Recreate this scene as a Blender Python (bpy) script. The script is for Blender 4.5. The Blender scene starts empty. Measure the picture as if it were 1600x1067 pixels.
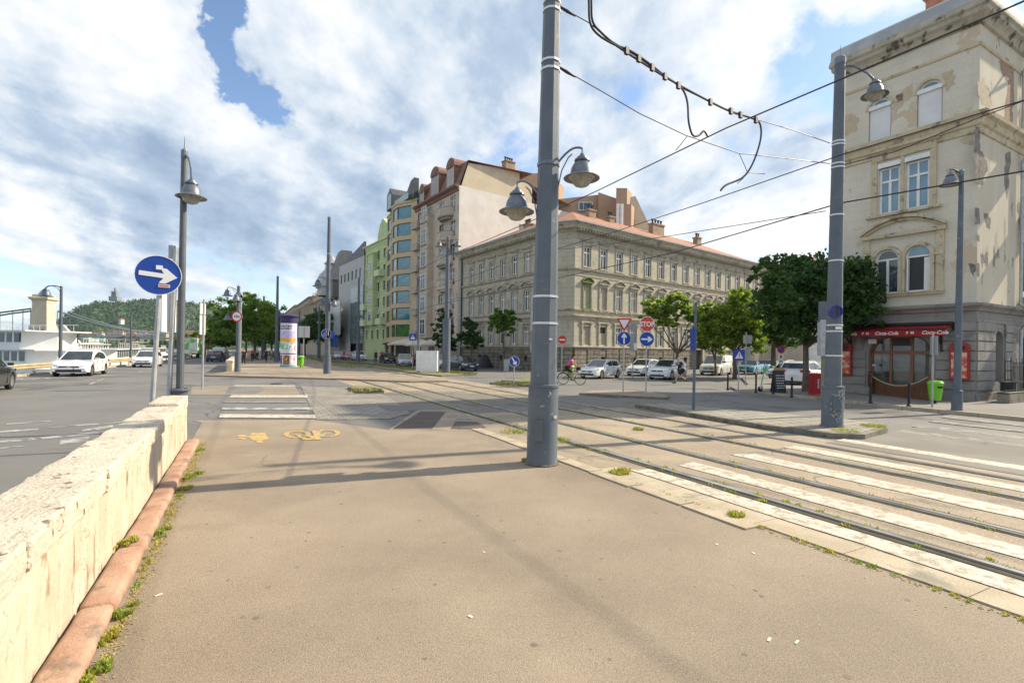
import bpy, bmesh, math, random
import numpy as np
from mathutils import Vector, Matrix
S = bpy.context.scene
C = S.collection
PI = math.pi
random.seed(7)
# ------------------------------------------------------------------ camera, sky, sun, exposure
ROLL = math.radians(.81); HC = 2.0; F = 800.0
cam = bpy.data.cameras.new('camera'); co = bpy.data.objects.new('camera', cam); C.objects.link(co)
cam.sensor_width = 36; cam.lens = 36*F/1600; cam.shift_y = 14.5/1600; cam.clip_end = 9000; cam.clip_start = .05
co.matrix_world = Matrix.Translation((0,0,HC)) @ Matrix.Rotation(PI/2,4,'X') @ Matrix.Rotation(ROLL,4,'Z')
S.camera = co
SUN_EL = math.radians(36); SUN_DIR = Vector((.93*math.cos(SUN_EL), .36*math.cos(SUN_EL), math.sin(SUN_EL))).normalized()
sl = bpy.data.lights.new('sun','SUN'); sl.energy = 4.9; sl.angle = math.radians(.8); sl.color = (1,.87,.66)
so = bpy.data.objects.new('sun', sl); C.objects.link(so); so.rotation_euler = SUN_DIR.to_track_quat('Z','Y').to_euler()
S.view_settings.view_transform = 'Standard'; S.view_settings.look = 'None'; S.view_settings.exposure = .66; S.view_settings.gamma = 1
W = bpy.data.worlds.new('World'); S.world = W; W.use_nodes = True
nt = W.node_tree; nt.nodes.clear()
def N(nt, t, **k):
    n = nt.nodes.new(t)
    for a, b in k.items():
        if a.startswith('i_'):
            n.inputs[a[2:].replace('_',' ')].default_value = b
        else: setattr(n, a, b)
    return n
def math_(nt, op, a, b=None, c=None, clamp=False):
    n = nt.nodes.new('ShaderNodeMath'); n.operation = op; n.use_clamp = clamp
    for i, v in enumerate((a, b, c)):
        if v is None: continue
        if isinstance(v, (int, float)): n.inputs[i].default_value = v
        else: nt.links.new(v, n.inputs[i])
    return n.outputs[0]
def ramp(nt, src, stops, interp='LINEAR'):
    n = nt.nodes.new('ShaderNodeValToRGB'); n.color_ramp.interpolation = interp
    e = n.color_ramp.elements
    while len(e) < len(stops): e.new(.5)
    for i, (p, c) in enumerate(stops):
        e[i].position = p; e[i].color = (c, c, c, 1) if isinstance(c, (int, float)) else (*c, 1)
    nt.links.new(src, n.inputs[0]); return n.outputs[0]
def mixc(nt, f, a, b, mode='MIX'):
    n = nt.nodes.new('ShaderNodeMix'); n.data_type = 'RGBA'; n.blend_type = mode
    for i, v in ((0, f), (6, a), (7, b)):
        if isinstance(v, (int, float)): n.inputs[i].default_value = v
        elif isinstance(v, tuple): n.inputs[i].default_value = (*v, 1)
        else: nt.links.new(v, n.inputs[i])
    return n.outputs[2]
def sky():
    L = nt.links
    st = N(nt,'ShaderNodeTexSky'); st.sky_type = 'NISHITA'; st.sun_disc = False
    st.sun_elevation = SUN_EL; st.sun_rotation = math.atan2(SUN_DIR.x, SUN_DIR.y); st.altitude = 100; st.air_density = 1.0; st.dust_density = .6; st.ozone_density = 1.6
    tc = N(nt,'ShaderNodeTexCoord'); sp = N(nt,'ShaderNodeSeparateXYZ'); L.new(tc.outputs['Generated'], sp.inputs[0])
    x, y, z = sp.outputs
    zz = math_(nt,'MAXIMUM', math_(nt,'ADD', z, .24), .05)
    cb = N(nt,'ShaderNodeCombineXYZ')
    # cloud deck coordinates: direction projected on a flat layer, turned so that streets of cloud run from upper left to lower right
    px = math_(nt,'DIVIDE', x, zz); py = math_(nt,'DIVIDE', y, zz)
    L.new(px, cb.inputs[0]); L.new(py, cb.inputs[1])
    mp = N(nt,'ShaderNodeMapping'); mp.inputs['Rotation'].default_value = (0,0,math.radians(38)); mp.inputs['Scale'].default_value = (.92,.66,1); mp.inputs['Location'].default_value = (3.1,.4,0)
    L.new(cb.outputs[0], mp.inputs[0])
    def noise(scale, detail, rough, dist=0, vec=mp.outputs[0], off=None):
        n = N(nt,'ShaderNodeTexNoise'); n.inputs['Scale'].default_value = scale; n.inputs['Detail'].default_value = detail
        n.inputs['Roughness'].default_value = rough; n.inputs['Distortion'].default_value = dist
        if off:
            m2 = N(nt,'ShaderNodeMapping'); m2.inputs['Location'].default_value = off; L.new(vec, m2.inputs[0]); vec = m2.outputs[0]
        L.new(vec, n.inputs['Vector']); return n.outputs[0]
    def blob(ax, el, sx, sy, rot=0):   # soft ellipse around a compass direction (degrees), for the large cloud masses
        az, e = AZ, EL
        a = math_(nt,'SUBTRACT', az, ax); b = math_(nt,'SUBTRACT', e, el)
        c_, s_ = math.cos(math.radians(rot)), math.sin(math.radians(rot))
        u = math_(nt,'ADD', math_(nt,'MULTIPLY', a, c_/sx), math_(nt,'MULTIPLY', b, s_/sx))
        v = math_(nt,'ADD', math_(nt,'MULTIPLY', a, -s_/sy), math_(nt,'MULTIPLY', b, c_/sy))
        r = math_(nt,'ADD', math_(nt,'MULTIPLY', u, u), math_(nt,'MULTIPLY', v, v))
        return math_(nt,'EXPONENT', math_(nt,'MULTIPLY', r, -1))
    wn = N(nt,'ShaderNodeTexNoise'); wn.inputs['Scale'].default_value = 5; wn.inputs['Detail'].default_value = 7; wn.inputs['Roughness'].default_value = .62; L.new(tc.outputs['Generated'], wn.inputs['Vector'])
    ws = N(nt,'ShaderNodeSeparateXYZ'); L.new(wn.outputs['Color'], ws.inputs[0])
    AZ = math_(nt,'ADD', math_(nt,'MULTIPLY', math_(nt,'ARCTAN2', x, y), 180/PI), math_(nt,'MULTIPLY', math_(nt,'SUBTRACT', ws.outputs[0], .5), 22))
    EL = math_(nt,'ADD', math_(nt,'MULTIPLY', math_(nt,'ARCSINE', z), 180/PI), math_(nt,'MULTIPLY', math_(nt,'SUBTRACT', ws.outputs[1], .5), 20))
    big = noise(1.15, 10, .58, .15)
    fine = noise(4.2, 12, .64, .25, off=(5,2,0))
    big2 = noise(1.15, 10, .58, .15, off=(.055,.05,0)); fine2 = noise(4.2, 12, .64, .25, off=(5.03,2.028,0))
    dens = math_(nt,'ADD', math_(nt,'MULTIPLY', big, .72), math_(nt,'MULTIPLY', fine, .28))
    # (azimuth, elevation, spread, spread, turn, weight): positive piles cloud up, negative opens blue sky
    for ax, el, sx, sy, rot, w in ((-38,27,15,8,-35,.16), (-29.2,29,2.3,7,22,-.25), (-25.5,23.5,1.8,3.4,30,-.18), (-35,29,5,7,-30,.14), (-30,16,16,5,0,.12), (-15,26,9,12,0,.16), (15,20,14,10,0,.10),
                                   (32,26,7,6,0,-.085), (17,27,4,4,0,-.06), (37,14,6,5,0,-.07), (27,17,4,4,0,-.05), (22,17,4,3,0,-.06), (25,9,7,4,0,.08), (-42,12,5,3,0,.1), (34,36,9,6,0,.02)):
        dens = math_(nt,'ADD', dens, math_(nt,'MULTIPLY', blob(ax,el,sx,sy,rot), w))
    cover = ramp(nt, dens, [(.445,0),(.478,.5),(.515,.93),(.58,1)])
    # bright tops and grey-blue bellies
    sh = noise(1.6, 9, .56, .2, off=(0.12,-.22,0)); sh2 = noise(.8, 6, .5, .4, off=(9,4,0))
    shade = math_(nt,'ADD', math_(nt,'ADD', math_(nt,'MULTIPLY', sh, .5), math_(nt,'MULTIPLY', sh2, .24)), math_(nt,'MULTIPLY', noise(6, 10, .64, .25, off=(1,7,0)), .26))
    relief = math_(nt,'ADD', math_(nt,'MULTIPLY', math_(nt,'SUBTRACT', big, big2), 1.25), math_(nt,'MULTIPLY', math_(nt,'SUBTRACT', fine, fine2), .10))
    shade = math_(nt,'ADD', shade, relief)
    for ax, el, sx, sy, rot, w in ((-37,29,8,6,-35,.13), (-12,22,8,8,0,.05), (-36,14,17,4.5,-8,-.15), (-20,21,5,5,0,-.1), (-2,30,12,6,0,-.08), (-10,14,13,3.5,-12,-.07), (25,30,12,8,0,.12), (28,10,8,4,0,.1), (-44,9,5,4,0,.14), (12,16,8,6,0,.08)):
        shade = math_(nt,'ADD', shade, math_(nt,'MULTIPLY', blob(ax,el,sx,sy,rot), w))
    ccol = ramp(nt, shade, [(.28,(2.7,3.6,4.9)), (.41,(4.0,4.9,6.1)), (.48,(5.5,6.2,7.0)), (.56,(7.1,7.4,7.8)), (.68,(9.2,9.1,8.8))])
    skyc = mixc(nt, 1.0, st.outputs[0], (1.5,1.55,1.6), 'MULTIPLY')
    hz = ramp(nt, z, [(0,.55),(.12,.25),(.35,0)])
    skyc = mixc(nt, hz, skyc, (7.2,8.0,8.6))
    col = mixc(nt, cover, skyc, ccol)
    bg = N(nt,'ShaderNodeBackground'); bg.inputs[1].default_value = .083
    L.new(col, bg.inputs[0]); out = N(nt,'ShaderNodeOutputWorld'); L.new(bg.outputs[0], out.inputs[0])
sky()
W.cycles.sampling_method = 'AUTOMATIC'
S.cycles.max_bounces = 5; S.cycles.transparent_max_bounces = 8
# ------------------------------------------------------------------ survey helpers (the photo measured from the camera station)
cR, sR = math.cos(ROLL), math.sin(ROLL)
def ray(px, py):
    u = (px-800)/F; v = (548-py)/F
    return Vector((u*cR - v*sR, 1, u*sR + v*cR))
def G(px, py, z=0):
    d = ray(px, py); t = (z-HC)/d.z
    return Vector((d.x*t, d.y*t, z))
def AT(px, py, Y):
    d = ray(px, py); return Vector((d.x*Y, Y, HC + d.z*Y))
def SN(s, n, z=0):       # street frame: s metres along the tram rails, n metres across them
    return Vector((.887*n - .461*s, .461*n + .887*s, z))
STREET = math.atan2(.887, -.461)   # heading of the rails
# ------------------------------------------------------------------ materials
MATS = {}
def mat(name, c1, c2=None, scale=4, lo=.4, hi=.6, rough=.7, metal=0, bump=0, bscale=60, c3=None, s3=1.2, lo3=.6, hi3=.63, speck=0, sscale=180, stretch=None,
        brick=None, coat=0, island=None, emit=None, spec=.5, crack=None, trans=0, detail=5, world=False, sub=0):
    if name in MATS: return MATS[name]
    m = bpy.data.materials.new(name); m.use_nodes = True; t = m.node_tree; b = t.nodes['Principled BSDF']
    b.inputs['Roughness'].default_value = rough; b.inputs['Metallic'].default_value = metal; b.inputs['Specular IOR Level'].default_value = spec
    if coat: b.inputs['Coat Weight'].default_value = coat; b.inputs['Coat Roughness'].default_value = .05
    if trans: b.inputs['Transmission Weight'].default_value = trans; b.inputs['IOR'].default_value = 1.45
    if emit: b.inputs['Emission Color'].default_value = (*emit[0],1); b.inputs['Emission Strength'].default_value = emit[1]
    if world:
        g = t.nodes.new('ShaderNodeNewGeometry'); vec = g.outputs['Position']
    else:
        tc = t.nodes.new('ShaderNodeTexCoord'); vec = tc.outputs['Object']
    if stretch:
        mp = t.nodes.new('ShaderNodeMapping'); mp.inputs['Scale'].default_value = stretch; t.links.new(vec, mp.inputs[0]); svec = mp.outputs[0]
    else: svec = vec
    def nz(scale, det=detail, v=svec, rg=.55):
        n = t.nodes.new('ShaderNodeTexNoise'); n.inputs['Scale'].default_value = scale; n.inputs['Detail'].default_value = det; n.inputs['Roughness'].default_value = rg
        t.links.new(v, n.inputs['Vector']); return n.outputs[0]
    col = tuple(c1)
    if c2: col = mixc(t, ramp(t, nz(scale), [(lo,0),(hi,1)]), c1, c2)
    hgt = None
    if brick:   # (width, height, mortar colour, mortar size, variation colour, rotation)
        br = t.nodes.new('ShaderNodeTexBrick'); br.inputs['Scale'].default_value = 1; br.inputs['Brick Width'].default_value = brick[0]; br.inputs['Row Height'].default_value = brick[1]
        br.inputs['Mortar Size'].default_value = brick[3]; br.inputs['Mortar'].default_value = (*brick[2],1); br.inputs['Mortar Smooth'].default_value = .1
        br.inputs['Color1'].default_value = (1,1,1,1); br.inputs['Color2'].default_value = (*brick[4],1)
        mp = t.nodes.new('ShaderNodeMapping'); mp.inputs['Rotation'].default_value = brick[5]; t.links.new(vec, mp.inputs[0]); t.links.new(mp.outputs[0], br.inputs['Vector'])
        col = mixc(t, 1.0, col, br.outputs[0], 'MULTIPLY')
        hgt = br.outputs['Fac']
    if c3: col = mixc(t, ramp(t, nz(s3, 7, rg=.6), [(lo3,0),(hi3,1)]), col, c3)
    if crack:   # (scale, width, colour)
        vo = t.nodes.new('ShaderNodeTexVoronoi'); vo.feature = 'DISTANCE_TO_EDGE'; vo.inputs['Scale'].default_value = crack[0]
        w = t.nodes.new('ShaderNodeVectorMath'); w.operation = 'ADD'
        nn = t.nodes.new('ShaderNodeTexNoise'); nn.inputs['Scale'].default_value = crack[0]*3; t.links.new(vec, nn.inputs['Vector'])
        t.links.new(vec, w.inputs[0]); t.links.new(nn.outputs['Color'], w.inputs[1]); t.links.new(w.outputs[0], vo.inputs['Vector'])
        msk = math_(t,'MULTIPLY', ramp(t, vo.outputs[0], [(0,1),(crack[1],0)]), ramp(t, nz(crack[0]*.8), [(.5,0),(.6,1)]))
        col = mixc(t, msk, col, crack[2])
    if speck:
        f = ramp(t, nz(sscale, 2, vec, .7), [(.3,1-speck),(.7,1+speck)])
        n = t.nodes.new('ShaderNodeMix'); n.data_type='RGBA'; n.blend_type='MULTIPLY'; n.inputs[0].default_value = 1
        sm = math_(t,'ADD', math_(t,'MULTIPLY', nz(sscale,2,vec,.7), 2*speck), 1-speck)
        if isinstance(col, tuple): n.inputs[6].default_value = (*col,1)
        else: t.links.new(col, n.inputs[6])
        t.links.new(sm, n.inputs[7]); col = n.outputs[2]
    if island:
        g = t.nodes.new('ShaderNodeNewGeometry'); r = ramp(t, g.outputs['Random Per Island'], [(0,1-island),(1,1+island)])
        sm = math_(t,'ADD', math_(t,'MULTIPLY', g.outputs['Random Per Island'], 2*island), 1-island)
        n = t.nodes.new('ShaderNodeMix'); n.data_type='RGBA'; n.blend_type='MULTIPLY'; n.inputs[0].default_value = 1
        if isinstance(col, tuple): n.inputs[6].default_value = (*col,1)
        else: t.links.new(col, n.inputs[6])
        t.links.new(sm, n.inputs[7]); col = n.outputs[2]
    if isinstance(col, tuple): b.inputs['Base Color'].default_value = (*col,1)
    else: t.links.new(col, b.inputs['Base Color'])
    if bump:
        bp = t.nodes.new('ShaderNodeBump'); bp.inputs['Strength'].default_value = bump; bp.inputs['Distance'].default_value = .02
        h = nz(bscale, 4)
        if hgt: h = math_(t,'SUBTRACT', math_(t,'MULTIPLY', h, .4), hgt)
        t.links.new(h, bp.inputs['Height']); t.links.new(bp.outputs[0], b.inputs['Normal'])
    if sub:   # thin leaf: some light passes through
        tr = t.nodes.new('ShaderNodeBsdfTranslucent'); mx = t.nodes.new('ShaderNodeMixShader'); mx.inputs[0].default_value = sub
        if isinstance(col, tuple): tr.inputs[0].default_value = (*col,1)
        else: t.links.new(mixc(t, 1.0, col, (1.5,1.5,.6), 'MULTIPLY'), tr.inputs[0])
        o = t.nodes['Material Output']; t.links.new(b.outputs[0], mx.inputs[1]); t.links.new(tr.outputs[0], mx.inputs[2]); t.links.new(mx.outputs[0], o.inputs[0])
    MATS[name] = m; return m
pole_grey = mat('pole_grey', (.085,.108,.135), (.105,.128,.155), 2, rough=.5, speck=.25, sscale=30, c3=(.19,.2,.21), s3=6, lo3=.64, hi3=.67, bump=.08, bscale=15)
pole_dark = mat('pole_dark_paint', (.085,.095,.11), (.11,.12,.135), 2, rough=.45, speck=.1, sscale=60)
galv = mat('galvanised_steel', (.36,.38,.39), (.46,.47,.47), 6, rough=.45, metal=.35, speck=.1, sscale=40)
iron = mat('black_iron', (.015,.015,.018), rough=.5)
white = mat('white_paint', (.78,.78,.76), (.7,.7,.68), 3, rough=.5)
steelband = mat('steel_band', (.6,.6,.6), rough=.35, metal=.6)
glass_clear = mat('lamp_glass', (.85,.88,.9), rough=.05, trans=.85)
wirem = mat('wire_black', (.02,.02,.025), rough=.5)
win_glass = mat('window_glass', (.035,.05,.065), (.09,.12,.15), .8, rough=.06, spec=.9)
def _curtains(m):
    t = m.node_tree; b = t.nodes['Principled BSDF']; src = b.inputs['Base Color'].links[0].from_socket; oi = t.nodes.new('ShaderNodeObjectInfo')
    t.links.new(mixc(t, ramp(t, oi.outputs['Random'], [(.55,0),(.6,.55),(.8,.9)],'CONSTANT'), src, (.30,.29,.26)), b.inputs['Base Color'])
_curtains(win_glass)
win_dark = mat('dark_interior', (.012,.012,.013), rough=.4)
grass_m = mat('grass_blades', (.20,.30,.04), (.42,.36,.08), 3, rough=.8, island=.35, sub=.25)
# ------------------------------------------------------------------ mesh helpers
class MB:
    def __init__(s): s.v = []; s.f = []; s.m = []; s.cur = 0
    def add(s, vs, fs):
        o = len(s.v); s.v += [tuple(v) for v in vs]
        for f in fs: s.f.append(tuple(i+o for i in f)); s.m.append(s.cur)
        return s
    def box(s, c, d, rz=0, M_=None, taper=1.0):
        x, y, z = d[0]/2, d[1]/2, d[2]/2
        vs = [Vector((a*x*(taper if k>0 else 1), b*y*(taper if k>0 else 1), k*z)) for k in (-1,1) for a, b in ((-1,-1),(1,-1),(1,1),(-1,1))]
        R = Matrix.Rotation(rz,3,'Z') if M_ is None else M_
        vs = [R @ v + Vector(c) for v in vs]
        return s.add(vs, [(3,2,1,0),(4,5,6,7),(0,1,5,4),(1,2,6,5),(2,3,7,6),(3,0,4,7)])
    def b2(s, x0, x1, y0, y1, z0, z1): return s.box(((x0+x1)/2,(y0+y1)/2,(z0+z1)/2),(abs(x1-x0),abs(y1-y0),abs(z1-z0)))
    def bar(s, p, q, w, h, up=(0,0,1)):
        p, q = Vector(p), Vector(q); d = q-p; L = d.length
        if L < 1e-6: return s
        z = d/L; u = Vector(up); x = u.cross(z)
        if x.length < 1e-4: x = Vector((1,0,0)).cross(z)
        x.normalize(); y = z.cross(x)
        R = Matrix((x,y,z)).transposed()
        return s.box((p+q)/2, (w,h,L), M_=R)
    def tube(s, pts, r, n=8, cap=True):
        pts = [Vector(p) for p in pts]; rs = r if isinstance(r,(list,tuple)) else [r]*len(pts)
        vs = []; prev = None
        for i, p in enumerate(pts):
            d = (pts[min(i+1,len(pts)-1)]-pts[max(i-1,0)])
            if d.length < 1e-9: d = Vector((0,0,1))
            d.normalize()
            if prev is None:
                a = Vector((0,0,1)) if abs(d.z) < .9 else Vector((1,0,0)); x = a.cross(d).normalized()
            else:
                x = prev - d*prev.dot(d)
                if x.length < 1e-5: x = Vector((1,0,0)).cross(d)
                x.normalize()
            prev = x; y = d.cross(x)
            for k in range(n):
                t = 2*PI*k/n; vs.append(p + (x*math.cos(t)+y*math.sin(t))*rs[i])
        fs = [(i*n+k, i*n+(k+1)%n, (i+1)*n+(k+1)%n, (i+1)*n+k) for i in range(len(pts)-1) for k in range(n)]
        if cap: fs += [tuple(range(n-1,-1,-1)), tuple((len(pts)-1)*n+k for k in range(n))]
        return s.add(vs, fs)
    def lathe(s, prof, n=16, c=(0,0,0), cap=False, M_=None, ph=0):
        c = Vector(c); vs = []
        for r, z in prof:
            for k in range(n):
                v = Vector((r*math.cos(2*PI*k/n+ph), r*math.sin(2*PI*k/n+ph), z))
                vs.append((M_ @ v if M_ is not None else v)+c)
        m = len(prof)
        fs = [(i*n+k, i*n+(k+1)%n, (i+1)*n+(k+1)%n, (i+1)*n+k) for i in range(m-1) for k in range(n)]
        if cap: fs += [tuple(range(n-1,-1,-1)), tuple((m-1)*n+k for k in range(n))]
        return s.add(vs, fs)
    def prism(s, poly, z0, z1, M_=None, off=(0,0,0)):     # xy outline, ccw, extruded in z
        n = len(poly); off = Vector(off)
        vs = [Vector((p[0],p[1],z)) for z in (z0,z1) for p in poly]
        if M_ is not None: vs = [M_ @ v for v in vs]
        vs = [v+off for v in vs]
        return s.add(vs, [tuple(range(n-1,-1,-1)), tuple(range(n,2*n))] + [(i,(i+1)%n,n+(i+1)%n,n+i) for i in range(n)])
    def prism_y(s, poly, y0, y1):                           # xz outline extruded in y
        n = len(poly); vs = [(p[0],y,p[1]) for y in (y0,y1) for p in poly]
        return s.add(vs, [tuple(range(n)), tuple(range(2*n-1,n-1,-1))] + [(i,n+i,n+(i+1)%n,(i+1)%n) for i in range(n)])
    def build(s, name, m, parent=None, loc=(0,0,0), rz=0, smooth=False, sharp=40, fix=False):
        me = bpy.data.meshes.new(name); me.from_pydata(s.v, [], s.f)
        for x in (m if isinstance(m,(list,tuple)) else [m]): me.materials.append(x)
        if any(s.m): me.polygons.foreach_set('material_index', s.m)
        if fix or smooth:
            bm = bmesh.new(); bm.from_mesh(me); bmesh.ops.recalc_face_normals(bm, faces=bm.faces); bm.to_mesh(me); bm.free()
        if smooth:
            me.polygons.foreach_set('use_smooth', [True]*len(me.polygons)); me.set_sharp_from_angle(angle=math.radians(sharp))
        me.update()
        o = bpy.data.objects.new(name, me); C.objects.link(o); o.location = loc; o.rotation_euler = (0,0,rz)
        if parent: o.parent = parent
        return o
def tag(o, label=None, cat=None, group=None, kind=None):
    if label: o['label'] = label
    if cat: o['category'] = cat
    if group: o['group'] = group
    if kind: o['kind'] = kind
    return o
def thing(name, label, cat, loc=(0,0,0), rz=0, group=None):
    o = bpy.data.objects.new(name, None); C.objects.link(o); o.location = loc; o.rotation_euler = (0,0,rz); o.empty_display_size = .2
    return tag(o, label, cat, group)
def cp(o, parent=None, loc=None, rz=None, label=None, group=None, scale=None):
    c = o.copy(); C.objects.link(c)
    if parent is not None: c.parent = parent
    if loc is not None: c.location = loc
    if rz is not None: c.rotation_euler = (0,0,rz)
    if scale is not None: c.scale = (scale,)*3
    if label: c['label'] = label
    if group: c['group'] = group
    for ch in list(o.children): cp(ch, c)
    return c
def struct(o): o['kind'] = 'structure'; return o
def sheet(name, pts, m, z=0, thick=0, kind='structure', label=None, cat=None, group=None, parent=None):
    P = [Vector((p[0],p[1],0)) for p in pts]
    a = sum(P[i].x*P[(i+1)%len(P)].y - P[(i+1)%len(P)].x*P[i].y for i in range(len(P)))
    if a < 0: P = P[::-1]
    b = MB()
    if thick: b.prism([(p.x,p.y) for p in P], z-thick, z)
    else: b.add([(p.x,p.y,z) for p in P], [tuple(range(len(P)))])
    o = b.build(name, m, parent)
    if kind and not parent: o['kind'] = kind
    if label: tag(o, label, cat, group)
    return o
def pxs(*p): return [G(x, y) for x, y in p]
def text_mesh(txt, size, m, parent, name='lettering', loc=(0,0,0), rot=(PI/2,0,0), shear=0, ext=.003, bold=0, sx=1, wrap=None):
    cu = bpy.data.curves.new('t','FONT'); cu.body = txt; cu.size = size; cu.align_x = 'CENTER'; cu.align_y = 'CENTER'; cu.extrude = ext; cu.shear = shear; cu.offset = bold; cu.resolution_u = 3
    o = bpy.data.objects.new('t', cu); C.objects.link(o); bpy.context.view_layer.update()
    me = bpy.data.meshes.new_from_object(o.evaluated_get(bpy.context.evaluated_depsgraph_get()))
    bpy.data.objects.remove(o); bpy.data.curves.remove(cu)
    for v in me.vertices:
        v.co.x *= sx
        if wrap:
            a = v.co.x/wrap; r = wrap+v.co.z; v.co = Vector((r*math.sin(a), v.co.y, r*math.cos(a)-wrap))
    me.materials.clear(); me.materials.append(m)
    t = bpy.data.objects.new(name, me); C.objects.link(t); t.parent = parent; t.location = loc; t.rotation_euler = rot
    return t
# ------------------------------------------------------------------ ground, roads, promenade
asphalt = mat('road_asphalt', (.135,.131,.126), (.175,.168,.156), .35, lo=.35, hi=.65, rough=.85, speck=1.0, sscale=55, c3=(.09,.088,.086), s3=.25, lo3=.56, hi3=.62, bump=.35, bscale=70, world=True, crack=(.22,.012,(.05,.05,.05)))
asphalt_shop = mat('side_road_asphalt', (.12,.118,.115), (.15,.146,.14), .3, rough=.85, speck=.3, sscale=50, bump=.3, bscale=70, world=True, crack=(.3,.01,(.05,.05,.05)))
prom_m = mat('promenade_asphalt', (.248,.199,.147), (.315,.256,.19), .45, lo=.38, hi=.62, rough=.9, speck=.8, sscale=95, c3=(.205,.163,.12), s3=.35, lo3=.5, hi3=.72, bump=.5, bscale=140, world=True, crack=(.16,.006,(.12,.1,.08)), detail=8)
bed_m = mat('tram_bed_concrete', (.34,.275,.195), (.265,.215,.16), .5, rough=.88, speck=1.0, sscale=60, c3=(.16,.14,.115), s3=.8, lo3=.57, hi3=.68, bump=.4, bscale=80, world=True, crack=(.35,.012,(.09,.08,.06)))
kerb_m = mat('kerb_stone', (.36,.30,.21), (.44,.37,.27), 2, rough=.85, speck=.25, sscale=50, c3=(.22,.2,.15), s3=1.5, lo3=.56, hi3=.66, bump=.4, bscale=40, world=True)
kerb_dark = mat('weathered_kerb', (.15,.14,.11), (.22,.2,.16), 3, rough=.9, speck=.3, sscale=40, c3=(.1,.11,.05), s3=2, lo3=.56, hi3=.62, bump=.4, world=True)
paint_w = mat('road_paint_white', (.56,.51,.43), (.47,.42,.345), 1.4, rough=.75, speck=1.0, sscale=60, c3=(.33,.28,.21), s3=6.5, lo3=.49, hi3=.59, world=True, detail=9, crack=(1.6,.03,(.3,.25,.19)))
paint_worn = mat('worn_road_paint', (.40,.39,.37), (.27,.26,.25), 2.4, lo=.42, hi=.58, rough=.8, speck=.3, sscale=60, c3=(.15,.145,.14), s3=3, lo3=.5, hi3=.56, world=True, detail=9)
paint_y = mat('yellow_paint', (.58,.37,.06), (.48,.32,.10), 3, rough=.75, speck=.8, sscale=60, c3=(.33,.26,.17), s3=9, lo3=.47, hi3=.55, world=True)
paver_m = mat('grey_pavers', (.24,.22,.19), (.3,.275,.235), .8, rough=.85, speck=.3, sscale=40, bump=.5, world=True, brick=(.32,.32,(.35,.33,.3),.012,(.8,.8,.8),(0,0,math.radians(-27))))
paver_big = mat('slab_pavers', (.27,.25,.215), (.32,.3,.25), .8, rough=.85, speck=.3, sscale=40, bump=.5, world=True, brick=(.45,.45,(.45,.42,.38),.03,(.82,.82,.8),(0,0,math.radians(-27))))
sett_m = mat('dark_setts', (.075,.06,.055), (.1,.08,.07), 2, rough=.85, speck=.4, sscale=40, bump=.6, world=True, brick=(.2,.12,(1.6,1.5,1.4),.012,(.75,.75,.75),(0,0,math.radians(-27))))
water_m = mat('river_water', (.10,.13,.12), (.13,.155,.14), .02, rough=.14, bump=.5, bscale=.7, world=True, stretch=(1,1,1))
rail_m = mat('rail_steel', (.62,.62,.62), (.45,.43,.40), 1.5, rough=.32, metal=.7, world=True)
groove_m = mat('rail_groove', (.035,.032,.025), (.07,.06,.04), 4, rough=.95, world=True)
sidewalk_m = mat('sidewalk_asphalt', (.16,.152,.14), (.2,.19,.172), .4, rough=.9, speck=.35, sscale=55, bump=.3, bscale=70, world=True)

edge = [(-260,600),(-620,594),(-20,594),(190,573),(270,562),(312,553),(345,549.5)]
bank = [G(-1400,640), G(-500,612)] + [G(*p) for p in ((-20,592),(190,571),(270,561),(318,553))]
far = [Vector((-140,260,0)), Vector((-330,620,0)), Vector((-700,1400,0))]
bank = bank + far
ground = sheet('ground', [(-60,-40)] + [(p.x,p.y) for p in bank] + [(2500,1400),(2500,-40)], asphalt)
# embankment wall under the road edge, lower quay, river
b = MB()
for p, q in zip(bank[:-1], bank[1:]):
    b.add([(p.x,p.y,0),(q.x,q.y,0),(q.x-.3,q.y,-6),(p.x-.3,p.y,-6)], [(0,1,2,3)])
struct(b.build('quay_wall', kerb_dark))
qs = [(p.x,p.y) for p in bank]
sheet('lower_quay', qs + [(x-13,y) for x, y in qs[::-1]], asphalt, z=-3.2, thick=3.5)
sheet('river', [(-2500,-200),(200,-200),(200,1500),(-2500,1500)], water_m, z=-5.2)
# promenade slab in the foreground
sheet('promenade', [SN(-14,-1.0), SN(-14,5.3), SN(12.3,5.3)] + pxs((812,662),(760,667),(605,672),(490,656),(300,657)) + [SN(15.6,-1.0)], prom_m, z=.008)
sheet('tram_bed', [SN(-14,5.3), SN(-14,12.2), SN(14.3,12.2), SN(24,12.6), SN(150,12.4), SN(150,5.2), SN(52,4.8), SN(12.4,5.3)], bed_m, z=.006)
# road surface of the crossing, darker lane patches
sheet('crossing_lane', [SN(15.0,4.9)] + pxs((590,648),(560,622),(620,611),(1040,624),(1130,655)) + [SN(14.6,12)], mat('patched_asphalt',(.16,.145,.125),(.2,.18,.15),.5,rough=.88,speck=.35,sscale=55,world=True,bump=.3,bscale=70,c3=(.12,.112,.1),s3=.5,lo3=.52,hi3=.6,crack=(.3,.01,(.06,.05,.05))), z=.0095)
sheet('promenade_beyond', pxs((319,588),(537,594),(640,598),(700,597),(600,585),(520,573),(479,560),(440,553.5),(418,551),(392,551),(378,556),(372,573),(352,583)), prom_m, z=.10, thick=.1)
sheet('traffic_island_pavement', pxs((297,617),(300,605),(352,602),(460,603),(470,617)), mat('island_tan',(.26,.215,.16),(.21,.18,.14),.6,rough=.9,speck=.4,sscale=60,world=True,bump=.3), z=.008)
sheet('island_patch', pxs((352,614),(358,605),(410,605),(412,611),(400,615)), asphalt, z=.012)
sheet('paver_strip', pxs((470,604),(560,606),(612,622),(640,645),(610,655),(495,656)), paver_m, z=.013)
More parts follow.
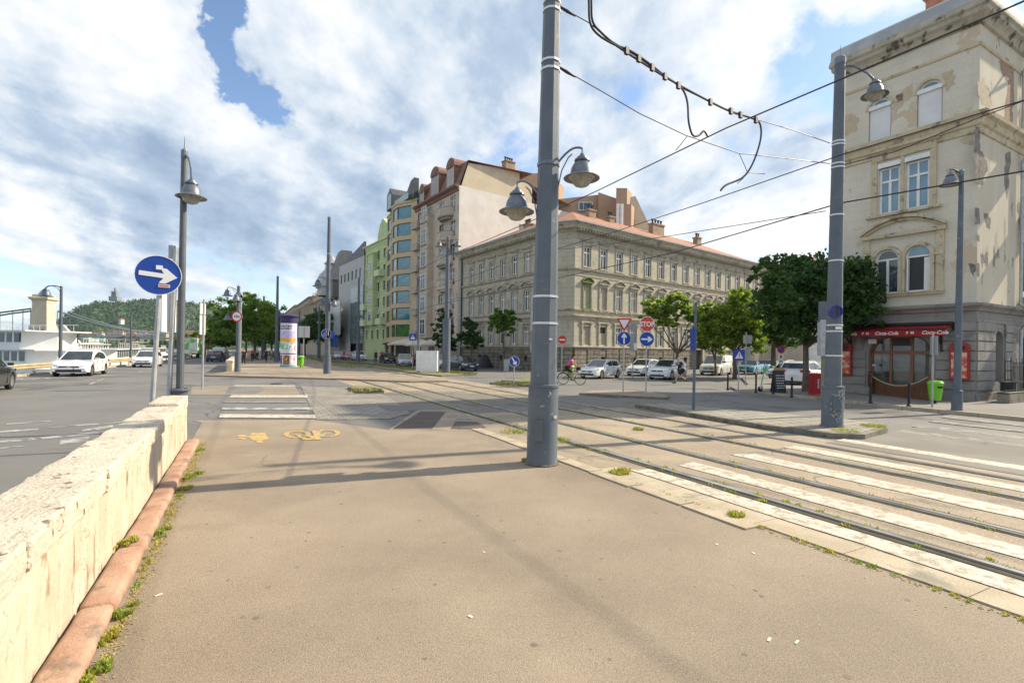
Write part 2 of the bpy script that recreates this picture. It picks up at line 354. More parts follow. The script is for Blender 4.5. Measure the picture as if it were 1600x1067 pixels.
sheet('concrete_apron', pxs((590,598),(760,602),(800,611),(690,613),(560,606)), bed_m, z=.012)
# kerb line between promenade and tracks
b = MB()
s = -12.
while s < 6.2:
    a, c = SN(s+.004,5.52), SN(s+.996,5.52); b.bar((a.x,a.y,-.002),(c.x,c.y,-.002),.40,.05); s += 1.0
struct(b.build('track_edge_kerb', kerb_m))
b = MB(); s = 3.9
while s < 11.6:
    n0 = 5.20 - .05*random.random(); a, c = SN(s+.01,n0), SN(s+.98,n0); b.bar((a.x,a.y,.004),(c.x,c.y,.004),.27,.05); s += 1.
struct(b.build('step_kerb', kerb_m))
# rails
rn = [6.36, 7.82, 9.78, 11.25]
for i, n0 in enumerate(rn):
    t = thing('tram_rail', ['grooved steel tram rail nearest the promenade', 'second grooved tram rail counted from the promenade', 'third grooved tram rail counted from the promenade', 'grooved tram rail farthest from the promenade, nearest the restaurant'][i], 'rail', SN(0,n0), STREET-PI/2, 'tram rails set in the paving')
    bb = MB(); bb.b2(-.15,.15,-14,150,.0085,.0125); bb.build('bed', groove_m, t)
    bb = MB(); sg = -1 if i % 2 else 1
    bb.b2(-.035,.035,-14,150,.0,.032); bb.build('railhead', rail_m, t, loc=(0,0,0))
    bb = MB(); bb.b2(sg*.075,sg*.097,-14,150,.0,.026); bb.build('guard_lip', rail_m, t)
# zebra across the tracks: long bars parallel to the rails
for k, (n0, s1, w) in enumerate(((5.98,6.7,.36),(7.08,6.75,.46),(8.8,6.9,.5),(10.5,7.1,.46),(12.5,7.2,.44))):
    b = MB(); r = random.Random(k)
    segs = 26; vs = []
    for j in range(segs+1):
        sj = s1 - j*(s1+9)/segs
        for sg in (-1,1):
            p = SN(sj + (r.uniform(-.1,.1)), n0 + sg*(w/2+r.uniform(-.025,.025))); vs.append((p.x,p.y,.0145))
    b.add(vs, [(2*j,2*j+2,2*j+3,2*j+1) for j in range(segs)])
    struct(b.build('crosswalk_stripe', paint_w))
paint_faint = mat('nearly_gone_paint', (.27,.265,.25), (.20,.195,.185), 2.4, rough=.85, speck=.5, sscale=60, c3=(.15,.147,.14), s3=3, lo3=.46, hi3=.54, world=True, detail=9)
def stripe(px4, m=paint_w, z=.016, name='crosswalk_stripe'): return sheet(name, pxs(*px4), m, z=z)
stripe([(362,617.5),(480,617.5),(481,621.5),(358,621.5)]); stripe([(350,627),(478,627),(479,630),(348,630)], paint_faint)
stripe([(347,637),(487,637),(488,641),(346,641)], paint_worn); stripe([(344,647.5),(491,648.5),(494,654),(342,653)])
stripe([(365,602),(462,602.6),(460,604),(367,603.4)])
# zebra on the quay road, left
for q in ([(0,673),(60,669.5),(60,672),(0,676)],[(75,667),(190,659),(190,660.3),(75,669)],[(125,672),(176,664),(178,667),(130,675)],[(0,689),(50,684),(58,687),(0,692)],[(60,683),(150,675),(160,677.5),(66,686)],
          [(-60,668),(-20,665),(-20,668),(-60,671)],[(0,700),(20,697),(40,697),(0,702)],[(95,688),(140,682),(136,690),(92,695)],[(10,662),(80,657),(80,658.2),(10,663.5)]):
    stripe(q, paint_worn, .006)
for q in ([(22,592.2),(180,585.6),(180,586.4),(22,593.4)],[(138,600),(148,596.5),(152,597),(141,601)],[(150,595.3),(160,592),(163,592.3),(153,596)],[(215,582),(222,579.4),(224,579.7),(217,582.4)]): stripe(q, paint_worn, .006, 'lane_line')
# stripes on the road in front of the restaurant
for q in ([(1478,650),(1600,664),(1720,677),(1720,680),(1600,667),(1468,652.5)],[(1460,657),(1600,673),(1720,687),(1720,690.5),(1600,676),(1450,659.5)],[(1436,664),(1600,683),(1720,698),(1720,702),(1600,687),(1424,667)],[(1412,672),(1600,695),(1720,710),(1720,714),(1600,699),(1400,675)]):
    stripe(q, paint_faint, .0165)
stripe([(1090,634.5),(1180,643),(1180,644.2),(1090,635.6)], paint_worn, .006, 'lane_line')
sheet('gutter_strip', pxs((1385,679),(1450,664),(1720,690),(1720,760),(1600,744),(1290,692)), mat('concrete_gutter',(.2,.19,.165),(.16,.15,.13),.5,rough=.9,speck=.3,sscale=50,world=True,bump=.3,crack=(.4,.012,(.08,.08,.06))), z=.0135)
# yellow figures painted on the promenade: bicycle and walker, seen from the far side
def painted(name, shapes):
    b = MB()
    def w(p): q = G(*p, .012); return (q.x,q.y,zz[0])
    zz = [.0135]
    for kind, d in shapes:
        if kind == 'line':
            for (x0,y0),(x1,y1) in zip(d[:-1], d[1:]):
                zz[0] += .00012
                a, c = Vector(w((x0,y0))), Vector(w((x1,y1))); t = (c-a).normalized(); nn = Vector((-t.y,t.x,0))*.055
                b.add([a-nn,c-nn,c+nn,a+nn], [(0,1,2,3)])
        else:
            zz[0] += .0002
            b.add([w(p) for p in d], [tuple(range(len(d)))])
    o = b.build(name, paint_y, fix=True); return struct(o)
def ell(cx, cy, rx, ry, n=22): return [(cx+rx*math.cos(2*PI*k/n), cy+ry*math.sin(2*PI*k/n)) for k in range(n+1)]
painted('painted_bicycle', [('line', ell(464,678.5,17,5.2)), ('line', ell(512,677,16,5.2)), ('line',[(464,679),(478,687),(492,684),(474,679.5)]), ('line',[(492,684),(512,677)]), ('line',[(490,673),(498,687)]), ('line',[(474,687),(484,687)]), ('line',[(500,672),(508,672)]), ('line',[(478,687),(500,686),(486,681)])])
painted('painted_walker', [('fill', ell(378,681,8,2)[:-1]), ('fill',[(394,676),(414,676),(417,682),(422,685),(410,688),(396,688),(388,684)]), ('line',[(386,682),(395,684)]), ('line',[(404,688),(406,692)]), ('line',[(372,684),(384,686)])])
# dark sett patch with light borders
sheet('sett_border', pxs((606,673),(652,641),(706,641.5),(768,661),(750,673)), bed_m, z=.014)
sheet('sett_paving', pxs((613,671),(657,643.5),(697,643.5),(675,671)), sett_m, z=.018)
sheet('sett_paving', pxs((704,671),(712,659),(745,660),(760,668),(748,672)), sett_m, z=.018)
sheet('sett_paving', pxs((713,657),(716,648),(737,656.5)), paver_m, z=.018)
# repair patches and manholes
sheet('asphalt_patch', pxs((590,634),(640,634),(660,641),(606,643)), asphalt, z=.0165)
def manhole(px, py, r=.33, z=.018):
    p = G(px,py); b = MB(); b.lathe([(r,0),(r,.012),(r*.92,.014),(r*.9,.008),(0.01,.008)],20); o = b.build('manhole_cover', mat('cast_iron',(.06,.055,.05),(.09,.08,.07),6,rough=.6,metal=.4), loc=(p.x,p.y,z)); return o
tag(manhole(432,600,.3), 'round iron manhole cover in the paving before the far promenade', 'manhole')
tag(manhole(205,668,.3,.004), 'round iron manhole cover beside the quay road stripes', 'manhole')
# raised islands 
def island(name, pix, top, h=.13, kerbm=kerb_dark, w=.16):
    P = pxs(*pix); cx = sum(p.x for p in P)/len(P); cy = sum(p.y for p in P)/len(P); cen = Vector((cx,cy,0))
    sheet(name, P, kerbm, z=h, thick=h)
    Q = [p + (cen-p).normalized()*min(w,(cen-p).length*.3) for p in P]
    sheet(name+'_top', Q, top, z=h+.006)
dirt = mat('dry_verge', (.19,.17,.07), (.26,.22,.11), 1.5, rough=.95, speck=.4, sscale=30, c3=(.12,.15,.045), s3=2, lo3=.48, hi3=.6, bump=.6, world=True)
island('paved_refuge', ((992,637),(1100,655),(1200,672),(1300,685),(1352,687),(1387,676),(1380,668),(1300,659),(1200,650),(1100,641),(1040,635)), paver_big)
island('signs_refuge', ((905,617),(960,621),(1043,625),(1047,621),(1000,613.5),(960,612),(920,613)), prom_m, .1)
island('small_refuge', ((543,608),(560,615),(600,614.5),(597,610),(560,605.5)), dirt, .12)
island('verge_step', ((765,600),(840,605.5),(872,604),(872,600),(830,597)), dirt, .1)
island('verge_refuge', ((783,598),(840,602),(872,600.5),(872,596),(820,595)), dirt, .16)
island('lamp_verge', ((600,577.5),(660,586),(690,588.5),(745,586.5),(735,583),(690,581),(600,572),(520,562.5),(490,558.5),(484,559)), dirt, .1)
# verge between the tracks and the houses, far on
sheet('track_grass', [SN(52,12.8),SN(150,12.8),SN(150,5.8),SN(60,5.8),SN(56,9)], dirt, z=.012)
sheet('sidewalk_shops', pxs((1229,619.7),(1300,627.5),(1412,639.5),(1600,658),(1800,680)) + [Vector((40,18,0)), Vector((36,44,0)), Vector((18,40,0))] + pxs((1170,604),(1140,607),(1150,611)), sidewalk_m, z=.12, thick=.12)
kp = pxs((1150,611),(1229,619.7),(1300,627.5),(1412,639.5),(1600,658),(1800,680)); b = MB()
for a, c in zip(kp[:-1], kp[1:]):
    L = (c-a).length; n = max(1,int(L/.95)); 
    for k in range(n):
        p, q = a.lerp(c,k/n+.003), a.lerp(c,(k+1)/n-.003); b.bar((p.x,p.y,.062),(q.x,q.y,.062),.16,.135)
struct(b.build('sidewalk_kerb', kerb_m))
# ------------------------------------------------------------------ grass and weeds
def blades(name, spots, label, seed=1, kind='stuff', m=grass_m, cat='weeds', w=.008):
    r = random.Random(seed); b = MB()
    for p, rad, n, h in spots:
        for _ in range(n):
            a = r.random()*2*PI; q = rad*math.sqrt(r.random()); x, y = p[0]+q*math.cos(a), p[1]+q*math.sin(a); z = p[2] if len(p) > 2 else .01
            t = r.random()*2*PI; hh = h*r.uniform(.4,1.1); ln = r.uniform(.2,.9)*hh; c, s_ = math.cos(t), math.sin(t)
            ww = w*r.uniform(.7,1.6)
            b.add([(x-s_*ww,y+c*ww,z),(x+s_*ww,y-c*ww,z),(x+c*ln+s_*ww*.3,y+s_*ln-c*ww*.3,z+hh),(x+c*ln*.9-s_*ww*.3,y+s_*ln*.9+c*ww*.3,z+hh*.98)], [(0,1,2,3)])
    o = b.build(name, m); o['kind'] = kind; o['label'] = label; o['category'] = cat; return o
sp = []
r = random.Random(3)
for px, py, rad, n in ((198,864,.055,260),(308,742,.06,160),(297,748,.05,120),(252,834,.06,200),(190,962,.05,260),(165,1003,.05,300),(148,1052,.05,200),(312,705,.06,160),(291,766,.06,200)):
    q = G(px,py)
    for k in range(9): sp.append(((q.x+r.gauss(0,.045)*.6-.03*r.random(),q.y+r.gauss(0,.07),.01 if px != 198 else .1), rad*r.uniform(.3,.9), int(n/6), r.uniform(.02,.05)))
for k in range(100):
    q = SN(r.uniform(1.5,12.4), -.80+r.uniform(-.03,.05)+abs(r.gauss(0,.02))); sp.append(((q.x,q.y,.008), r.uniform(.015,.07), r.randint(3,16), .022))
blades('kerb_weeds', sp, 'green weeds sprouting along the red granite kerb of the stone wall')
sp = []
for n0 in rn[:3]:
    for k in range(150):
        s_ = r.uniform(.5,30); q = SN(s_, n0 + r.choice((-.12,.12,.06))+r.uniform(-.02,.02)); sp.append(((q.x,q.y,.012), .05, r.randint(4,26) if n0 < 7 else r.randint(2,12), .04))
for px, py, rad, n in ((967,741,.16,300),(975,738,.1,150),(820,722,.06,120),(800,676,.3,200),(1150,809,.1,160),(998,672,.14,180),(1365,674,.3,300),(1320,682,.3,150),(870,690,.3,160)):
    q = G(px,py); sp.append(((q.x,q.y,.02 if px < 1300 else .14), rad, n, .06))
for k in range(60):
    q = SN(r.uniform(-2,6), 5.27); sp.append(((q.x,q.y,.012), .04, r.randint(3,14), .03))
blades('track_weeds', sp, 'green weeds growing beside the tram rails and kerb joints', 5)
sp = []
for k in range(500):
    px = r.uniform(500,740); f = (px-500)/240; py = 562 + f*22 + r.uniform(-1,2.0); q = G(px,py,.1); sp.append(((q.x,q.y,.1), .35, 14, .12))
for k in range(60):
    q = G(r.uniform(775,868), r.uniform(598,603),.1); sp.append(((q.x,q.y,.12), .3, 30, .1))
for k in range(240):
    q = SN(r.uniform(54,130), r.choice((7.0,9,10.5,12.4,6.2))+r.uniform(-.4,.4)); sp.append(((q.x,q.y,.01), .8, 16, .14))
for k in range(25):
    q = G(r.uniform(545,598), r.uniform(608,613),.12); sp.append(((q.x,q.y,.12), .15, 16, .08))
blades('verge_grass', sp, 'dry yellow green grass on the verges between tracks and road', 6, m=mat('verge_blades',(.24,.22,.08),(.14,.17,.04),1,rough=.9,island=.3), cat='grass', w=.02)
# dirt and dry debris gathered along the kerb foot
rD = random.Random(12); b = MB(); dm = mat('dry_debris',(.30,.22,.09),(.42,.34,.12),6,rough=.95,island=.35)
for k in range(2600):
    q = SN(rD.uniform(1.5,12.4), -.80+abs(rD.gauss(0,.05))); a = rD.random()*3; sz = rD.uniform(.003,.011); b.box((q.x,q.y,.011),(sz*2,sz,.004),a)
for k in range(900):
    q = SN(rD.uniform(-3,7), 5.25+rD.gauss(0,.03)); a = rD.random()*3; sz = rD.uniform(.004,.012); b.box((q.x,q.y,.011),(sz*2,sz,.004),a)
for k in range(500):
    q = SN(rD.uniform(-3,14), rD.uniform(-.7,5.2)); a = rD.random()*3; sz = rD.uniform(.002,.007); b.box((q.x,q.y,.010),(sz*2,sz,.003),a)
tag(b.build('debris', dm), 'dry yellow seeds and grit gathered along the kerbs', 'debris', kind='stuff')
0 and sheet('tar_seam', [SN(-6,1.92),SN(3,1.95),SN(9,1.90),SN(9,1.93),SN(3,1.98),SN(-6,1.95)], asphalt, z=.0088)
rD = random.Random(21); b = MB()
for k in range(170):
    q = SN(rD.uniform(-2,13), rD.uniform(-.6,5.0)); r0 = rD.uniform(.008,.028); n = 9
    b.add([(q.x+r0*rD.uniform(.7,1.2)*math.cos(2*PI*i/n),q.y+r0*rD.uniform(.7,1.2)*math.sin(2*PI*i/n),.0088+k*1e-6) for i in range(n)],[tuple(range(n))])
tag(b.build('gum_spots', mat('old_gum',(.15,.125,.10),(.2,.165,.125),9,rough=.9)), 'dark trodden spots scattered over the promenade asphalt', 'stains', kind='stuff')
# litter: leaves and bits of paper on the asphalt
b = MB(); lm = mat('pale_litter',(.6,.58,.5),rough=.8)
for px, py in ((248,931),(1202,1001),(1245,1005),(756,574+290),(1178,866),(735,965),(1120,852)):
    q = G(px,py); a = r.random()*3; sx, sy = r.uniform(.012,.03), r.uniform(.006,.012)
    b.box((q.x,q.y,.012),(sx*2,sy*2,.004),a)
tag(b.build('litter', lm), 'tiny pale scraps and cigarette ends lying on the asphalt', 'litter', kind='stuff')
# ------------------------------------------------------------------ stone parapet and its red kerb
trav = mat('travertine', (.45,.385,.29), (.54,.475,.37), 2.6, rough=.88, speck=.2, sscale=55, c3=(.24,.18,.115), s3=5, lo3=.57, hi3=.66, bump=1.0, bscale=26, crack=(1.5,.014,(.16,.12,.08)), detail=10, stretch=(1,1,.38))
trav_top = mat('travertine_coping', (.48,.425,.34), (.56,.505,.41), 2.6, rough=.9, speck=.25, sscale=50, c3=(.17,.13,.09), s3=9, lo3=.60, hi3=.66, bump=1.0, bscale=30, crack=(1.1,.012,(.14,.1,.07)), detail=9)
def rough_block(x0, x1, y0, y1, z0, z1, seed, amp=.012, res=.12, bev=.022):
    bm = bmesh.new(); r = random.Random(seed)
    bmesh.ops.create_cube(bm, size=1)
    for v in bm.verts: v.co = Vector((x0+(v.co.x+.5)*(x1-x0), y0+(v.co.y+.5)*(y1-y0), z0+(v.co.z+.5)*(z1-z0)))
    bmesh.ops.bevel(bm, geom=list(bm.edges), offset=bev, segments=3, affect='EDGES', profile=.5)
    bmesh.ops.subdivide_edges(bm, edges=[e for e in bm.edges if e.calc_length() > res*1.4], cuts=int(max(1,(max(x1-x0,y1-y0,z1-z0))/res/2)), use_grid_fill=True)
    from mathutils import noise
    for v in bm.verts:
        o = Vector((seed*3.1,seed*1.7,0)); nz = noise.noise_vector((v.co+o)*3.5)*amp + noise.noise_vector((v.co+o)*14)*amp*.45
        v.co += nz
    vs = [tuple(v.co) for v in bm.verts]; bm.verts.index_update(); fs = [tuple(v.index for v in f.verts) for f in bm.faces]; bm.free()
    return vs, fs
def parapet(label, s0, s1, hn=.98, group=None):
    t = thing('stone_parapet', label, 'wall', SN(s0,-1.07), STREET-PI/2, group)    # local y runs along the wall, x across (0 = inner face)
    y = 0.; L = s1-s0; k = 0; rr = random.Random(int(s0*10)+5)
    while y < L-.05:
        w = min(rr.uniform(.34,.62), L-y);
        if L-y-w < .25: w = L-y
        vs, fs = rough_block(-.43,0,y+.002,y+w-.002,-.05,.74,k+int(abs(s0)), .007, .11)
        MB().add(vs,fs).build('wall_block', trav, t, smooth=True, sharp=60); y += w; k += 1
    y = 0.; steps = []
    while y < L-.05:
        w = rr.uniform(1.25,2.2); w = min(w, L-y)
        if L-y-w < .8: w = L-y
        last = y+w > L-.05
        h = .93 + rr.uniform(-.012,.02) + (.05 if last else 0)
        vs, fs = rough_block(-.48 if not last else -.46, .035 if not last else .012, y+.004, y+w-.004, .742, h, k+77, .016, .09)
        MB().add(vs,fs).build('coping_stone', trav_top, t, smooth=True, sharp=60); y += w; k += 1
    return t
parapet('low cream travertine parapet wall running along the near promenade', -3.0, 12.6)
granite = mat('red_granite', (.34,.185,.125), (.42,.28,.2), 3, rough=.75, speck=.25, sscale=70, c3=(.2,.15,.11), s3=3.5, lo3=.53, hi3=.64, bump=.4, bscale=50)
t = thing('granite_kerb', 'rounded red granite kerb at the foot of the near stone wall', 'kerb', SN(-3,-1.06), STREET-PI/2)
y = 0.; k = 0; rr = random.Random(9)
while y < 15.3:
    w = min(rr.uniform(.95,1.5), 15.4-y); h = .10+rr.uniform(-.008,.008)
    vs, fs = rough_block(0,.225+rr.uniform(-.006,.006),y+.004,y+w-.004,-.02,h,k+200,.008,.1,.045)
    MB().add(vs,fs).build('kerb_stone', granite, t, smooth=True, sharp=50); y += w; k += 1
# second wall, beyond the side crossing
w2 = parapet('far travertine parapet wall behind the double lantern post', 42.5, 60)
w2.location = G(363,582); w2.rotation_euler = (0,0,STREET-PI/2)
# ------------------------------------------------------------------ building kit
class Face:     # a vertical facade plane; local x runs left to right as seen from outside, local -y points outwards
    def __init__(s, P, Q, z0=0):
        s.P = Vector((P[0],P[1],z0)); d = Vector((Q[0]-P[0],Q[1]-P[1],0)); s.L = d.length; s.d = d.normalized(); s.ang = math.atan2(s.d.y,s.d.x)
        s.n = Vector((s.d.y,-s.d.x,0))
    def tz(s, px, py=None):
        r = ray(px, py if py is not None else 500); 
        # P + d t = r Y
        det = s.d.x - r.x*s.d.y
        t = (r.x*s.P.y - s.P.x)/det; Y = s.P.y + s.d.y*t
        return (t, HC + r.z*Y)
    def t(s, px): return s.tz(px)[0]
    def at(s, x, y=0, z=0): return s.P + s.d*x - s.n*y + Vector((0,0,z))
def on(face, b, name, m, parent, x=0, y=0, z=0, **k):
    return b.build(name, m, parent, loc=face.at(x,y,z), rz=face.ang, **k)
def wall(face, parent, H, openings, m, depth=.22, x0=0, x1=None, z0=0, name='wall'):
    """openings: (xa, xb, za, zb, arch) ; arch 0 = flat, else rise of a round head inside the opening"""
    x1 = face.L if x1 is None else x1; b = MB()
    xs = sorted({x0,x1,*[v for o in openings for v in o[:2]]}); zs = sorted({z0,H,*[v for o in openings for v in o[2:4]]})
    xs = [x for x in xs if x0 <= x <= x1]; zs = [z for z in zs if z0 <= z <= H]
    for i in range(len(xs)-1):
        for j in range(len(zs)-1):
            cx, cz = (xs[i]+xs[i+1])/2, (zs[j]+zs[j+1])/2
            if any(o[0] < cx < o[1] and o[2] < cz < o[3] for o in openings): continue
            b.add([(xs[i],0,zs[j]),(xs[i+1],0,zs[j]),(xs[i+1],0,zs[j+1]),(xs[i],0,zs[j+1])],[(0,1,2,3)])
    for o in openings:
        a, c, z, w = o[:4]; arch = o[4] if len(o) > 4 else 0
        b.add([(a,0,z),(c,0,z),(c,depth,z),(a,depth,z)],[(3,2,1,0)][::1])
        if not arch:
            b.add([(a,0,w),(c,0,w),(c,depth,w),(a,depth,w)],[(0,1,2,3)])
            b.add([(a,0,z),(a,0,w),(a,depth,w),(a,depth,z)],[(0,1,2,3)]); b.add([(c,0,z),(c,0,w),(c,depth,w),(c,depth,z)],[(3,2,1,0)])
        else:
            zz = w-arch; n = 14; R = (c-a)/2
            pts = [(a+R-R*math.cos(PI*k/n), zz+arch*math.sin(PI*k/n)) for k in range(n+1)]
            b.add([(a,0,z),(a,0,zz),(a,depth,zz),(a,depth,z)],[(0,1,2,3)]); b.add([(c,0,z),(c,0,zz),(c,depth,zz),(c,depth,z)],[(3,2,1,0)])
            for (xa,za),(xb,zb) in zip(pts[:-1],pts[1:]):
                b.add([(xa,0,za),(xb,0,zb),(xb,depth,zb),(xa,depth,za)],[(0,1,2,3)])
                b.add([(xa,0,za),(xb,0,zb),(xb,0,w),(xa,0,w)],[(0,1,2,3)])
    return on(face, b, name, m, parent)
def sweep(b, prof, path, closed=False):
    """profile (out, z) swept along plan points left to right (outside on the right-hand side of travel)"""
    P = [Vector((p[0],p[1],0)) for p in path]; n = len(P); rows = []
    for i in range(n):
        ds = []
        if i > 0 or closed: ds.append((P[i]-P[i-1]).normalized())
        if i < n-1 or closed: ds.append((P[(i+1)%n]-P[i]).normalized())
        ns = [Vector((d.y,-d.x,0)) for d in ds]; m = sum(ns, Vector())
        m = m.normalized(); m = m/max(.3,m.dot(ns[0])); rows.append([P[i]+m*o+Vector((0,0,z)) for o, z in prof])
    k = len(prof); vs = [v for r_ in rows for v in r_]
    fs = [(i*k+j,((i+1)%n)*k+j,((i+1)%n)*k+j+1,i*k+j+1) for i in range(n if closed else n-1) for j in range(k-1)]
    b.add(vs, fs)
    if not closed:
        b.add(rows[0],[tuple(range(k))]); b.add(rows[-1],[tuple(range(k-1,-1,-1))])
    return b
WC = {}
def win_proto(w, h, kind, frame, fr=.07, glass=None):
    """frame mesh and pane mesh; origin bottom centre in the wall plane, y into the wall"""
    key = (round(w,2), round(h,2), kind, frame.name, glass.name if glass else '')
    if key in WC: return WC[key]
    f = MB(); y0, y1 = .12, .19; arch = kind.startswith('arch'); hh = h
    zs = h - w/2 if arch else h
    f.b2(-w/2,-w/2+fr,y0,y1,0,zs); f.b2(w/2-fr,w/2,y0,y1,0,zs); f.b2(-w/2+fr,w/2-fr,y0,y1,0,fr)
    if arch:
        n = 12
        for k in range(n):
            a0, a1 = PI*k/n, PI*(k+1)/n; R = w/2; r = w/2-fr
            q = [(R*math.cos(a0),zs+R*math.sin(a0)),(R*math.cos(a1),zs+R*math.sin(a1)),(r*math.cos(a1),zs+r*math.sin(a1)),(r*math.cos(a0),zs+r*math.sin(a0))]
            f.prism_y(q[::-1], y0, y1)
        f.b2(-w/2+fr,w/2-fr,y0-.01,y1-.01,zs-fr/2,zs+fr/2)
    else: f.b2(-w/2+fr,w/2-fr,y0,y1,h-fr,h)
    if 'cross' in kind:
        tz = zs if arch else h*.70
        f.b2(-fr*.6,fr*.6,y0-.012,y1-.012,fr,tz-fr/2)
        if not arch: f.b2(-w/2+fr,w/2-fr,y0-.015,y1-.015,tz-fr*.5,tz+fr*.5); f.b2(-fr*.35,fr*.35,y0-.01,y1-.012,tz+fr/2,h-fr)
    if 'mull' in kind: f.b2(-fr*.5,fr*.5,y0-.01,y1-.012,fr,h-fr)
    g = MB(); yg = (y0+y1)/2
    if arch:
        pts = [(-w/2+fr*.5,fr*.5),(w/2-fr*.5,fr*.5)]+[((w/2-fr*.5)*math.cos(PI*k/12),zs+(w/2-fr*.5)*math.sin(PI*k/12)) for k in range(13)]
    else: pts = [(-w/2+fr*.5,fr*.5),(w/2-fr*.5,fr*.5),(w/2-fr*.5,h-fr*.5),(-w/2+fr*.5,h-fr*.5)]
    if 'blind' in kind:
        pass
    g.prism_y(pts, yg, yg+.02)
    def mk(b, n, m):
        me = bpy.data.meshes.new(n); me.from_pydata(b.v,[],b.f); me.materials.append(m); return me
    WC[key] = (mk(f,'window',frame), mk(g,'pane',glass or win_glass)); return WC[key]
def put(face, me, name, parent, x, z, y=0):
    o = bpy.data.objects.new(name, me); C.objects.link(o); o.parent = parent; o.location = face.at(x,y,z); o.rotation_euler = (0,0,face.ang); return o
def window(face, parent, x, z, w, h, kind='cross', frame=None, y=0, glass=None, fr=.07):
    f, g = win_proto(w, h, kind, frame or white, fr, glass)
    o = put(face, f, 'window', parent, x, z, y)
    p = bpy.data.objects.new('pane', g); C.objects.link(p); p.parent = o
    return o
def mesh_of(b, name, m):
    me = bpy.data.meshes.new(name); me.from_pydata(b.v,[],b.f)
    for x in (m if isinstance(m,(list,tuple)) else [m]): me.materials.append(x)
    if any(b.m): me.polygons.foreach_set('material_index', b.m)
    return me
def isect(P, d, px):   # point on plan line P + d t seen at column px
    r = ray(px, 500); t = (r.x*P.y - P.x)/(d.x - r.x*d.y); return P + d*t
def chimney(parent, p, w, d, z0, z1, m, pots=2, rz=0):
    b = MB(); b.box((0,0,(z0+z1)/2),(w,d,z1-z0)); b.box((0,0,z1+.08),(w+.2,d+.2,.16))
    o = b.build('chimney', m, parent, loc=(p[0],p[1],0), rz=rz)
    for k in range(pots):
        c = MB(); c.lathe([(.13,0),(.11,.45),(.2,.5),(.2,.56),(.02,.62)],8); c.build('chimney_pot', iron, o, loc=((k-(pots-1)/2)*w/max(1,pots),0,z1+.15))
    return o
# ------------------------------------------------------------------ the grey corner palace
pl_grey = mat('grey_plaster', (.42,.385,.30), (.48,.445,.35), .9, rough=.9, speck=.12, sscale=8, c3=(.28,.245,.185), s3=.5, lo3=.56, hi3=.68, bump=.15, bscale=20, brick=(1.15,.44,(.62,.6,.56),.012,(.95,.95,.95),(PI/2,0,0)))
pl_trim = mat('grey_plaster_trim', (.37,.33,.25), (.45,.405,.315), 1.4, rough=.9, speck=.15, sscale=10, c3=(.2,.17,.13), s3=1.2, lo3=.56, hi3=.66)
stone_base = mat('rusticated_stone', (.30,.27,.21), (.22,.195,.155), 1.2, rough=.95, speck=.25, sscale=12, c3=(.13,.115,.095), s3=.8, lo3=.54, hi3=.64, bump=1, bscale=12, brick=(.9,.42,(.28,.26,.22),.03,(.8,.8,.8),(PI/2,0,0)))
tile_red = mat('red_roof_tiles', (.34,.15,.09), (.42,.22,.14), 1.2, rough=.85, speck=.25, sscale=12, c3=(.3,.15,.09), s3=.5, lo3=.55, hi3=.66, brick=(.28,.33,(.5,.45,.45),.02,(.8,.78,.75),(0,0,0)))
metal_roof = mat('zinc_sheet', (.33,.34,.35), (.42,.42,.42), 1, rough=.5, metal=.3)
cream_blank = mat('blind_panel', (.40,.36,.28), (.36,.32,.24), 2, rough=.85, speck=.1)
dA = Vector((.565,-.825,0)); dB = Vector((.784,.621,0))
A0 = Vector((-6.7,67.5,0)); A1 = A0 + dA*19.6; B0 = Vector((6.1,50.6,0)); B1 = B0 + dB*37.6
back = Vector((dA.x*-1, dA.y*-1,0))
C1 = B1 + Vector((-.55,.83,0))*19; C0 = A0 + dB*24
bt = thing('corner_palace', 'three storey grey stuccoed palace with red tiled roof on the street corner', 'building')
fL, fC, fR = Face(A0,A1), Face(A1,B0), Face(B0,B1)
HE = 14.0
open_l, open_r = [], []
xr = [1.75+2.48*k for k in range(15) if 1.75+2.48*k < 37]; xl = [2.55+2.4*k for k in range(7)]
for xs, op in ((xr, open_r), (xl, open_l)):
    for i, x in enumerate(xs):
        op += [(x-.5,x+.5,10.55,12.6), (x-.5,x+.5,6.35,8.6), (x-.5,x+.5,2.75,4.65)]
        if i % 2: op += [(x-.35,x+.35,.9,1.5)]
open_r = [o for o in open_r if not (29.6 < o[0]+.5 < 31 and o[3] < 5)] + [(21.0,22.6,0.0,3.2)]
open_r = [o for o in open_r if not (o[2] < 5 and o[2] > 1 and abs((o[0]+o[1])/2-21.59) < .3)]
open_r = [o for o in open_r if not (o[3] < 2 and 20 < o[0] < 23.5)]
for f, op in ((fL,open_l),(fC,[]),(fR,open_r)):
    wall(f, bt, HE, [o for o in op if o[2] > 2.6 or o[3]>3], pl_grey, z0=2.42, depth=.24) if f is not fR else None
wall(fR, bt, HE, [o if o[3] != 3.2 else (o[0],o[1],2.42,3.2) for o in open_r if o[3] > 2], pl_grey, z0=2.42, depth=.24)
for f, op in ((fL,open_l),(fC,[]),(fR,open_r)):
    F2 = Face(f.at(0,-.10), f.at(f.L,-.10)); wall(F2, bt, 2.42, [(o[0],o[1],o[2],min(o[3],2.42)) for o in op if o[2] < 2.4], stone_base, depth=.35, name='stone_base')
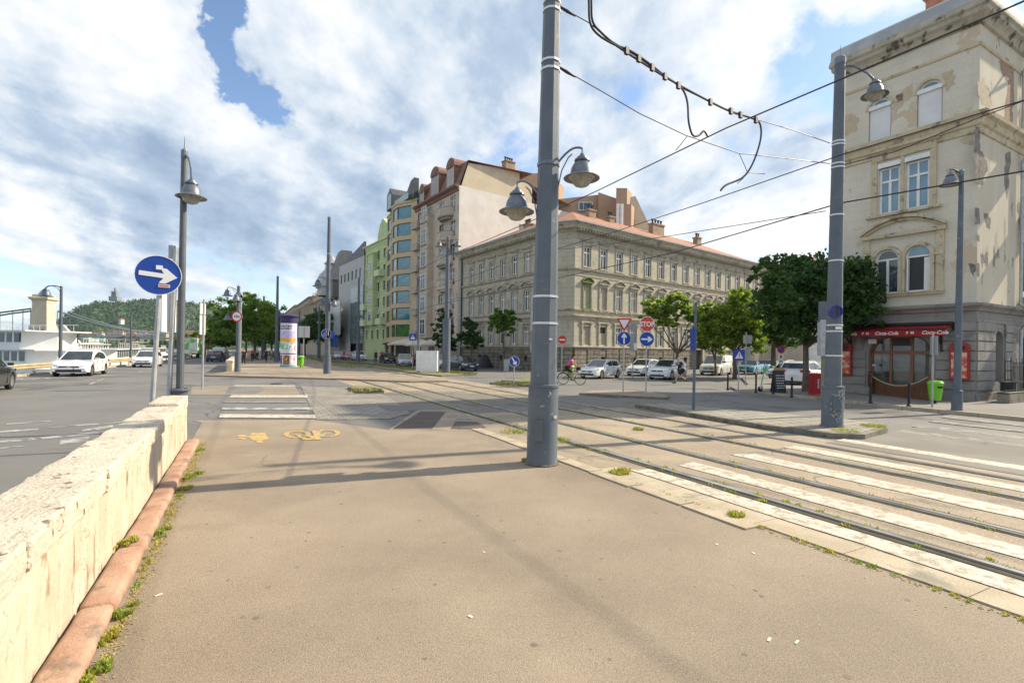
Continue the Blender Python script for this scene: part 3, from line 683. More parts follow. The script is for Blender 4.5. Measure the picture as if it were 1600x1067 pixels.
for f, xs in ((fR,xr),(fL,xl)):
    for k in range(len(xs)-1):   # heavy block courses of the base, cut round the cellar openings
        b = MB()
        for z in (.12,.56,1.0,1.44,1.88):
            xa, xb = xs[k]+(.45 if k%2 else .08), xs[k+1]-(.45 if k%2==0 else .08)
            off = .0 if int(z*10)%2 else .35
            if f is fR and 19.2 < xa < 23.2: continue
            q = xa
            while q < xb-.25:
                w = min(.95, xb-q); b.b2(q+.02,q+w-.03,-.16,-.10,z,z+.37); q += w
        if b.v: on(f, b, 'rustication', stone_base, bt)
# trim running round the building
path = [A0, A1, B0, B1, C1, C0]
b = MB()
sweep(b, [(.0,13.3),(.06,13.3),(.06,13.55),(.12,13.6),(.12,13.75),(.0,13.78)], path[:4])
sweep(b, [(.0,13.9),(.12,13.9),(.16,14.05),(.62,14.18),(.66,14.42),(.78,14.5),(.8,14.66),(.0,14.72)], path, True)
on(Face((0,0),(1,0)), b, 'cornice', pl_trim, bt)
for f in (fL,fR):
    b = MB(); n = int(f.L/.42)
    for k in range(n): b2 = f.at((k+.5)*f.L/n, -.36, 14.06); b.box(b2, (.18,.5,.2), f.ang)
    b.build('bracket_row', pl_trim, bt)
b = MB()
sweep(b, [(.0,10.05),(.08,10.08),(.2,10.2),(.22,10.32),(.0,10.38)], path[:4]); sweep(b, [(.0,9.55),(.05,9.58),(.05,9.7),(.0,9.72)], path[:4])
b.build('upper_string_course', pl_trim, bt)
b = MB(); sweep(b, [(.0,6.02),(.08,6.05),(.16,6.15),(.17,6.24),(.0,6.28)], path[:4]); sweep(b, [(.0,5.2),(.06,5.2),(.08,5.42),(.24,5.52),(.26,5.66),(.0,5.72)], path[:4]); b.build('first_floor_string_course', pl_trim, bt)
b = MB(); sweep(b, [(.0,2.40),(.2,2.42),(.22,2.56),(.0,2.62)], path[:4]); b.build('sill_course', pl_trim, bt)
# window surrounds (one mesh each, copied)
def surround_top():
    b = MB(); w = .5
    b.b2(-w-.16,-w,-.06,0.02,0,2.1); b.b2(w,w+.16,-.06,0.02,0,2.1); b.b2(-w-.16,w+.16,-.06,0.02,2.1,2.28)
    b.b2(-w-.24,w+.24,-.05,0.02,2.28,2.5); b.b2(-w-.36,w+.36,-.22,0.02,2.56,2.66); b.b2(-w-.3,w+.3,-.15,0.02,2.5,2.56); b.b2(-w-.24,w+.24,-.12,0.02,-.12,0.)
    return mesh_of(b,'window_surround',pl_trim)
def surround_mid(stain=None):
    b = MB(); w = .5
    b.b2(-w-.18,-w,-.08,0.02,0,2.3); b.b2(w,w+.18,-.08,0.02,0,2.3); b.b2(-w-.18,w+.18,-.08,0.02,2.3,2.46); b.b2(-w-.32,w+.32,-.24,0.02,2.58,2.68); b.b2(-w-.2,w+.2,-.1,0.02,2.46,2.58)
    n = 8; R = .82
    for k in range(n):   # segmental hood
        x0, x1 = -R+2*R*k/n, -R+2*R*(k+1)/n; z0, z1 = [2.70+.40*(1-(x/R)**2) for x in (x0,x1)]
        b.prism_y([(x0,z0),(x1,z1),(x1,z1+.1),(x0,z0+.1)], -.28, .02)
        b.prism_y([(x0,2.67),(x1,2.67),(x1,z1),(x0,z0)], -.08, .02)
    b.box((0,-.1,2.82),(.3,.12,.22)); b.box((-.3,-.1,2.76),(.2,.08,.1)); b.box((.3,-.1,2.76),(.2,.08,.1))
    b.b2(-w-.16,-w+.02,-.2,.02,-.3,-.08); b.b2(w-.02,w+.16,-.2,.02,-.3,-.08); b.b2(-w-.26,w+.26,-.18,.02,-.1,0)
    return mesh_of(b,'window_surround',stain or pl_trim)
def surround_low():
    b = MB(); w = .5
    for s_ in (-1,1): b.b2(s_*(w+.02),s_*(w+.24),-.1,.02,0,2.1); b.b2(s_*(w-.02),s_*(w+.3),-.14,.02,2.1,2.24)
    b.b2(-w-.34,w+.34,-.16,.02,2.24,2.4); b.b2(-w-.02,w+.02,-.05,.02,1.9,2.1)
    return mesh_of(b,'window_surround',pl_trim)
st_, sm_, sl_ = surround_top(), surround_mid(), surround_low()
green_st = surround_mid(mat('mossy_trim',(.13,.2,.06),(.2,.22,.1),2,rough=.9,speck=.2,sscale=10))
for f, xs in ((fR,xr),(fL,xl)):
    for i, x in enumerate(xs):
        put(f, st_, 'window_surround', bt, x, 10.55)
        put(f, green_st if (f is fR and i == 0) else sm_, 'window_surround', bt, x, 6.35)
        window(f, bt, x, 10.55, 1.0, 2.05, 'cross', fr=.1)
        if f is fR and i < 2:
            q = MB(); q.b2(-.5,.5,.1,.14,0,2.25); put(f, mesh_of(q,'blind_panel',cream_blank), 'blind_panel', bt, x, 6.35)
        else: window(f, bt, x, 6.35, 1.0, 2.25, 'cross', fr=.1)
        if f is fR and abs(x-21.59) < .3: continue
        put(f, sl_, 'window_surround', bt, x, 2.68)
        if f is fR and i in (0,1):
            q = MB(); q.b2(-.5,.5,.1,.14,0,1.9 if i == 0 else 1.2); put(f, mesh_of(q,'blind_panel',cream_blank), 'blind_panel', bt, x, 2.75)
            if i == 1: q = MB(); q.b2(-.5,.5,.16,.18,0,.7); put(f, mesh_of(q,'dark_opening',win_dark), 'dark_opening', bt, x, 3.95)
        else: window(f, bt, x, 2.75, 1.0, 1.9, 'cross', fr=.1)
        if i % 2 and not (f is fR and 20 < x < 23.5): q = MB(); q.b2(-.35,.35,.2,.22,0,.6); put(f, mesh_of(q,'cellar_window',win_dark), 'cellar_window', bt, x, .9)
q = MB(); q.b2(21.0,22.6,.2,.26,.0,3.2); q.b2(21.1,21.75,.16,.2,.2,2.4); q.b2(21.85,22.5,.16,.2,.2,2.4); on(fR, q, 'door', mat('dark_oak',(.07,.045,.03),(.1,.06,.04),3,rough=.6), bt)
q = MB(); q.b2(20.6,21.0,-.3,.0,0,3.3); q.b2(22.6,23.0,-.3,0,0,3.3); q.b2(20.4,23.2,-.42,0,3.3,3.55); q.prism_y([(20.5,3.55),(23.1,3.55),(21.8,4.3)],-.35,-.0); on(fR, q, 'portal', pl_trim, bt)
# roof
def ring_roof(parent, path, zin, rise, inset, m, name='roof'):
    P = [Vector((p.x,p.y,0)) for p in path]; n = len(P); outer, inner = [], []
    for i in range(n):
        d0 = (P[i]-P[i-1]).normalized(); d1 = (P[(i+1)%n]-P[i]).normalized(); n0, n1 = Vector((d0.y,-d0.x,0)), Vector((d1.y,-d1.x,0)); mm = (n0+n1).normalized(); mm /= max(.3,mm.dot(n0))
        outer.append(P[i]+mm*.85+Vector((0,0,zin))); inner.append(P[i]-mm*inset+Vector((0,0,zin+rise)))
    # the cut corner (points 1 and 2) shares one hip end
    da, db = (P[1]-P[0]).normalized(), (P[3]-P[2]).normalized(); dd = P[2]-P[1]; tt = (dd.x*db.y-dd.y*db.x)/(da.x*db.y-da.y*db.x); X = P[1]+da*tt
    na, nb_ = Vector((da.y,-da.x,0)), Vector((db.y,-db.x,0)); mm = (na+nb_).normalized(); mm /= mm.dot(na); inner[1] = X-mm*inset+Vector((0,0,zin+rise)); inner[2] = inner[1]+Vector((.02,.01,0))
    b = MB(); b.add(outer+inner, [(i,(i+1)%n,n+(i+1)%n,n+i) for i in range(n)]+[tuple(range(n,2*n))]); return b.build(name, m, parent)
ring_roof(bt, path, 14.68, 3.7, 7.0, tile_red)
b = MB(); sweep(b, [(.80,14.70),(.92,14.66),(.94,14.8),(.80,14.82)], path[:4]); b.build('gutter', metal_roof, bt)
for f, x0, x1 in ((Face(B1,C1),0,None),(Face(C1,C0),0,None),(Face(C0,A0),0,None)): wall(f, bt, 14.0, [], pl_trim, name='rear_wall')
brk = mat('chimney_brick', (.42,.33,.24), (.33,.22,.15), 1.5, rough=.9, brick=(.25,.08,(.8,.8,.8),.01,(.8,.75,.7),(PI/2,0,0)))
for x, y, zt, pots, w in ((2.0,6.2,19.0,3,1.4),(8.5,6,18.6,2,1.2),(12,6,18.4,2,.9),(20,5,18.6,4,2.4),(29.5,5,18.3,2,1.0)):
    p = fR.at(x,y); chimney(bt, p, w, .7, 15.6, zt, brk, pots, fR.ang)
p = fL.at(7,5.5); chimney(bt, p, 1.2,.7,15.5,17.9,brk,3,fL.ang)
dp = MB(); q = fL.at(.15,-.14); dp.tube([(q.x,q.y,0),(q.x,q.y,14.1)], .07); dp.build('drainpipe', iron, bt)
q = fR.at(9.3,-.14); 
# ------------------------------------------------------------------ tall cream apartment house with white firewall
cream2 = mat('aged_pink_plaster', (.55,.47,.38), (.49,.41,.32), .8, rough=.9, speck=.1, sscale=6, c3=(.33,.27,.21), s3=.6, lo3=.56, hi3=.7)
firewall = mat('white_firewall', (.70,.68,.63), (.64,.60,.55), .6, rough=.9, c3=(.6,.45,.25), s3=.35, lo3=.62, hi3=.7, speck=.08, sscale=5)
mans = mat('brown_mansard_tiles', (.19,.10,.075), (.25,.14,.105), 2, rough=.85, speck=.2, sscale=12)
yplast = mat('yellow_plaster', (.60,.52,.38), (.55,.47,.33), .7, rough=.9)
rail_d = mat('balcony_stone', (.27,.25,.225), (.33,.3,.27), 2, rough=.9)
bt = thing('apartment_house', 'tall cream apartment house with brown mansard, rounded balconies and bare white side wall', 'building')
D0 = A0 - dA*.05 + Vector((0,0,0)); D1 = A0 - dA*14
fF = Face(D1 + dB*-.6, D0 + dB*-.6); fS = Face(D0 + dB*-.6, D0 + dB*27)
cols = [1.5,5.0,8.9,12.2]; ZF = [3.9+3.25*k for k in range(6)]; H = 23.6
op = []
for k, z in enumerate(ZF):
    for x in cols: op.append((x-.75,x+.75,z+.3,z+2.5))
for x in (2.2,6.2,10.5): op.append((x-1.1,x+1.1,0,3.3,1.1))
wall(fF, bt, H, op, cream2)
wall(fS, bt, H, [], firewall, name='firewall')
dark_fr = mat('brown_window_frame',(.13,.08,.06),rough=.6)
for k, z in enumerate(ZF):
    for x in cols: window(fF, bt, x, z+.3, 1.5, 2.2, 'cross', white if (k+int(x)) % 3 else dark_fr)
for x in (2.2,6.2,10.5): window(fF, bt, x, 0, 2.2, 3.3, 'arch_cross', dark_fr)
def bay(x0, x1, z0, z1, d, zs):   # projecting bay with its own windows
    b = MB(); b.b2(x0,x1,-d,0,z0,z1); b.b2(x0-.06,x1+.06,-d-.06,0,z0-.2,z0); b.b2(x0-.08,x1+.08,-d-.1,0,z1,z1+.15)
    for z in zs[:-1]: b.b2(x0-.03,x1+.03,-d-.04,-.0,z+2.75,z+2.9)
    on(fF, b, 'bay', cream2, bt)
    for z in zs:
        o = window(fF, bt, (x0+x1)/2, z+.3, 1.6, 2.2, 'cross', white, y=-d-.2)
        bb = MB(); bb.b2((x0+x1)/2-1.0,(x0+x1)/2+1.0,-d-.16,-d-.0,z+.12,z+.28); on(fF, bb, 'window_sill', rail_d, bt)
bay(3.7,6.3,3.9,H-2.4,.9,ZF)
for k, z in enumerate(ZF):      # rounded balconies
    b = MB(); n = 10; pr = [(1.9*math.cos(PI+PI*j/n), 1.15*math.sin(PI+PI*j/n)) for j in range(n+1)]
    b.prism(pr, -.25, 0); b.prism([(p[0]*.8,p[1]*.8) for p in pr], -.55, -.25)
    o = on(fF, b, 'balcony', rail_d if k%2 else cream2, bt, x=10.6, z=z)
    b = MB(); b.prism([(p[0],p[1]) for p in pr] + [(p[0]*.93,p[1]*.9) for p in pr[::-1]], 0, .95); b.build('parapet', cream2, o)
    b = MB(); b.prism([(p[0]*1.02,p[1]*1.03) for p in pr] + [(p[0]*.9,p[1]*.86) for p in pr[::-1]], .955, 1.06); b.build('balcony_rail', rail_d, o)
    b = MB(); b.b2(0,2.4,-.9,0,0,.9); b.b2(0,2.4,-.95,-.88,.9,1.0); on(fF, b, 'balcony', cream2, bt, x=.2, z=z)
b = MB(); bt2 = [fF.at(0),fF.at(fF.L),fS.at(27)]
sweep(b, [(.0,H-.7),(.15,H-.6),(.2,H-.3),(.6,H-.1),(.62,H+.1),(0,H+.15)], bt2[:2]); b.build('cornice', mans, bt)
b = MB(); ms = 3.6   # mansard: steep front slope, dormers
b.add([fF.at(0,0,H),fF.at(fF.L,0,H),fF.at(fF.L,1.3,H+ms),fF.at(0,1.3,H+ms),fF.at(0,12,H+ms+.4),fF.at(fF.L,12,H+ms+.4)],[(0,1,2,3),(3,2,5,4)])
b.build('mansard_roof', mans, bt)
b = MB(); sp_ = Face(fS.at(0,.02),fS.at(27,.02))
for xa, xb, zt0, zt1 in ((.25,10.2,H+3.3,H+4.2),(10.2,12.6,H+2.9,H+2.7)):
    b.add([fS.at(xa,.12,H-.3),fS.at(xb,.12,H-.3),fS.at(xb,.12,zt1),fS.at(xa+ (1.2 if xa < 1 else 0),.12,zt0)],[(0,1,2,3)])
b.build('gable_wall', yplast, bt)
for xc, w, zt in ((2.0,1.6,3.3),(6.4,2.6,4.6),(11.2,2.2,4.4)):
    b = MB(); b.b2(-w/2,w/2,-.1,2,0,zt-1.2); n = 10
    b.prism_y([(-w/2-.12,zt-1.25)]+[(-(w/2+.12)*math.cos(PI*k/n),zt-1.2+1.2*math.sin(PI*k/n)) for k in range(n+1)]+[(w/2+.12,zt-1.25)],-.2,2.2)
    o = on(fF, b, 'dormer', mans, bt, x=xc, y=.2, z=H)
    b = MB(); b.b2(-w/2+.25,w/2-.25,-.16,-.1,.6,zt-1.5); b.build('dormer_window', win_glass, o)
    b = MB(); b.b2(-w/2+.12,-w/2+.25,-.18,-.1,.4,zt-1.3); b.b2(w/2-.25,w/2-.12,-.18,-.1,.4,zt-1.3); b.b2(-.05,.05,-.18,-.1,.6,zt-1.5); b.build('dormer_frame', yplast, o)
p = fS.at(9,1.2); chimney(bt, p, 1.6, 1.0, H+3, H+5.4, brk, 4, fS.ang)
q = MB(); q.b2(-.3,.3,-.03,.02,0,.8); on(fS, q, 'side_window', win_glass, bt, x=10.5, z=H-4.2)
q = MB(); q.b2(-.3,.3,-.03,.02,0,.8); on(fS, q, 'side_window', win_glass, bt, x=19.5, z=H-5.4)
for f in (Face(fS.at(27), fF.at(0,27.6)), Face(fF.at(0,27.6), fF.at(0))): wall(f, bt, H, [], firewall, name='rear_wall')
sheetroof = MB(); sheetroof.add([fF.at(0,12,H+4.4),fS.at(12.6,0,H+2.6),fS.at(27,0,H),fF.at(0,27,H)],[(0,1,2,3)]); sheetroof.build('flat_roof', yplast, bt)
# terracotta penthouse block behind
terra = mat('terracotta_render', (.42,.29,.20), (.38,.26,.175), .5, rough=.9)
bt = thing('terracotta_block', 'modern terracotta apartment block rising behind the red tiled roof', 'building')
def blk(x0, x1, y0, y1, zt0, zt1, m=terra, name='block', z0=0):   # by photo column, at depth, top heights left / right
    a, c = AT(x0,500,y0), AT(x1,500,y0); dp_ = Vector((.45,.9,0))*(y1-y0); b = MB()
    vs = [(a.x,a.y,z0),(c.x,c.y,z0),(c.x+dp_.x,c.y+dp_.y,z0),(a.x+dp_.x,a.y+dp_.y,z0),(a.x,a.y,zt0),(c.x,c.y,zt1),(c.x+dp_.x,c.y+dp_.y,zt1),(a.x+dp_.x,a.y+dp_.y,zt0)]
    b.add(vs,[(3,2,1,0),(4,5,6,7),(0,1,5,4),(1,2,6,5),(2,3,7,6),(3,0,4,7)]); return b.build(name, m, bt)
zt = lambda py, Y, px=900: AT(px,py,Y).z
blk(786,800,80,84,zt(262,80),zt(262,80)); blk(800,850,82,90,zt(276,82),zt(270,82)); blk(868,932,80,92,zt(312,80),zt(304,80)); blk(932,984,79,92,zt(300,79),zt(317,79))
blk(960,977,76,79,zt(293,76),zt(293,76),terra,'chimney_stack'); blk(977,984,76,84,zt(318,76),zt(318,76))
a, c = AT(982,500,78), AT(1020,500,78); b = MB(); b.prism_y([(0,0),((c-a).length,0),((c-a).length,zt(362,78)),((c-a).length*.22,zt(305,78)),(0,zt(307,78))],0,6); b.build('gable_wall', yplast, bt, loc=a*1+Vector((0,0,-a.z)), rz=.1)
bl = MB(); p = AT(904,329,79.6); q = AT(926,316,79.6); bl.b2(0,(q-p).x,-.05,.3,0,q.z-p.z); o = bl.build('ribbon_window', white, bt, loc=p)
bl = MB(); w_ = (q-p).x; bl.b2(.12,w_*.32,-.09,-.05,.12,q.z-p.z-.12); bl.b2(w_*.36,w_-.12,-.09,-.05,.12,q.z-p.z-.12); bl.build('pane', win_glass, o)
for px, py in ((934,341),(1046,357)): pass
b = MB()
for px in (965,971): p = AT(px,352,73); b.tube([(p.x,p.y,15),(p.x,p.y,zt(318,73))],.22)
b.build('flue_pipe', white, bt)
# ------------------------------------------------------------------ beige tower with blue glass
beige = mat('beige_cladding', (.58,.44,.27), (.53,.40,.24), .8, rough=.7, brick=(1.4,.35,(.85,.85,.85),.012,(.95,.95,.95),(PI/2,0,0)))
blue_glass = mat('teal_window_glass', (.055,.17,.20), (.10,.25,.28), .5, rough=.06, spec=1)
green_glass = mat('green_reflecting_glass', (.05,.14,.04), (.09,.2,.07), .8, rough=.1)
dkf = mat('dark_bronze_frame', (.05,.045,.04), rough=.5)
bt = thing('glass_bay_tower', 'narrow beige clad office tower with folded columns of teal glass', 'building')
E1 = fF.at(0,.6) + Vector((0,0,0)); E0 = E1 - dA*13.7
g0, g1, g2, g3 = E0, E0+dA*3.6, E0+dA*8.0, E1
pts = [g0, g0+dA*3.2+dB*-.5, g0+dA*6.6+dB*-1.7, g0+dA*9.2+dB*-1.9, g0+dA*12.6+dB*-.5, g0+dA*13.65+dB*-.4]
HB = 25.0; rows = [3.6+2.66*k for k in range(8)]
for i in range(5):
    f = Face(pts[i],pts[i+1]); m_ = .35 if i < 4 else 0
    op = [(m_,f.L-m_ if i != 2 else f.L-.05,z+.35,z+2.3) for z in rows] if i < 4 else []
    if i == 3: op = [(.05,f.L-.5,z+.35,z+2.3) for z in rows]
    wall(f, bt, HB, op, beige, z0=3.2 if i < 5 else 0, depth=.18)
    for k, o in enumerate(op):
        w, h = o[1]-o[0], o[3]-o[2]
        window(f, bt, (o[0]+o[1])/2, o[2], w, h, 'mull' if i==3 and w > 3.5 else 'plain', dkf, glass=green_glass if k < (2 if i < 3 else 1) else blue_glass, fr=.09)
b = MB(); f = Face(pts[0]+dB*1.2, pts[-1]+dB*1.2); b.b2(0,f.L,0,.2,0,3.2); on(f, b, 'shopfront', win_dark, bt)
b = MB(); 
for p in pts: b.tube([(p.x,p.y,0),(p.x,p.y,3.2)],.18)
b.build('portico_column', beige, bt)
b = MB(); sweep(b, [(.0,HB),(.12,HB),(.12,HB+.3),(-.2,HB+.3)], pts); b.build('roof_edge', beige, bt); b = MB(); sweep(b, [(.0,3.05),(.7,3.05),(.7,3.22),(0,3.22)], pts); b.build('portico_canopy', beige, bt)
dkr = mat('dark_zinc_roof', (.055,.06,.07), (.08,.085,.095), 1, rough=.5)
f = Face(pts[0],pts[-1]); b = MB()
b.prism_y([(3.2,HB+.3),(5.9,HB+.3),(5.9,HB+2.6),(4.6,HB+3.9),(3.2,HB+2.8)],-1.2,5); b.prism_y([(8.6,HB+.3),(13.6,HB+.3),(13.6,HB+3.4),(12.2,HB+3.2)],-.5,.3); b.b2(0.2,13.6,2.2,10,HB,HB+2.6)
on(f, b, 'roof_storey', dkr, bt)
window(f, bt, 4.55, HB+.4, 2.2, 2.6, 'plain', dkf, y=-1.4, glass=blue_glass); window(f, bt, 8.6, HB+.4, 4.2, 1.7, 'mull', dkf, y=1.9, glass=blue_glass)
b = MB(); b.b2(6,12.5,-1.0,-.96,HB+.4,HB+1.3); on(f, b, 'glass_balustrade', blue_glass, bt)
for f2 in (Face(E1,E1+dB*20),Face(E1+dB*20,E0+dB*20),Face(E0+dB*20,E0)): wall(f2, bt, HB, [], beige, name='side_wall')
b = MB(); b.add([pts[0]+Vector((0,0,HB)),pts[1]+Vector((0,0,HB)),pts[2]+Vector((0,0,HB)),pts[3]+Vector((0,0,HB)),pts[4]+Vector((0,0,HB)),E1+Vector((0,0,HB)),E1+dB*20+Vector((0,0,HB)),E0+dB*20+Vector((0,0,HB))],[tuple(range(8))]); b.build('roof', dkr, bt)
tx = MB(); tx.b2(.6,2.6,-.75,-.68,2.75,3.0); tx.b2(5.6,8.2,-1.0,-.95,2.75,3.0); on(Face(pts[0],pts[-1]), tx, 'sign_band', mat('brown_sign',(.12,.05,.03)), bt)
# ------------------------------------------------------------------ generic street house
def house(name, label, P0, P1, H, m, ncol, rows, win=(1.1,1.8), trim=None, roof=None, roof_h=3, depth=14, frame=None, glass=None, sur=True, arch_top=False, shear=0):
    t = thing(name, label, 'building'); f = Face(P0,P1); op = []; cw = f.L/ncol
    for z in rows:
        for k in range(ncol): op.append(((k+.5)*cw-win[0]/2,(k+.5)*cw+win[0]/2,z,z+win[1]))
    wall(f, t, H, op, m)
    bs = MB(); w, h = win
    bs.b2(-w/2-.15,-w/2,-.07,.02,0,h); bs.b2(w/2,w/2+.15,-.07,.02,0,h); bs.b2(-w/2-.22,w/2+.22,-.15,.02,h,h+.22); bs.b2(-w/2-.2,w/2+.2,-.15,.02,-.15,0)
    me = mesh_of(bs,'window_surround',trim or m)
    for o in op:
        x = (o[0]+o[1])/2; window(f, t, x, o[2], w, h, 'cross', frame or white, glass=glass)
        if sur: put(f, me, 'window_surround', t, x, o[2])
    nb = Vector((-f.n.x,-f.n.y,0))*depth; a, c = f.P.copy(), f.P+f.d*f.L
    for q0, q1 in ((c,c+nb),(c+nb,a+nb),(a+nb,a)): wall(Face(q0,q1), t, H, [], m, name='side_wall')
    b = MB(); sweep(b, [(.0,H-.5),(.1,H-.45),(.15,H-.2),(.5,H-.05),(.52,H+.12),(-.1,H+.15)], [a,c,c+nb,a+nb], True)
    for z in rows[1:]: sweep(b, [(.0,z-.75),(.1,z-.72),(.1,z-.6),(0,z-.58)], [a,c])
    b.build('cornice', trim or m, t)
    up = Vector((0,0,H+.1)); b = MB(); ins = min(depth*.45,6)
    i1 = [a+f.d*ins*.1+nb.normalized()*ins, c-f.d*ins*.1+nb.normalized()*ins, c-f.d*ins*.1+nb-nb.normalized()*ins*.6, a+f.d*ins*.1+nb-nb.normalized()*ins*.6]
    vs = [p+up for p in (a,c,c+nb,a+nb)]+[p+up+Vector((0,0,roof_h)) for p in i1]
    b.add(vs,[(0,1,5,4),(1,2,6,5),(2,3,7,6),(3,0,4,7),(4,5,6,7)]); b.build('roof', roof or dkr, t)
    return t, f
pale_green = mat('pale_green_plaster', (.50,.58,.30), (.45,.53,.27), .7, rough=.9, speck=.08, sscale=6)
pale_green2 = mat('pale_green_trim', (.60,.66,.42), rough=.9)
E00 = E0 + dB*.2; F0_ = E00 - dA*12
t, f = house('green_town_house', 'pale green town house with small balconies and tiled gable roof', F0_, E00, 21.6, pale_green, 4, [3.8+2.9*k for k in range(6)], (1.05,1.7), pale_green2, mans, 3.2, frame=dark_fr)
b = MB(); b.b2(4.2,7.2,-1.0,0,6.4,19.5); b.b2(4.1,7.3,-1.1,0,19.5,19.7); on(f, b, 'bay', pale_green, t)
for k in range(4):
    window(f, t, 5.7, 7.2+3*k, 1.6, 1.8, 'cross', white, y=-1.2)
for x, z in ((.3,9.5),(.3,6.5),(8.2,15.2),(9.2,6.5)):
    b = MB(); b.b2(0,2.6,-1.2,0,-.15,0); b.b2(0,2.6,-1.2,-1.12,0,.95); b.b2(0,.08,-1.12,0,0,.95); b.b2(2.52,2.6,-1.12,0,0,.95); on(f, b, 'balcony', pale_green2, t, x=x, z=z)
b = MB(); n = 10; b.prism_y([(7,21.7),(12,21.7),(12,24.0),(9.5,25.6),(8,24.6),(7,22.6)],-.1,6); on(f, b, 'gable', pale_green, t)
# grey modern building with curtain wall
pan = mat('grey_panel', (.40,.40,.38), (.44,.44,.42), .6, rough=.6, brick=(1.5,1.1,(.75,.75,.75),.02,(.95,.95,.95),(PI/2,0,0)))
cw = mat('curtain_glass', (.13,.17,.17), (.2,.24,.24), .4, rough=.12, spec=.8, brick=(.9,.55,(.5,.5,.5),.04,(.85,.9,.9),(PI/2,0,0)))
silver = mat('silver_screen', (.50,.51,.52), (.44,.45,.46), 1.2, rough=.4, metal=.3, brick=(.5,.5,(.75,.75,.75),.03,(.95,.95,.95),(PI/2,0,0)))
G1 = F0_ + dB*-.3; G0 = G1 - dA*17
t = thing('grey_office_building', 'grey panelled office building with glass curtain wall and silver screen', 'building')
f = Face(G0,G1); ops = [(1.2+k*2.6,2.5+k*2.6,16.2,18.0) for k in range(6)]
wall(f, t, 20.2, ops, pan, z0=14.5); wall(f, t, 14.5, [(1,3,9,11)], pan, x1=9.0)
for o in ops: window(f, t, (o[0]+o[1])/2, o[2], 1.3, 1.8, 'plain', dkf)
b = MB(); b.b2(9.0,17,-.1,.1,3,14.5); on(f, b, 'curtain_wall', cw, t); b = MB(); b.b2(0,17,.8,1,0,3); on(f,b,'shopfront',win_dark,t)
b = MB(); b.b2(-.2,8.8,-2.2,-2.0,4.8,12); on(f, b, 'screen', silver, t)
b = MB(); b.b2(1,6,-1.9,-1.7,2.2,4.6); on(f, b, 'blue_fascia', mat('blue_fascia',(.03,.09,.3)), t)
b = MB(); b.prism_y([(2,20.2),(17,20.2),(17,23.0)],0,.4); b.b2(0,17,.4,12,20,20.4); on(f, b, 'roof', dkr, t)
for f2 in (Face(G1,G1+dB*14),Face(G1+dB*14,G0+dB*14),Face(G0+dB*14,G0)): wall(f2, t, 20.2, [], pan, name='side_wall')
# old palaces further on
old = mat('old_palace_plaster', (.42,.36,.27), (.36,.30,.22), .5, rough=.9, speck=.12, sscale=5)
old2 = mat('old_palace_trim', (.34,.28,.2), (.4,.33,.24), .6, rough=.9)
H0 = Vector((AT(528,500,121).x,121,0)); H1 = Vector((AT(484,500,162).x,162,0))
t, f = house('domed_palace', 'old palace with dark slate mansard and small dome past the grey offices', H1, H0, 15.5, old, 9, [3.5,8.0,12.0], (1.6,2.6), old2, dkr, 4.5, 16)
b = MB(); b.lathe([(3.4,15),(3.4,17),(3.8,17.2),(3.6,18.5),(3.0,20.2),(1.7,21.6),(1.5,23),(1.9,23.1),(1.0,24.2),(.1,25.2)],14); q = f.at(f.L-9,0); b.build('dome', metal_roof, t, loc=(q.x,q.y,0), smooth=True)
b = MB(); b.box((0,0,16),(9,7,4)); b.add([(-4.6,-3.6,18),(4.6,-3.6,18),(4.6,3.6,18),(-4.6,3.6,18),(-2.3,-1.2,25.5),(2.3,-1.2,25.5),(2.3,1.2,25.5),(-2.3,1.2,25.5)],[(0,1,5,4),(1,2,6,5),(2,3,7,6),(3,0,4,7),(4,5,6,7)]); q = f.at(f.L-3.5,2); b.build('mansard_tower', dkr, t, loc=(q.x,q.y,0), rz=f.ang)
for k in range(4): b = MB(); b.b2(-.7,.7,-.5,1.5,0,2); b.prism_y([(-.85,2),(.85,2),(0,3)],-.6,1.5); on(f, b, 'dormer', old, t, x=3+k*6, y=1.0, z=16.2)
I0 = Vector((AT(484,500,163).x,163,0)); I1 = Vector((AT(462,500,205).x,205,0)); I2 = Vector((AT(440,500,280).x,280,0))
house('long_palace', 'long tan palace of many windows down the embankment', I1, I0, 18.2, old, 11, [4,9,13.5], (1.8,3), old2, dkr, 3, 16)
house('distant_palace', 'farthest tan palace just visible above the street trees', I2, I1, 19, old2, 15, [4,9,14], (2,3), old, dkr, 3, 16)
# ------------------------------------------------------------------ cream corner house with the restaurant
cream = mat('peeling_cream_plaster', (.66,.61,.50), (.60,.55,.45), .7, rough=.9, speck=.1, sscale=10, c3=(.56,.46,.33), s3=.42, lo3=.575, hi3=.59, bump=.25, bscale=16, brick=(1.5,.42,(.84,.82,.78),.008,(.97,.97,.97),(PI/2,0,0)), detail=9)
cream_side = mat('scarred_cream_plaster', (.60,.54,.42), (.54,.48,.37), .6, rough=.9, speck=.1, sscale=10, c3=(.24,.21,.175), s3=.75, lo3=.60, hi3=.615, bump=.3, bscale=14, stretch=(1.6,1,.55), detail=10)
ctrim = mat('cream_trim', (.58,.50,.35), (.50,.42,.28), 2, rough=.9, speck=.15, sscale=14, c3=(.25,.2,.14), s3=2.2, lo3=.56, hi3=.64)
corn = mat('blackened_cornice', (.36,.32,.25), (.46,.41,.32), 1.6, rough=.9, speck=.2, sscale=16, c3=(.09,.08,.065), s3=1.8, lo3=.54, hi3=.62)
grust = mat('grey_rusticated_plaster', (.25,.235,.215), (.30,.28,.255), 1.1, rough=.9, speck=.15, sscale=14, c3=(.16,.15,.14), s3=.9, lo3=.55, hi3=.65, bump=.3, bscale=20)
K = Vector((19.93,22.0,0)); dF = Vector((-.5375,.843,0)).normalized(); dS = Vector((.868,.496,0)).normalized()
J = K + dF*5.5
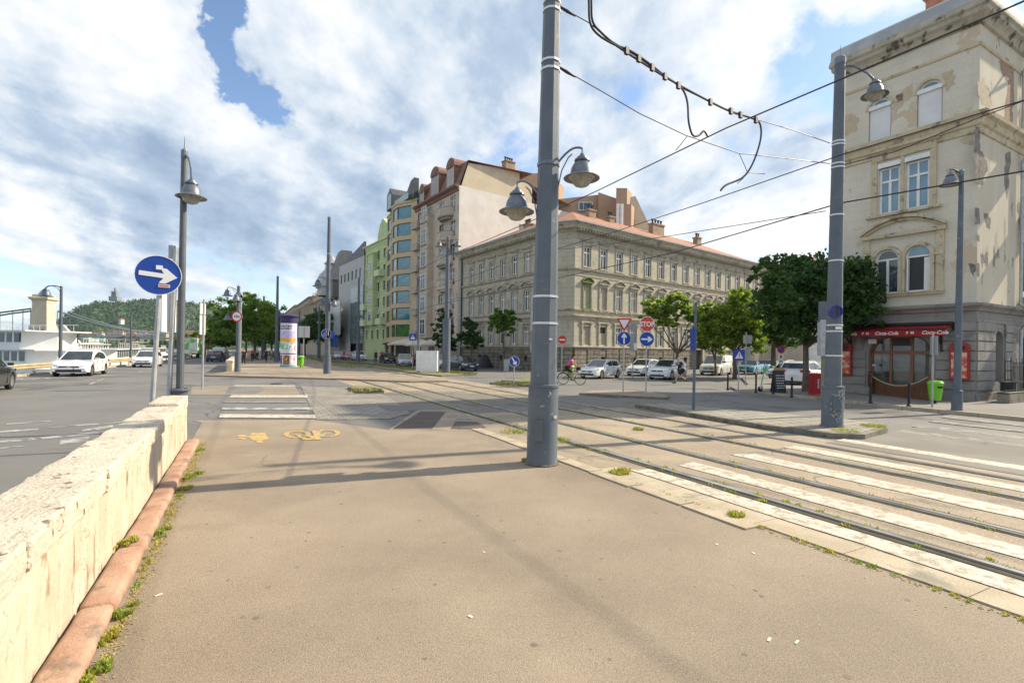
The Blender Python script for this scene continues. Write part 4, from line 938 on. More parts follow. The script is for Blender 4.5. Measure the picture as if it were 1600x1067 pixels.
rt = thing('restaurant_corner_house', 'peeling cream four storey corner house with grey rusticated ground floor', 'building')
fF2, fS2, fN = Face(J,K), Face(K, K+dS*16), Face(J + Vector((-dS.x*-1,-dS.y*-1,0))*15, J)
ZT = 16.75; ZG = 4.12
z3b = 12.45
f = fF2
def P2(px,py): return f.tz(px,py)
def opn(x0,x1,y0,y1,arch=True,dz=0):    # px columns, py top/bottom
    a, c = f.t(x0), f.t(x1); zb = P2((x0+x1)/2,y1)[1]; zt_ = P2((x0+x1)/2,y0)[1]; return (a,c,zb,zt_,(c-a)/2 if arch else 0)
W3 = [opn(1353,1388,157,219), opn(1428,1468,125,194)]
W2 = [opn(1370,1403,262,334,False), opn(1412,1449,250,326,False)]
W1 = [opn(1366,1403,390,458), opn(1413,1453,383,457)]
def lvl(ws, hb=None, ht=None):
    zb = sum(w[2] for w in ws)/2; zt_ = sum(w[3] for w in ws)/2; return [(w[0],w[1],zb,zt_,w[4]) for w in ws]
W3, W2, W1 = lvl(W3), lvl(W2), lvl(W1)
print('WINS', W3, W2, W1, 'L', f.L)
wall(f, rt, ZT, W3+W2+W1, cream, z0=ZG, depth=.26)
shut = mat('white_roller_shutter', (.72,.72,.72), (.66,.66,.66), 1, rough=.5, brick=(4,.06,(.8,.8,.8),.006,(.98,.98,.98),(PI/2,0,0)))
for w in W3:
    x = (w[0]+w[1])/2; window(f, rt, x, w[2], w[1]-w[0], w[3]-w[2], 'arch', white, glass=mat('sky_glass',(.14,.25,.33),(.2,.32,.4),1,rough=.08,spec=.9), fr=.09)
    b = MB(); b.b2(w[0]+.05,w[1]-.05,.06,.11,w[2],w[3]-w[4]); on(f, b, 'roller_shutter', shut, rt)
    b = MB(); b.b2(w[0]-.02,w[1]+.02,-.03,.11,w[3]-w[4]-.02,w[3]-w[4]+.17); on(f, b, 'shutter_box', white, rt)
for w in W2:
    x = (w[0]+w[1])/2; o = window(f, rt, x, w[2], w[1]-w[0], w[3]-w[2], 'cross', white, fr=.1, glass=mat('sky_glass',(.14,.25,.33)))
    b = MB(); b.b2(w[0]-.04,w[1]+.04,-.06,.12,w[3]-.0,w[3]+.22); on(f, b, 'shutter_box', white, rt)
for i, w in enumerate(W1):
    x = (w[0]+w[1])/2
    if i == 0: window(f, rt, x, w[2], w[1]-w[0], w[3]-w[2], 'arch_cross', white, fr=.09)
    else:
        window(f, rt, x, w[2], w[1]-w[0], w[3]-w[2], 'arch', white, fr=.09, glass=win_dark)
        b = MB(); b.bar((w[0]+.1,.12,w[2]+.05),(w[0]+.1,.12,w[3]-w[4]-.1),.28,.05); b.bar((w[1]-.12,.1,w[2]+.05),(w[1]-.12,.1,w[3]-w[4]-.1),.06,.3); on(f, b, 'open_casement', white, rt)
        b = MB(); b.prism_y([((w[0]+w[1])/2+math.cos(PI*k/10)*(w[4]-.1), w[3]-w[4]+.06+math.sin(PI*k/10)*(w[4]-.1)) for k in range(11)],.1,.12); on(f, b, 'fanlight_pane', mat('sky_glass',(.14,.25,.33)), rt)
def archivolt(b, w, t=.2, y=-.08, legs=True):
    cx, R, zs = (w[0]+w[1])/2, (w[1]-w[0])/2, w[3]-w[4]; n = 14
    for k in range(n):
        a0, a1 = PI*k/n, PI*(k+1)/n; b.prism_y([(cx+(R+t)*math.cos(a0),zs+(R+t)*math.sin(a0)),(cx+(R)*math.cos(a0),zs+R*math.sin(a0)),(cx+R*math.cos(a1),zs+R*math.sin(a1)),(cx+(R+t)*math.cos(a1),zs+(R+t)*math.sin(a1))], y, .01)
    if legs: b.b2(cx-R-t,cx-R,y,.01,w[2],zs); b.b2(cx+R,cx+R+t,y,.01,w[2],zs)
b = MB()
for w in W1: archivolt(b, w, .16)
m0, m1 = W1[0][0]-.5, W1[1][1]+.5; zs = W1[0][3]-W1[0][4]
b.b2(m0,m1,-.16,.01,W1[0][2]-.16,W1[0][2]-.02); b.b2(m0-.05,m1+.05,-.22,.01,W1[0][2]-.05,W1[0][2]); b.b2(m0,m0+.28,-.1,.01,W1[0][2],W1[0][3]+.55); b.b2(m1-.28,m1,-.1,.01,W1[0][2],W1[0][3]+.55)
b.b2(m0-.08,m1+.08,-.18,.01,W1[0][3]+.55,W1[0][3]+.72); b.b2(m0,W1[0][0]-.16,-.14,.01,zs-.06,zs+.06); b.b2(W1[1][1]+.16,m1,-.14,.01,zs-.06,zs+.06)
zc = W1[0][3]+.72; n = 14; cx = (m0+m1)/2; R = (m1-m0)/2+.08   # segmental pediment
for k in range(n):
    x0, x1 = cx-R+2*R*k/n, cx-R+2*R*(k+1)/n; h0, h1 = [zc+.62*(1-((x-cx)/R)**2)+.04 for x in (x0,x1)]
    b.prism_y([(x0,h0),(x1,h1),(x1,h1+.13),(x0,h0+.13)], -.26, .01)
    b.prism_y([(x0,h0-.14),(x1,h1-.14),(x1,h1-.02),(x0,h0-.02)], -.12, .01)
on(f, b, 'arched_window_surround', ctrim, rt)
b = MB(); m0, m1 = W2[0][0]-.28, W2[1][1]+.28
b.b2(m0,W2[0][0]-.05,-.08,.01,W2[0][2],W2[0][3]+.35); b.b2(W2[1][1]+.05,m1,-.08,.01,W2[0][2],W2[0][3]+.35); b.b2(W2[0][1]+.05,W2[1][0]-.05,-.08,.01,W2[0][2],W2[0][3]+.35)
b.b2(m0,m1,-.1,.01,W2[0][3]+.35,W2[0][3]+.7); b.b2(m0-.22,m1+.22,-.28,.01,W2[0][3]+.78,W2[0][3]+.9); b.b2(m0-.12,m1+.12,-.18,.01,W2[0][3]+.7,W2[0][3]+.78)
b.b2(m0-.2,m1+.2,-.22,.01,W2[0][2]-.14,W2[0][2]-.02)
on(f, b, 'rectangular_window_surround', ctrim, rt)
for w in W3:
    b = MB(); archivolt(b, w, .12, -.05, False); on(f, b, 'top_window_surround', ctrim, rt)
pth = [J, K, K+dS*16]
b = MB(); zb3 = W3[0][2]
sweep(b, [(.0,zb3-1.0),(.06,zb3-.98),(.06,zb3-.72),(.14,zb3-.66),(.2,zb3-.4),(.34,zb3-.32),(.36,zb3-.16),(.0,zb3-.08)], pth); b.build('belt_cornice', ctrim, rt)
b = MB(); sweep(b, [(.0,ZT-1.35),(.05,ZT-1.33),(.07,ZT-1.22),(0,ZT-1.2)], pth); b.build('frieze_line', ctrim, rt)
b = MB(); sweep(b, [(.0,ZT-.42),(.1,ZT-.38),(.16,ZT-.22),(.22,ZT-.12),(.34,ZT-.02),(.36,ZT+.14),(.44,ZT+.22),(.44,ZT+.30),(.4,ZT+.5),(0,ZT+.5)], [fN.at(0)]+pth); b.build('main_cornice', corn, rt)
b = MB(); sweep(b, [(.38,ZT+.48),(.36,ZT+1.0),(.1,ZT+1.2),(.0,ZT+1.1)], [fN.at(0)]+pth); b.build('sheet_metal_parapet', metal_roof, rt)
b = MB(); sweep(b, [(.0,ZG-.12),(.1,ZG-.1),(.16,ZG+.0),(.32,ZG+.1),(.34,ZG+.2),(0,ZG+.26)], pth); sweep(b, [(0,ZG-.6),(.06,ZG-.58),(.06,ZG-.46),(0,ZG-.44)], pth); b.build('ground_floor_cornice', grust, rt)
chimney(rt, fS2.at(2.6,2.5), .9, .7, ZT, ZT+3.0, mat('red_brick',(.42,.17,.1),(.5,.24,.15),3,rough=.9,brick=(.25,.08,(1.4,1.4,1.4),.012,(.8,.8,.8),(PI/2,0,0))), 1, fS2.ang)
b = MB(); b.add([J+Vector((0,0,ZT+.4)),K+Vector((0,0,ZT+.4)),K+dS*16+Vector((0,0,ZT+.4)),J+dS*15+Vector((0,0,ZT+.4))],[(0,1,2,3)]); b.build('roof', metal_roof, rt)
# ground floor front with the wide restaurant arch
xa, xb = f.t(1358), f.t(1459); zt_ = f.tz(1420,520)[1]
wall(f, rt, ZG, [(xa,xb,0,zt_,.95)], grust, depth=.4, name='ground_floor_wall')
for a, c in ((0.02,xa-.12),(xb+.12,f.L+.0)):
    b = MB()
    for z in (.12,.55,.98,1.41,1.84,2.27,2.7,3.13):
        aa, cc = a, c
        if z > 2: aa, cc = (a, c-.15) if a < 1 else (a+.15, c)
        b.b2(aa,cc,-.07,.01,z+.03,z+.40)
    on(f, b, 'rustication', grust, rt)
b = MB(); b.b2(0,f.L,-.12,0,0,.45); on(f, b, 'plinth', grust, rt)
wood = mat('varnished_wood', (.20,.075,.028), (.27,.11,.04), 4, rough=.45, stretch=(6,6,1), speck=.15)
fl = mat('shop_glass', (.045,.055,.055), (.12,.12,.10), 1.2, rough=.03, spec=1)
b = MB(); w = xb-xa
for q in (xa+.05,xa+w*.33,xa+w*.66,xb-.05): b.b2(q-.06,q+.06,.22,.34,.05,2.15)
for q in (xa+w*.33,xa+w*.66): b.b2(q-.05,q+.05,.23,.33,2.2,zt_-.1)
b.b2(xa,xb,.2,.35,2.1,2.26); b.b2(xa,xb,.21,.34,.05,.65); b.b2(xa+w*.33,xa+w*.66,.2,.36,2.55,zt_-.12)
R = w/2; cx = xa+R
for k in range(14):
    a0, a1 = PI*k/14, PI*(k+1)/14; b.prism_y([(cx+R*math.cos(a0),zt_-.95+.95*math.sin(a0)),(cx+(R-.12)*math.cos(a0),zt_-.95+.85*math.sin(a0)),(cx+(R-.12)*math.cos(a1),zt_-.95+.85*math.sin(a1)),(cx+R*math.cos(a1),zt_-.95+.95*math.sin(a1))],.2,.36)
d_ = on(f, b, 'door', wood, rt)
b = MB(); b.prism_y([(xa,.1),(xb,.1)]+[(cx+R*math.cos(PI*k/12),zt_-.95+.95*math.sin(PI*k/12)) for k in range(13)],.28,.30)
g = b.build('door_glass', fl, d_)
b = MB(); b.b2(xa+w*.36,xa+w*.63,.16,.2,2.5,2.85); b.build('dark_sign', iron, d_)
# side face
fs = fS2; tp = fs.t(1589)
so = [(tp+.7,tp+2.0,5.2,8.3,.65),(tp+.7,tp+2.0,9.2,11.6,0),(tp+.7,tp+2.0,13.2,15.4,.65)]
wall(fs, rt, ZT, so, cream_side, z0=ZG, depth=.26)
for o in so: window(fs, rt, (o[0]+o[1])/2, o[2], 1.3, o[3]-o[2], 'arch_cross' if o[4] else 'cross', dark_fr)
wall(fs, rt, ZG, [(2.0,3.0,.9,3.2,.5),(tp+.6,tp+2.4,0,3.2,.8)], grust, depth=.3, name='ground_floor_wall')
b = MB(); b.b2(2.0,3.0,.29,.31,.9,3.2); on(fs, b, 'niche', grust, rt); b = MB(); b.b2(tp+.6,tp+2.4,.29,.31,0,3.2); on(fs, b, 'gateway', win_dark, rt)
for a, c in ((0.02,1.92),(3.08,tp-.3)):
    b = MB()
    for z in (.55,.98,1.41,1.84,2.27,2.7,3.13):
        b.b2(a,c,-.07,.01,z+.03,z+.40)
    on(fs, b, 'rustication', grust, rt)
b = MB(); b.b2(0,tp,-.12,0,0,.45); on(fs, b, 'plinth', grust, rt)
b = MB(); b.tube([(tp,-.12,ZT-.3),(tp,-.5,ZT-.6),(tp,-.12,ZT-1.2),(tp,-.12,zb3-.1),(tp,-.5,zb3-.4),(tp,-.5,zb3-.8),(tp,-.12,zb3-1.4),(tp,-.12,ZG+.4),(tp,-.45,ZG+.1),(tp,-.45,ZG-.3),(tp,-.15,ZG-.8),(tp,-.15,.1)],.07,8); on(fs, b, 'drainpipe', galv, rt)
for z in (4.9, 8.9, 12.9):
    b = MB(); b.b2(tp+.4,tp+2.6,-1.1,0,z-.15,z); o = on(fs, b, 'balcony', grust, rt)
    b = MB(); b.b2(tp+.4,tp+2.6,-1.08,-1.04,z+.95,z+1.0); [b.tube([(tp+.45+.13*k,-1.06,z),(tp+.45+.13*k,-1.06,z+.95)],.012,5,False) for k in range(17)]; [b.tube([(tp+.42,-1.06+.15*k,z),(tp+.42,-1.06+.15*k,z+.95)],.012,5,False) for k in range(7)]; b.build('railing', iron, o)
pf = MB(); r = random.Random(4)
for k in range(260): q = Vector((tp+.5+r.random()*1.9, -1.1+r.uniform(-.1,.12), 13.75+r.random()*.3)); a = r.random()*3; pf.box(q,(.05,.05,.03),a)
on(fs, pf, 'balcony_flowers', mat('red_flowers',(.35,.02,.06),(.06,.12,.02),8,rough=.8), rt)
wall(fN, rt, ZT, [], cream, name='rear_wall'); wall(Face(K+dS*16, J+dS*15.5), rt, ZT, [], cream, name='rear_wall')
# fallen plaster: thin patches where the coat has come off
scar = mat('exposed_masonry', (.17,.15,.13), (.27,.24,.20), 4, rough=.95, speck=.5, sscale=25, bump=.6); scar_b = mat('exposed_brick', (.30,.2,.14), (.38,.27,.19), 4, rough=.95, speck=.5, sscale=20, bump=.6); tanp = mat('bare_render', (.55,.46,.33), (.49,.40,.28), 3, rough=.95, speck=.5, sscale=20, bump=.5)
def patch(fc, pts, m, seed, name='plaster_scar', off=-.004):
    rr = random.Random(seed); P_ = [fc.tz(*p) for p in pts]; Q = []
    for i, p in enumerate(P_):
        q = P_[(i+1)%len(P_)]; d = math.hypot(q[0]-p[0], q[1]-p[1])
        for k in range(6): u = k/6; a = d*.10; Q.append((p[0]+(q[0]-p[0])*u+rr.uniform(-a,a)*(k>0), p[1]+(q[1]-p[1])*u+rr.uniform(-a,a)*(k>0)))
    from mathutils.geometry import tessellate_polygon
    tri = tessellate_polygon([[Vector((x,z,0)) for x, z in Q]]); b = MB(); b.add([(x,off,z) for x, z in Q],[tuple(t_) for t_ in tri]); on(fc, b, name, m, rt)
for i, (m_, pts) in enumerate(((scar,[(1522,195),(1530,200),(1531,235),(1541,250),(1543,262),(1535,290),(1524,285),(1521,240)]),(scar_b,[(1560,95),(1572,90),(1585,110),(1585,150),(1580,195),(1568,190),(1575,130),(1565,115)]),(scar,[(1570,240),(1578,236),(1577,290),(1573,312),(1569,290)]),
    (scar,[(1523,325),(1530,325),(1531,350),(1524,352)]),(scar,[(1536,330),(1548,340),(1547,358),(1541,355)]),(scar,[(1526,366),(1531,368),(1530,378),(1526,376)]),(scar,[(1525.5,411),(1531,413),(1530,433),(1525.5,430)]),(scar,[(1532,395),(1539,398),(1539,412),(1533,410)]),(tanp,[(1515+12,130),(1538,122),(1545,150),(1552,165),(1540,170),(1529,150)]))):
    patch(fS2, pts, m_, i)
for i, (m_, pts) in enumerate(((tanp,[(1393,170),(1402,150),(1415,138),(1427,130),(1427,152),(1412,160),(1400,178)]),(tanp,[(1470,116),(1488,108),(1493,130),(1480,145),(1470,135)]),(tanp,[(1317,182),(1330,178),(1342,185),(1338,205),(1322,214),(1317,205)]),(tanp,[(1498,218),(1520,207),(1521,228),(1508,226)]),(scar_b,[(1400,150),(1410,146),(1412,156),(1402,162)]),(scar,[(1514,411),(1523,413),(1523,432),(1516,425)]),(tanp,[(1478,265),(1492,262),(1494,272),(1480,274)]))):
    patch(fF2, pts, m_, 20+i)
# awning
red = mat('red_awning_cloth', (.33,.008,.01), (.27,.007,.008), 3, rough=.7)
aw = thing('awning', 'red awning with white script lettering over the restaurant arch', 'awning', fF2.at(0,0,0), fF2.ang)
x0, x1 = f.t(1318), f.t(1490); z0 = f.tz(1420,506)[1]; za = 3.42
b = MB(); b.add([(x0,-.1,za),(x1,-.1,za),(x1,-.95,za-.22),(x0,-.95,za-.22)],[(0,1,2,3)]); b.add([(x0,-.1,za-.01),(x1,-.1,za-.01),(x1,-.95,za-.23),(x0,-.95,za-.23)],[(3,2,1,0)]); b.build('canopy', red, aw)
b = MB(); b.b2(x0,x1,-.97,-.95,za-.50,za-.21); b.build('valance', red, aw)
b = MB(); b.tube([(x0,-.1,za+.06),(x1,-.1,za+.06)],.1); b.tube([(x0,-.98,za-.2),(x1,-.98,za-.2)],.025); b.bar((x1+.06,0,za),(x1+.06,-.2,za-.1),.12,.3); b.build('roller_tube', iron, aw)
b = MB()
for x in (x0+.4,x1-.4): b.bar((x,-.05,za-.9),(x,-.9,za-.25),.05,.05); b.bar((x,-.03,za-1.2),(x,-.03,za-.1),.16,.08)
b.build('folding_arm', iron, aw)
wl = mat('white_lettering', (.8,.78,.75), rough=.6)
for k, (px, tx_) in enumerate(((1337,'Coca-Cola'),(1367,'P  M'),(1399,'Coca-Cola'),(1436,'P  M'),(1474,'Coca-Cola'))):
    text_mesh(tx_, .22 if tx_[0]=='C' else .16, wl, aw, loc=(f.t(px),-.976,za-.36), shear=.35 if tx_[0]=='C' else 0, bold=.004)
# menu boards, planters, small plates
board = mat('red_board', (.34,.03,.025), (.28,.02,.02), 2, rough=.5); bpan = mat('board_print', (.55,.09,.05), (.75,.45,.3), 5, lo=.48, hi=.56, rough=.5, detail=3)
for px, nm in ((1323,'left'),(1506,'right')):
    x = f.t(px) if px < 1500 else f.t(1522)-.42
    t = thing('menu_board', 'red arched menu board %s of the restaurant arch' % ('on the wall left' if nm=='left' else 'by the house corner, right'), 'menu board', f.at(x,-.18,1.0), f.ang)
    b = MB(); w = .34; b.prism_y([(-w,0),(w,0),(w,1.45)]+[(w*math.cos(PI*k/8),1.45+.22*math.sin(PI*k/8)) for k in range(1,8)]+[(-w,1.45)],-.06,.1); b.build('frame', board, t)
    b = MB(); b.b2(-w+.07,w-.07,-.075,-.06,.1,1.2); b.build('poster', bpan, t); b = MB(); b.prism([(.2*math.cos(PI*k/8),.14*math.sin(PI*k/8)) for k in range(16)],-.01,.01,Matrix.Rotation(PI/2,3,'X')); b.build('emblem', iron, t, loc=(0,-.07,1.4))
    text_mesh('MENU', .14, wl, t, loc=(0,-.082,1.08))
    if nm == 'right': pass
t = tag(MB().b2(-.18,.18,-.03,.0,0,.22).build('wall_plate', white, loc=f.at(f.t(1365),-.08,2.6), rz=f.ang), 'cream plate high on the grey wall left of the restaurant arch', 'sign')
t = tag(MB().b2(-.07,.07,-.03,.0,0,.1).build('wall_plate', mat('pink_plate',(.6,.4,.35)), loc=f.at(f.t(1368),-.08,1.5), rz=f.ang), 'small pinkish plate low on the wall left of the arch', 'sign')
# timber rope fence panels in front of the door
pw = mat('dark_planter_wood', (.12,.045,.02), (.17,.07,.03), 4, rough=.6, stretch=(8,8,1))
pa, pb = G(1358,615,.12), G(1452,626,.12)
t = thing('timber_barrier', 'brown timber terrace barrier with curved top in front of the restaurant door', 'barrier', (0,0,0))
fb = Face(pa,pb); b = MB()
for k in range(34):
    x = fb.L*k/33; u = abs(x/fb.L-.5)*2; hz_ = .45+.50*u**2.2; b.b2(x-.045,x+.045,-.02,.02,.05,hz_)
on(fb, b, 'slats', pw, t, z=.12); b = MB()
for q in (0,fb.L): b.b2(q-.06,q+.06,-.06,.06,0,1.1)
b.b2(0,fb.L,-.04,.04,.0,.1); on(fb, b, 'posts', pw, t, z=.12)
b = MB(); b.tube([(fb.L*k/14,-.04,.52+.50*(abs(k/7-1))**2.0) for k in range(15)],.03,6); on(fb, b, 'rope', mat('rope',(.45,.38,.28),rough=.9), t, z=.12)
for q0, q1, lb in ((pa, f.at(f.t(1368),-.3,0), 'short timber side panel closing the left end of the restaurant terrace'), (pb, f.at(f.t(1462),-.3,0), 'short timber side panel beside the green bin at the restaurant')):
    t = thing('timber_barrier', lb, 'barrier'); ff = Face(q0,q1); b = MB()
    n = max(4,int(ff.L/.1))
    for k in range(n): x = ff.L*(k+.5)/n; b.b2(x-.04,x+.04,-.02,.02,.05,.95)
    on(ff, b, 'slats', pw, t, z=.12); b = MB(); b.b2(0,ff.L,-.03,.03,.95,1.02); on(ff, b, 'top_rail', pw, t, z=.12)
# iron railing and low stone wall on the right
t = thing('iron_railing', 'black iron railing along the side of the cream corner house', 'railing')
ra, rb_ = fS2.at(.1,-.9,.0), fS2.at(9,-.9,0); ff = Face(ra, rb_); b = MB()
for k in range(56):
    x = ff.L*k/55; b.tube([(x,0,.45),(x,0,1.85 if k%4==0 else 1.7)],.012,5)
for z in (.5,.85,1.55): b.b2(0,ff.L,-.015,.015,z,z+.03)
on(ff, b, 'bars', iron, t, z=.12)
t = tag(on(ff, MB().b2(-.1,ff.L,-.2,.2,.0,.46), 'low_stone_wall', stone_base, None, z=.10), 'low rough stone wall carrying the iron railing at right', 'wall')
t = tag(on(ff, MB().b2(-.2,.2,-.2,.2,0,.35).b2(-.24,.24,-.24,.24,.35,.4), 'planter', iron, None, x=1.3, y=.25, z=.57), 'black square planter behind the iron railing', 'planter')
# houses on the rise behind the trees
bt = thing('hillside_house', 'large pale house with brown roof on the hill behind the dark tree', 'building')
for x0, x1, py, Y, rz, mm in ((1232,1262,404,170,0,old),(1262,1290,398,172,0,firewall),(1210,1236,410,168,0,old2)):
    a, c = AT(x0,py,Y), AT(x1,py,Y); b = MB(); b.b2(a.x,c.x,Y,Y+14,0,a.z-2.2); b.build('wall', mm, bt)
    b = MB(); b.add([(a.x-.3,Y-.5,a.z-2.2),(c.x+.3,Y-.5,a.z-2.2),(c.x+.3,Y+14,a.z-2.2),(a.x-.3,Y+14,a.z-2.2),(a.x+1,Y+5,a.z),(c.x-1,Y+5,a.z)],[(0,1,5,4),(1,2,5),(2,3,4,5),(3,0,4)]); b.build('roof', mans, bt)
    for k in range(3): q = a.x+(c.x-a.x)*(k+.5)/3; MB().b2(q-.6,q+.6,Y-.06,Y,a.z-5,a.z-3.2).build('window', win_glass, bt)
# ------------------------------------------------------------------ lamps, tram poles, wires
lamp_metal = mat('lamp_metal', (.12,.14,.17), (.17,.19,.22), 4, rough=.4, metal=.3)
lamp_in = mat('lamp_inside', (.5,.46,.36), rough=.5)
def lamp_head(parent, loc, sc=1.0, globe=True):
    """bell shaped lantern hung from an arm end at loc"""
    b = MB(); b.lathe([(.02,0),(.05,-.02),(.05,-.07),(.11,-.09),(.12,-.13),(.17,-.15),(.18,-.19),(.15,-.21),(.20,-.27),(.245,-.36),(.26,-.46),(.27,-.50),(.38,-.56),(.42,-.585),(.415,-.60),(.36,-.59),(.25,-.55),(.2,-.5)],24)
    o = b.build('lamp_shade', lamp_metal, parent, loc=loc, smooth=True, sharp=35); o.scale = (sc,)*3
    b = MB(); b.lathe([(.39,-.592),(.25,-.555),(.12,-.53),(.01,-.52)],24); b.build('reflector', lamp_in, o)
    if globe:
        b = MB(); b.lathe([(.23,-.56),(.235,-.62),(.21,-.70),(.15,-.76),(.07,-.79),(.005,-.795)],20); b.build('glass_globe', glass_clear, o, smooth=True)
        b = MB(); b.lathe([(.03,-.54),(.05,-.58),(.055,-.66),(.02,-.70),(.003,-.705)],10); b.build('bulb', lamp_in, o, smooth=True)
    return o
def arm(parent, p0, az, reach=.85, rise=.25, sc=1.0, r=.028, brace=True):
    """curved arm leaving the post at height p0 along compass az; returns hanging point"""
    ca, sa = math.cos(az), math.sin(az); pts = []
    for k in range(9):
        u = k/8; x = reach*u; z = rise*math.sin(u*PI*.62)/math.sin(PI*.62)*1.0
        pts.append((p0[0]+ca*x, p0[1]+sa*x, p0[2]+z))
    b = MB(); b.tube(pts, r, 8)
    if brace:
        q = [(p0[0]+ca*x, p0[1]+sa*x, p0[2]+z) for x, z in ((.0,-.75),(.05*reach,-.45),(.2*reach,-.12),(.45*reach,.10*rise/.25),(.6*reach,.16*rise/.25))]; b.tube(q, r*.6, 6)
    b.tube([pts[-1],(pts[-1][0],pts[-1][1],pts[-1][2]-.1)], r*.7, 6)
    b.build('lamp_arm', lamp_metal, parent, smooth=True)
    return (pts[-1][0],pts[-1][1],pts[-1][2]-.08)
def tram_pole(label, loc, top, r0=.27, sleeve=1.35, r1=.2, rt=.13, bands=(), group='tram line poles', ms=pole_grey, facets=12, spike=True, lean=0.0):
    t = thing('tram_pole', label, 'pole', loc, 0, group)
    b = MB(); b.lathe([(r1,sleeve-.02),(rt,top)],facets,cap=True); o = b.build('shaft', ms, t, smooth=True, sharp=20)
    if sleeve > .2:
        b = MB(); b.lathe([(r0*1.06,0),(r0,.08),(r0*.97,sleeve-.04),(r0*1.05,sleeve-.035),(r0*1.05,sleeve),(r1*.9,sleeve+.02)],max(facets,16),cap=True); b.build('base_sleeve', ms, t, smooth=True, sharp=30)
    for z in bands:
        rr = r1+(rt-r1)*(z-sleeve)/(top-sleeve); b = MB(); b.lathe([(rr+.004,-.02),(rr+.012,-.02),(rr+.012,.02),(rr+.004,.02)],facets); b.build('clamp_band', steelband, t, loc=(0,0,z))
    b = MB(); b.lathe([(rt*1.10,-.16),(rt*1.12,.0),(rt*.95,.03),(.02,.05)]+([(.009,.13),(.005,.34),(.001,.35)] if spike else []),facets); b.build('cap', lamp_metal, t, loc=(0,0,top))
    if sleeve > 1 and r0 > .25:
        b = MB(); b.lathe([(r0*1.07,-.0),(r0*1.12,.0),(r0*1.13,.025),(r0*1.06,.03)],16); b.build('ground_collar', mat('rusty_joint',(.14,.09,.06),(.2,.17,.13),8,rough=.9), t)
        b = MB(); b.box((-.3*r0,-r0*.985,.62),(.15,.05,.36)); b.build('inspection_hatch', ms, t)
    t.rotation_euler = (0, lean, 0)
    return t
MP = G(846.5,725); MP.z = .01
main = tram_pole('tall blue grey tram pole with two bell lanterns in the middle foreground', MP, 9.9, .272, 1.40, .235, .125, (2.95,2.48,7.1,6.95,8.15,8.0), lean=.008, facets=10)
for px, py, az, rc in ((897,232,math.radians(-8),.44),(821,280,math.radians(168),.42)):
    z0 = AT(px,py,9.1).z
    h = arm(main, (.15 if rc > .43 else -.15, .0, z0-.30), az if rc > .43 else math.radians(160), rc, .26, r=.02)
    lamp_head(main, h, .76)
b = MB(); b.lathe([(.175,-.03),(.20,-.03),(.20,.03),(.175,.03)],10); b.build('lamp_collar', lamp_metal, main, loc=(0,0,AT(850,260,9.1).z-.0))
stk = mat('sticker', (.75,.75,.72), rough=.6)
def graffiti(parent, z0, z1, r, az0, az1, n, seed, zs=(.7,1)):
    rr = random.Random(seed); b = MB()
    for _ in range(n):
        a = rr.uniform(az0,az1); z = rr.uniform(z0,z1); pts = []
        for k in range(rr.randint(3,7)): a += rr.uniform(-.16,.16); z += rr.uniform(-.05,.05); pts.append((math.cos(a)*(r+.006),math.sin(a)*(r+.006),z))
        b.tube(pts, .005, 4)
    b.build('scratched_scribble', mat('white_scribble',(.55,.57,.58),rough=.8), parent)
graffiti(main, 1.0, 1.3, .272, -2.2, -1.0, 3, 2)
b = MB(); b.box((.2,-.18,.85),(.07,.02,.05),.7); b.build('sticker', mat('tan_sticker',(.5,.42,.3)), main)
b = MB(); b.box((.09,-.2,2.2),(.06,.02,.03),.3); b.build('sticker', stk, main)
b = MB(); b.box((-.23,.16,2.66),(.03,.34,.62)); b.box((-.23,.16,2.05),(.03,.1,.16)); b.build('hanging_plate', galv, main)
RP = G(1300,666,.13); RP.z = .13
rpole = tram_pole('blue grey tram pole with one lantern and scratched base on the paved refuge', RP, 9.68, .258, 1.06, .20, .12, (2.66,2.5,1.86,4.35,5.55,6.9,6.8,7.48,7.4), lean=.008)

b = MB(); b.tube([(.1,0,9.5),(.3,-.12,9.42),(.55,-.28,9.15),(.68,-.36,8.92)],.03,8); b.build('lamp_arm', lamp_metal, rpole, smooth=True)
lamp_head(rpole, (.68,-.36,8.98), .74)
graffiti(rpole, .15, .95, .256, -2.3, -.5, 34, 6)
b = MB(); b.box((-.02,-.215,2.58),(.16,.02,.07)); b.build('sticker', stk, rpole)
b = MB(); b.lathe([(.14,-.05),(.17,-.05),(.17,.05),(.14,.05)],18,M_=Matrix.Rotation(PI/2,3,'X')); b.tube([(.13*math.cos(a*.7)*(.8+.1*math.sin(a*3)),-.02,.16*math.sin(a*.7)) for a in range(28)],.02,6); b.build('cable_coil', mat('blue_cable',(.03,.04,.22),rough=.5), rpole, loc=(-.14,-.26,3.0))
LP = Vector((-7.84,12.1,0))
lp = tram_pole('slim grey lamp pole with one bell lantern behind the end of the stone wall', LP, 6.6, .165, .95, .082, .066, (), 'promenade lamp poles', pole_dark, 12, True, .005)
b = MB(); b.lathe([(.17,0),(.21,.02),(.21,.05),(.17,.07)],16); b.build('collar', pole_dark, lp, loc=(0,0,.93))
b = MB(); b.tube([(.05,-.02,6.5),(.16,-.08,6.4),(.24,-.12,6.15),(.27,-.14,5.9)],.026,8); b.build('lamp_arm', lamp_metal, lp)
lamp_head(lp, (.27,-.14,5.93), .78)
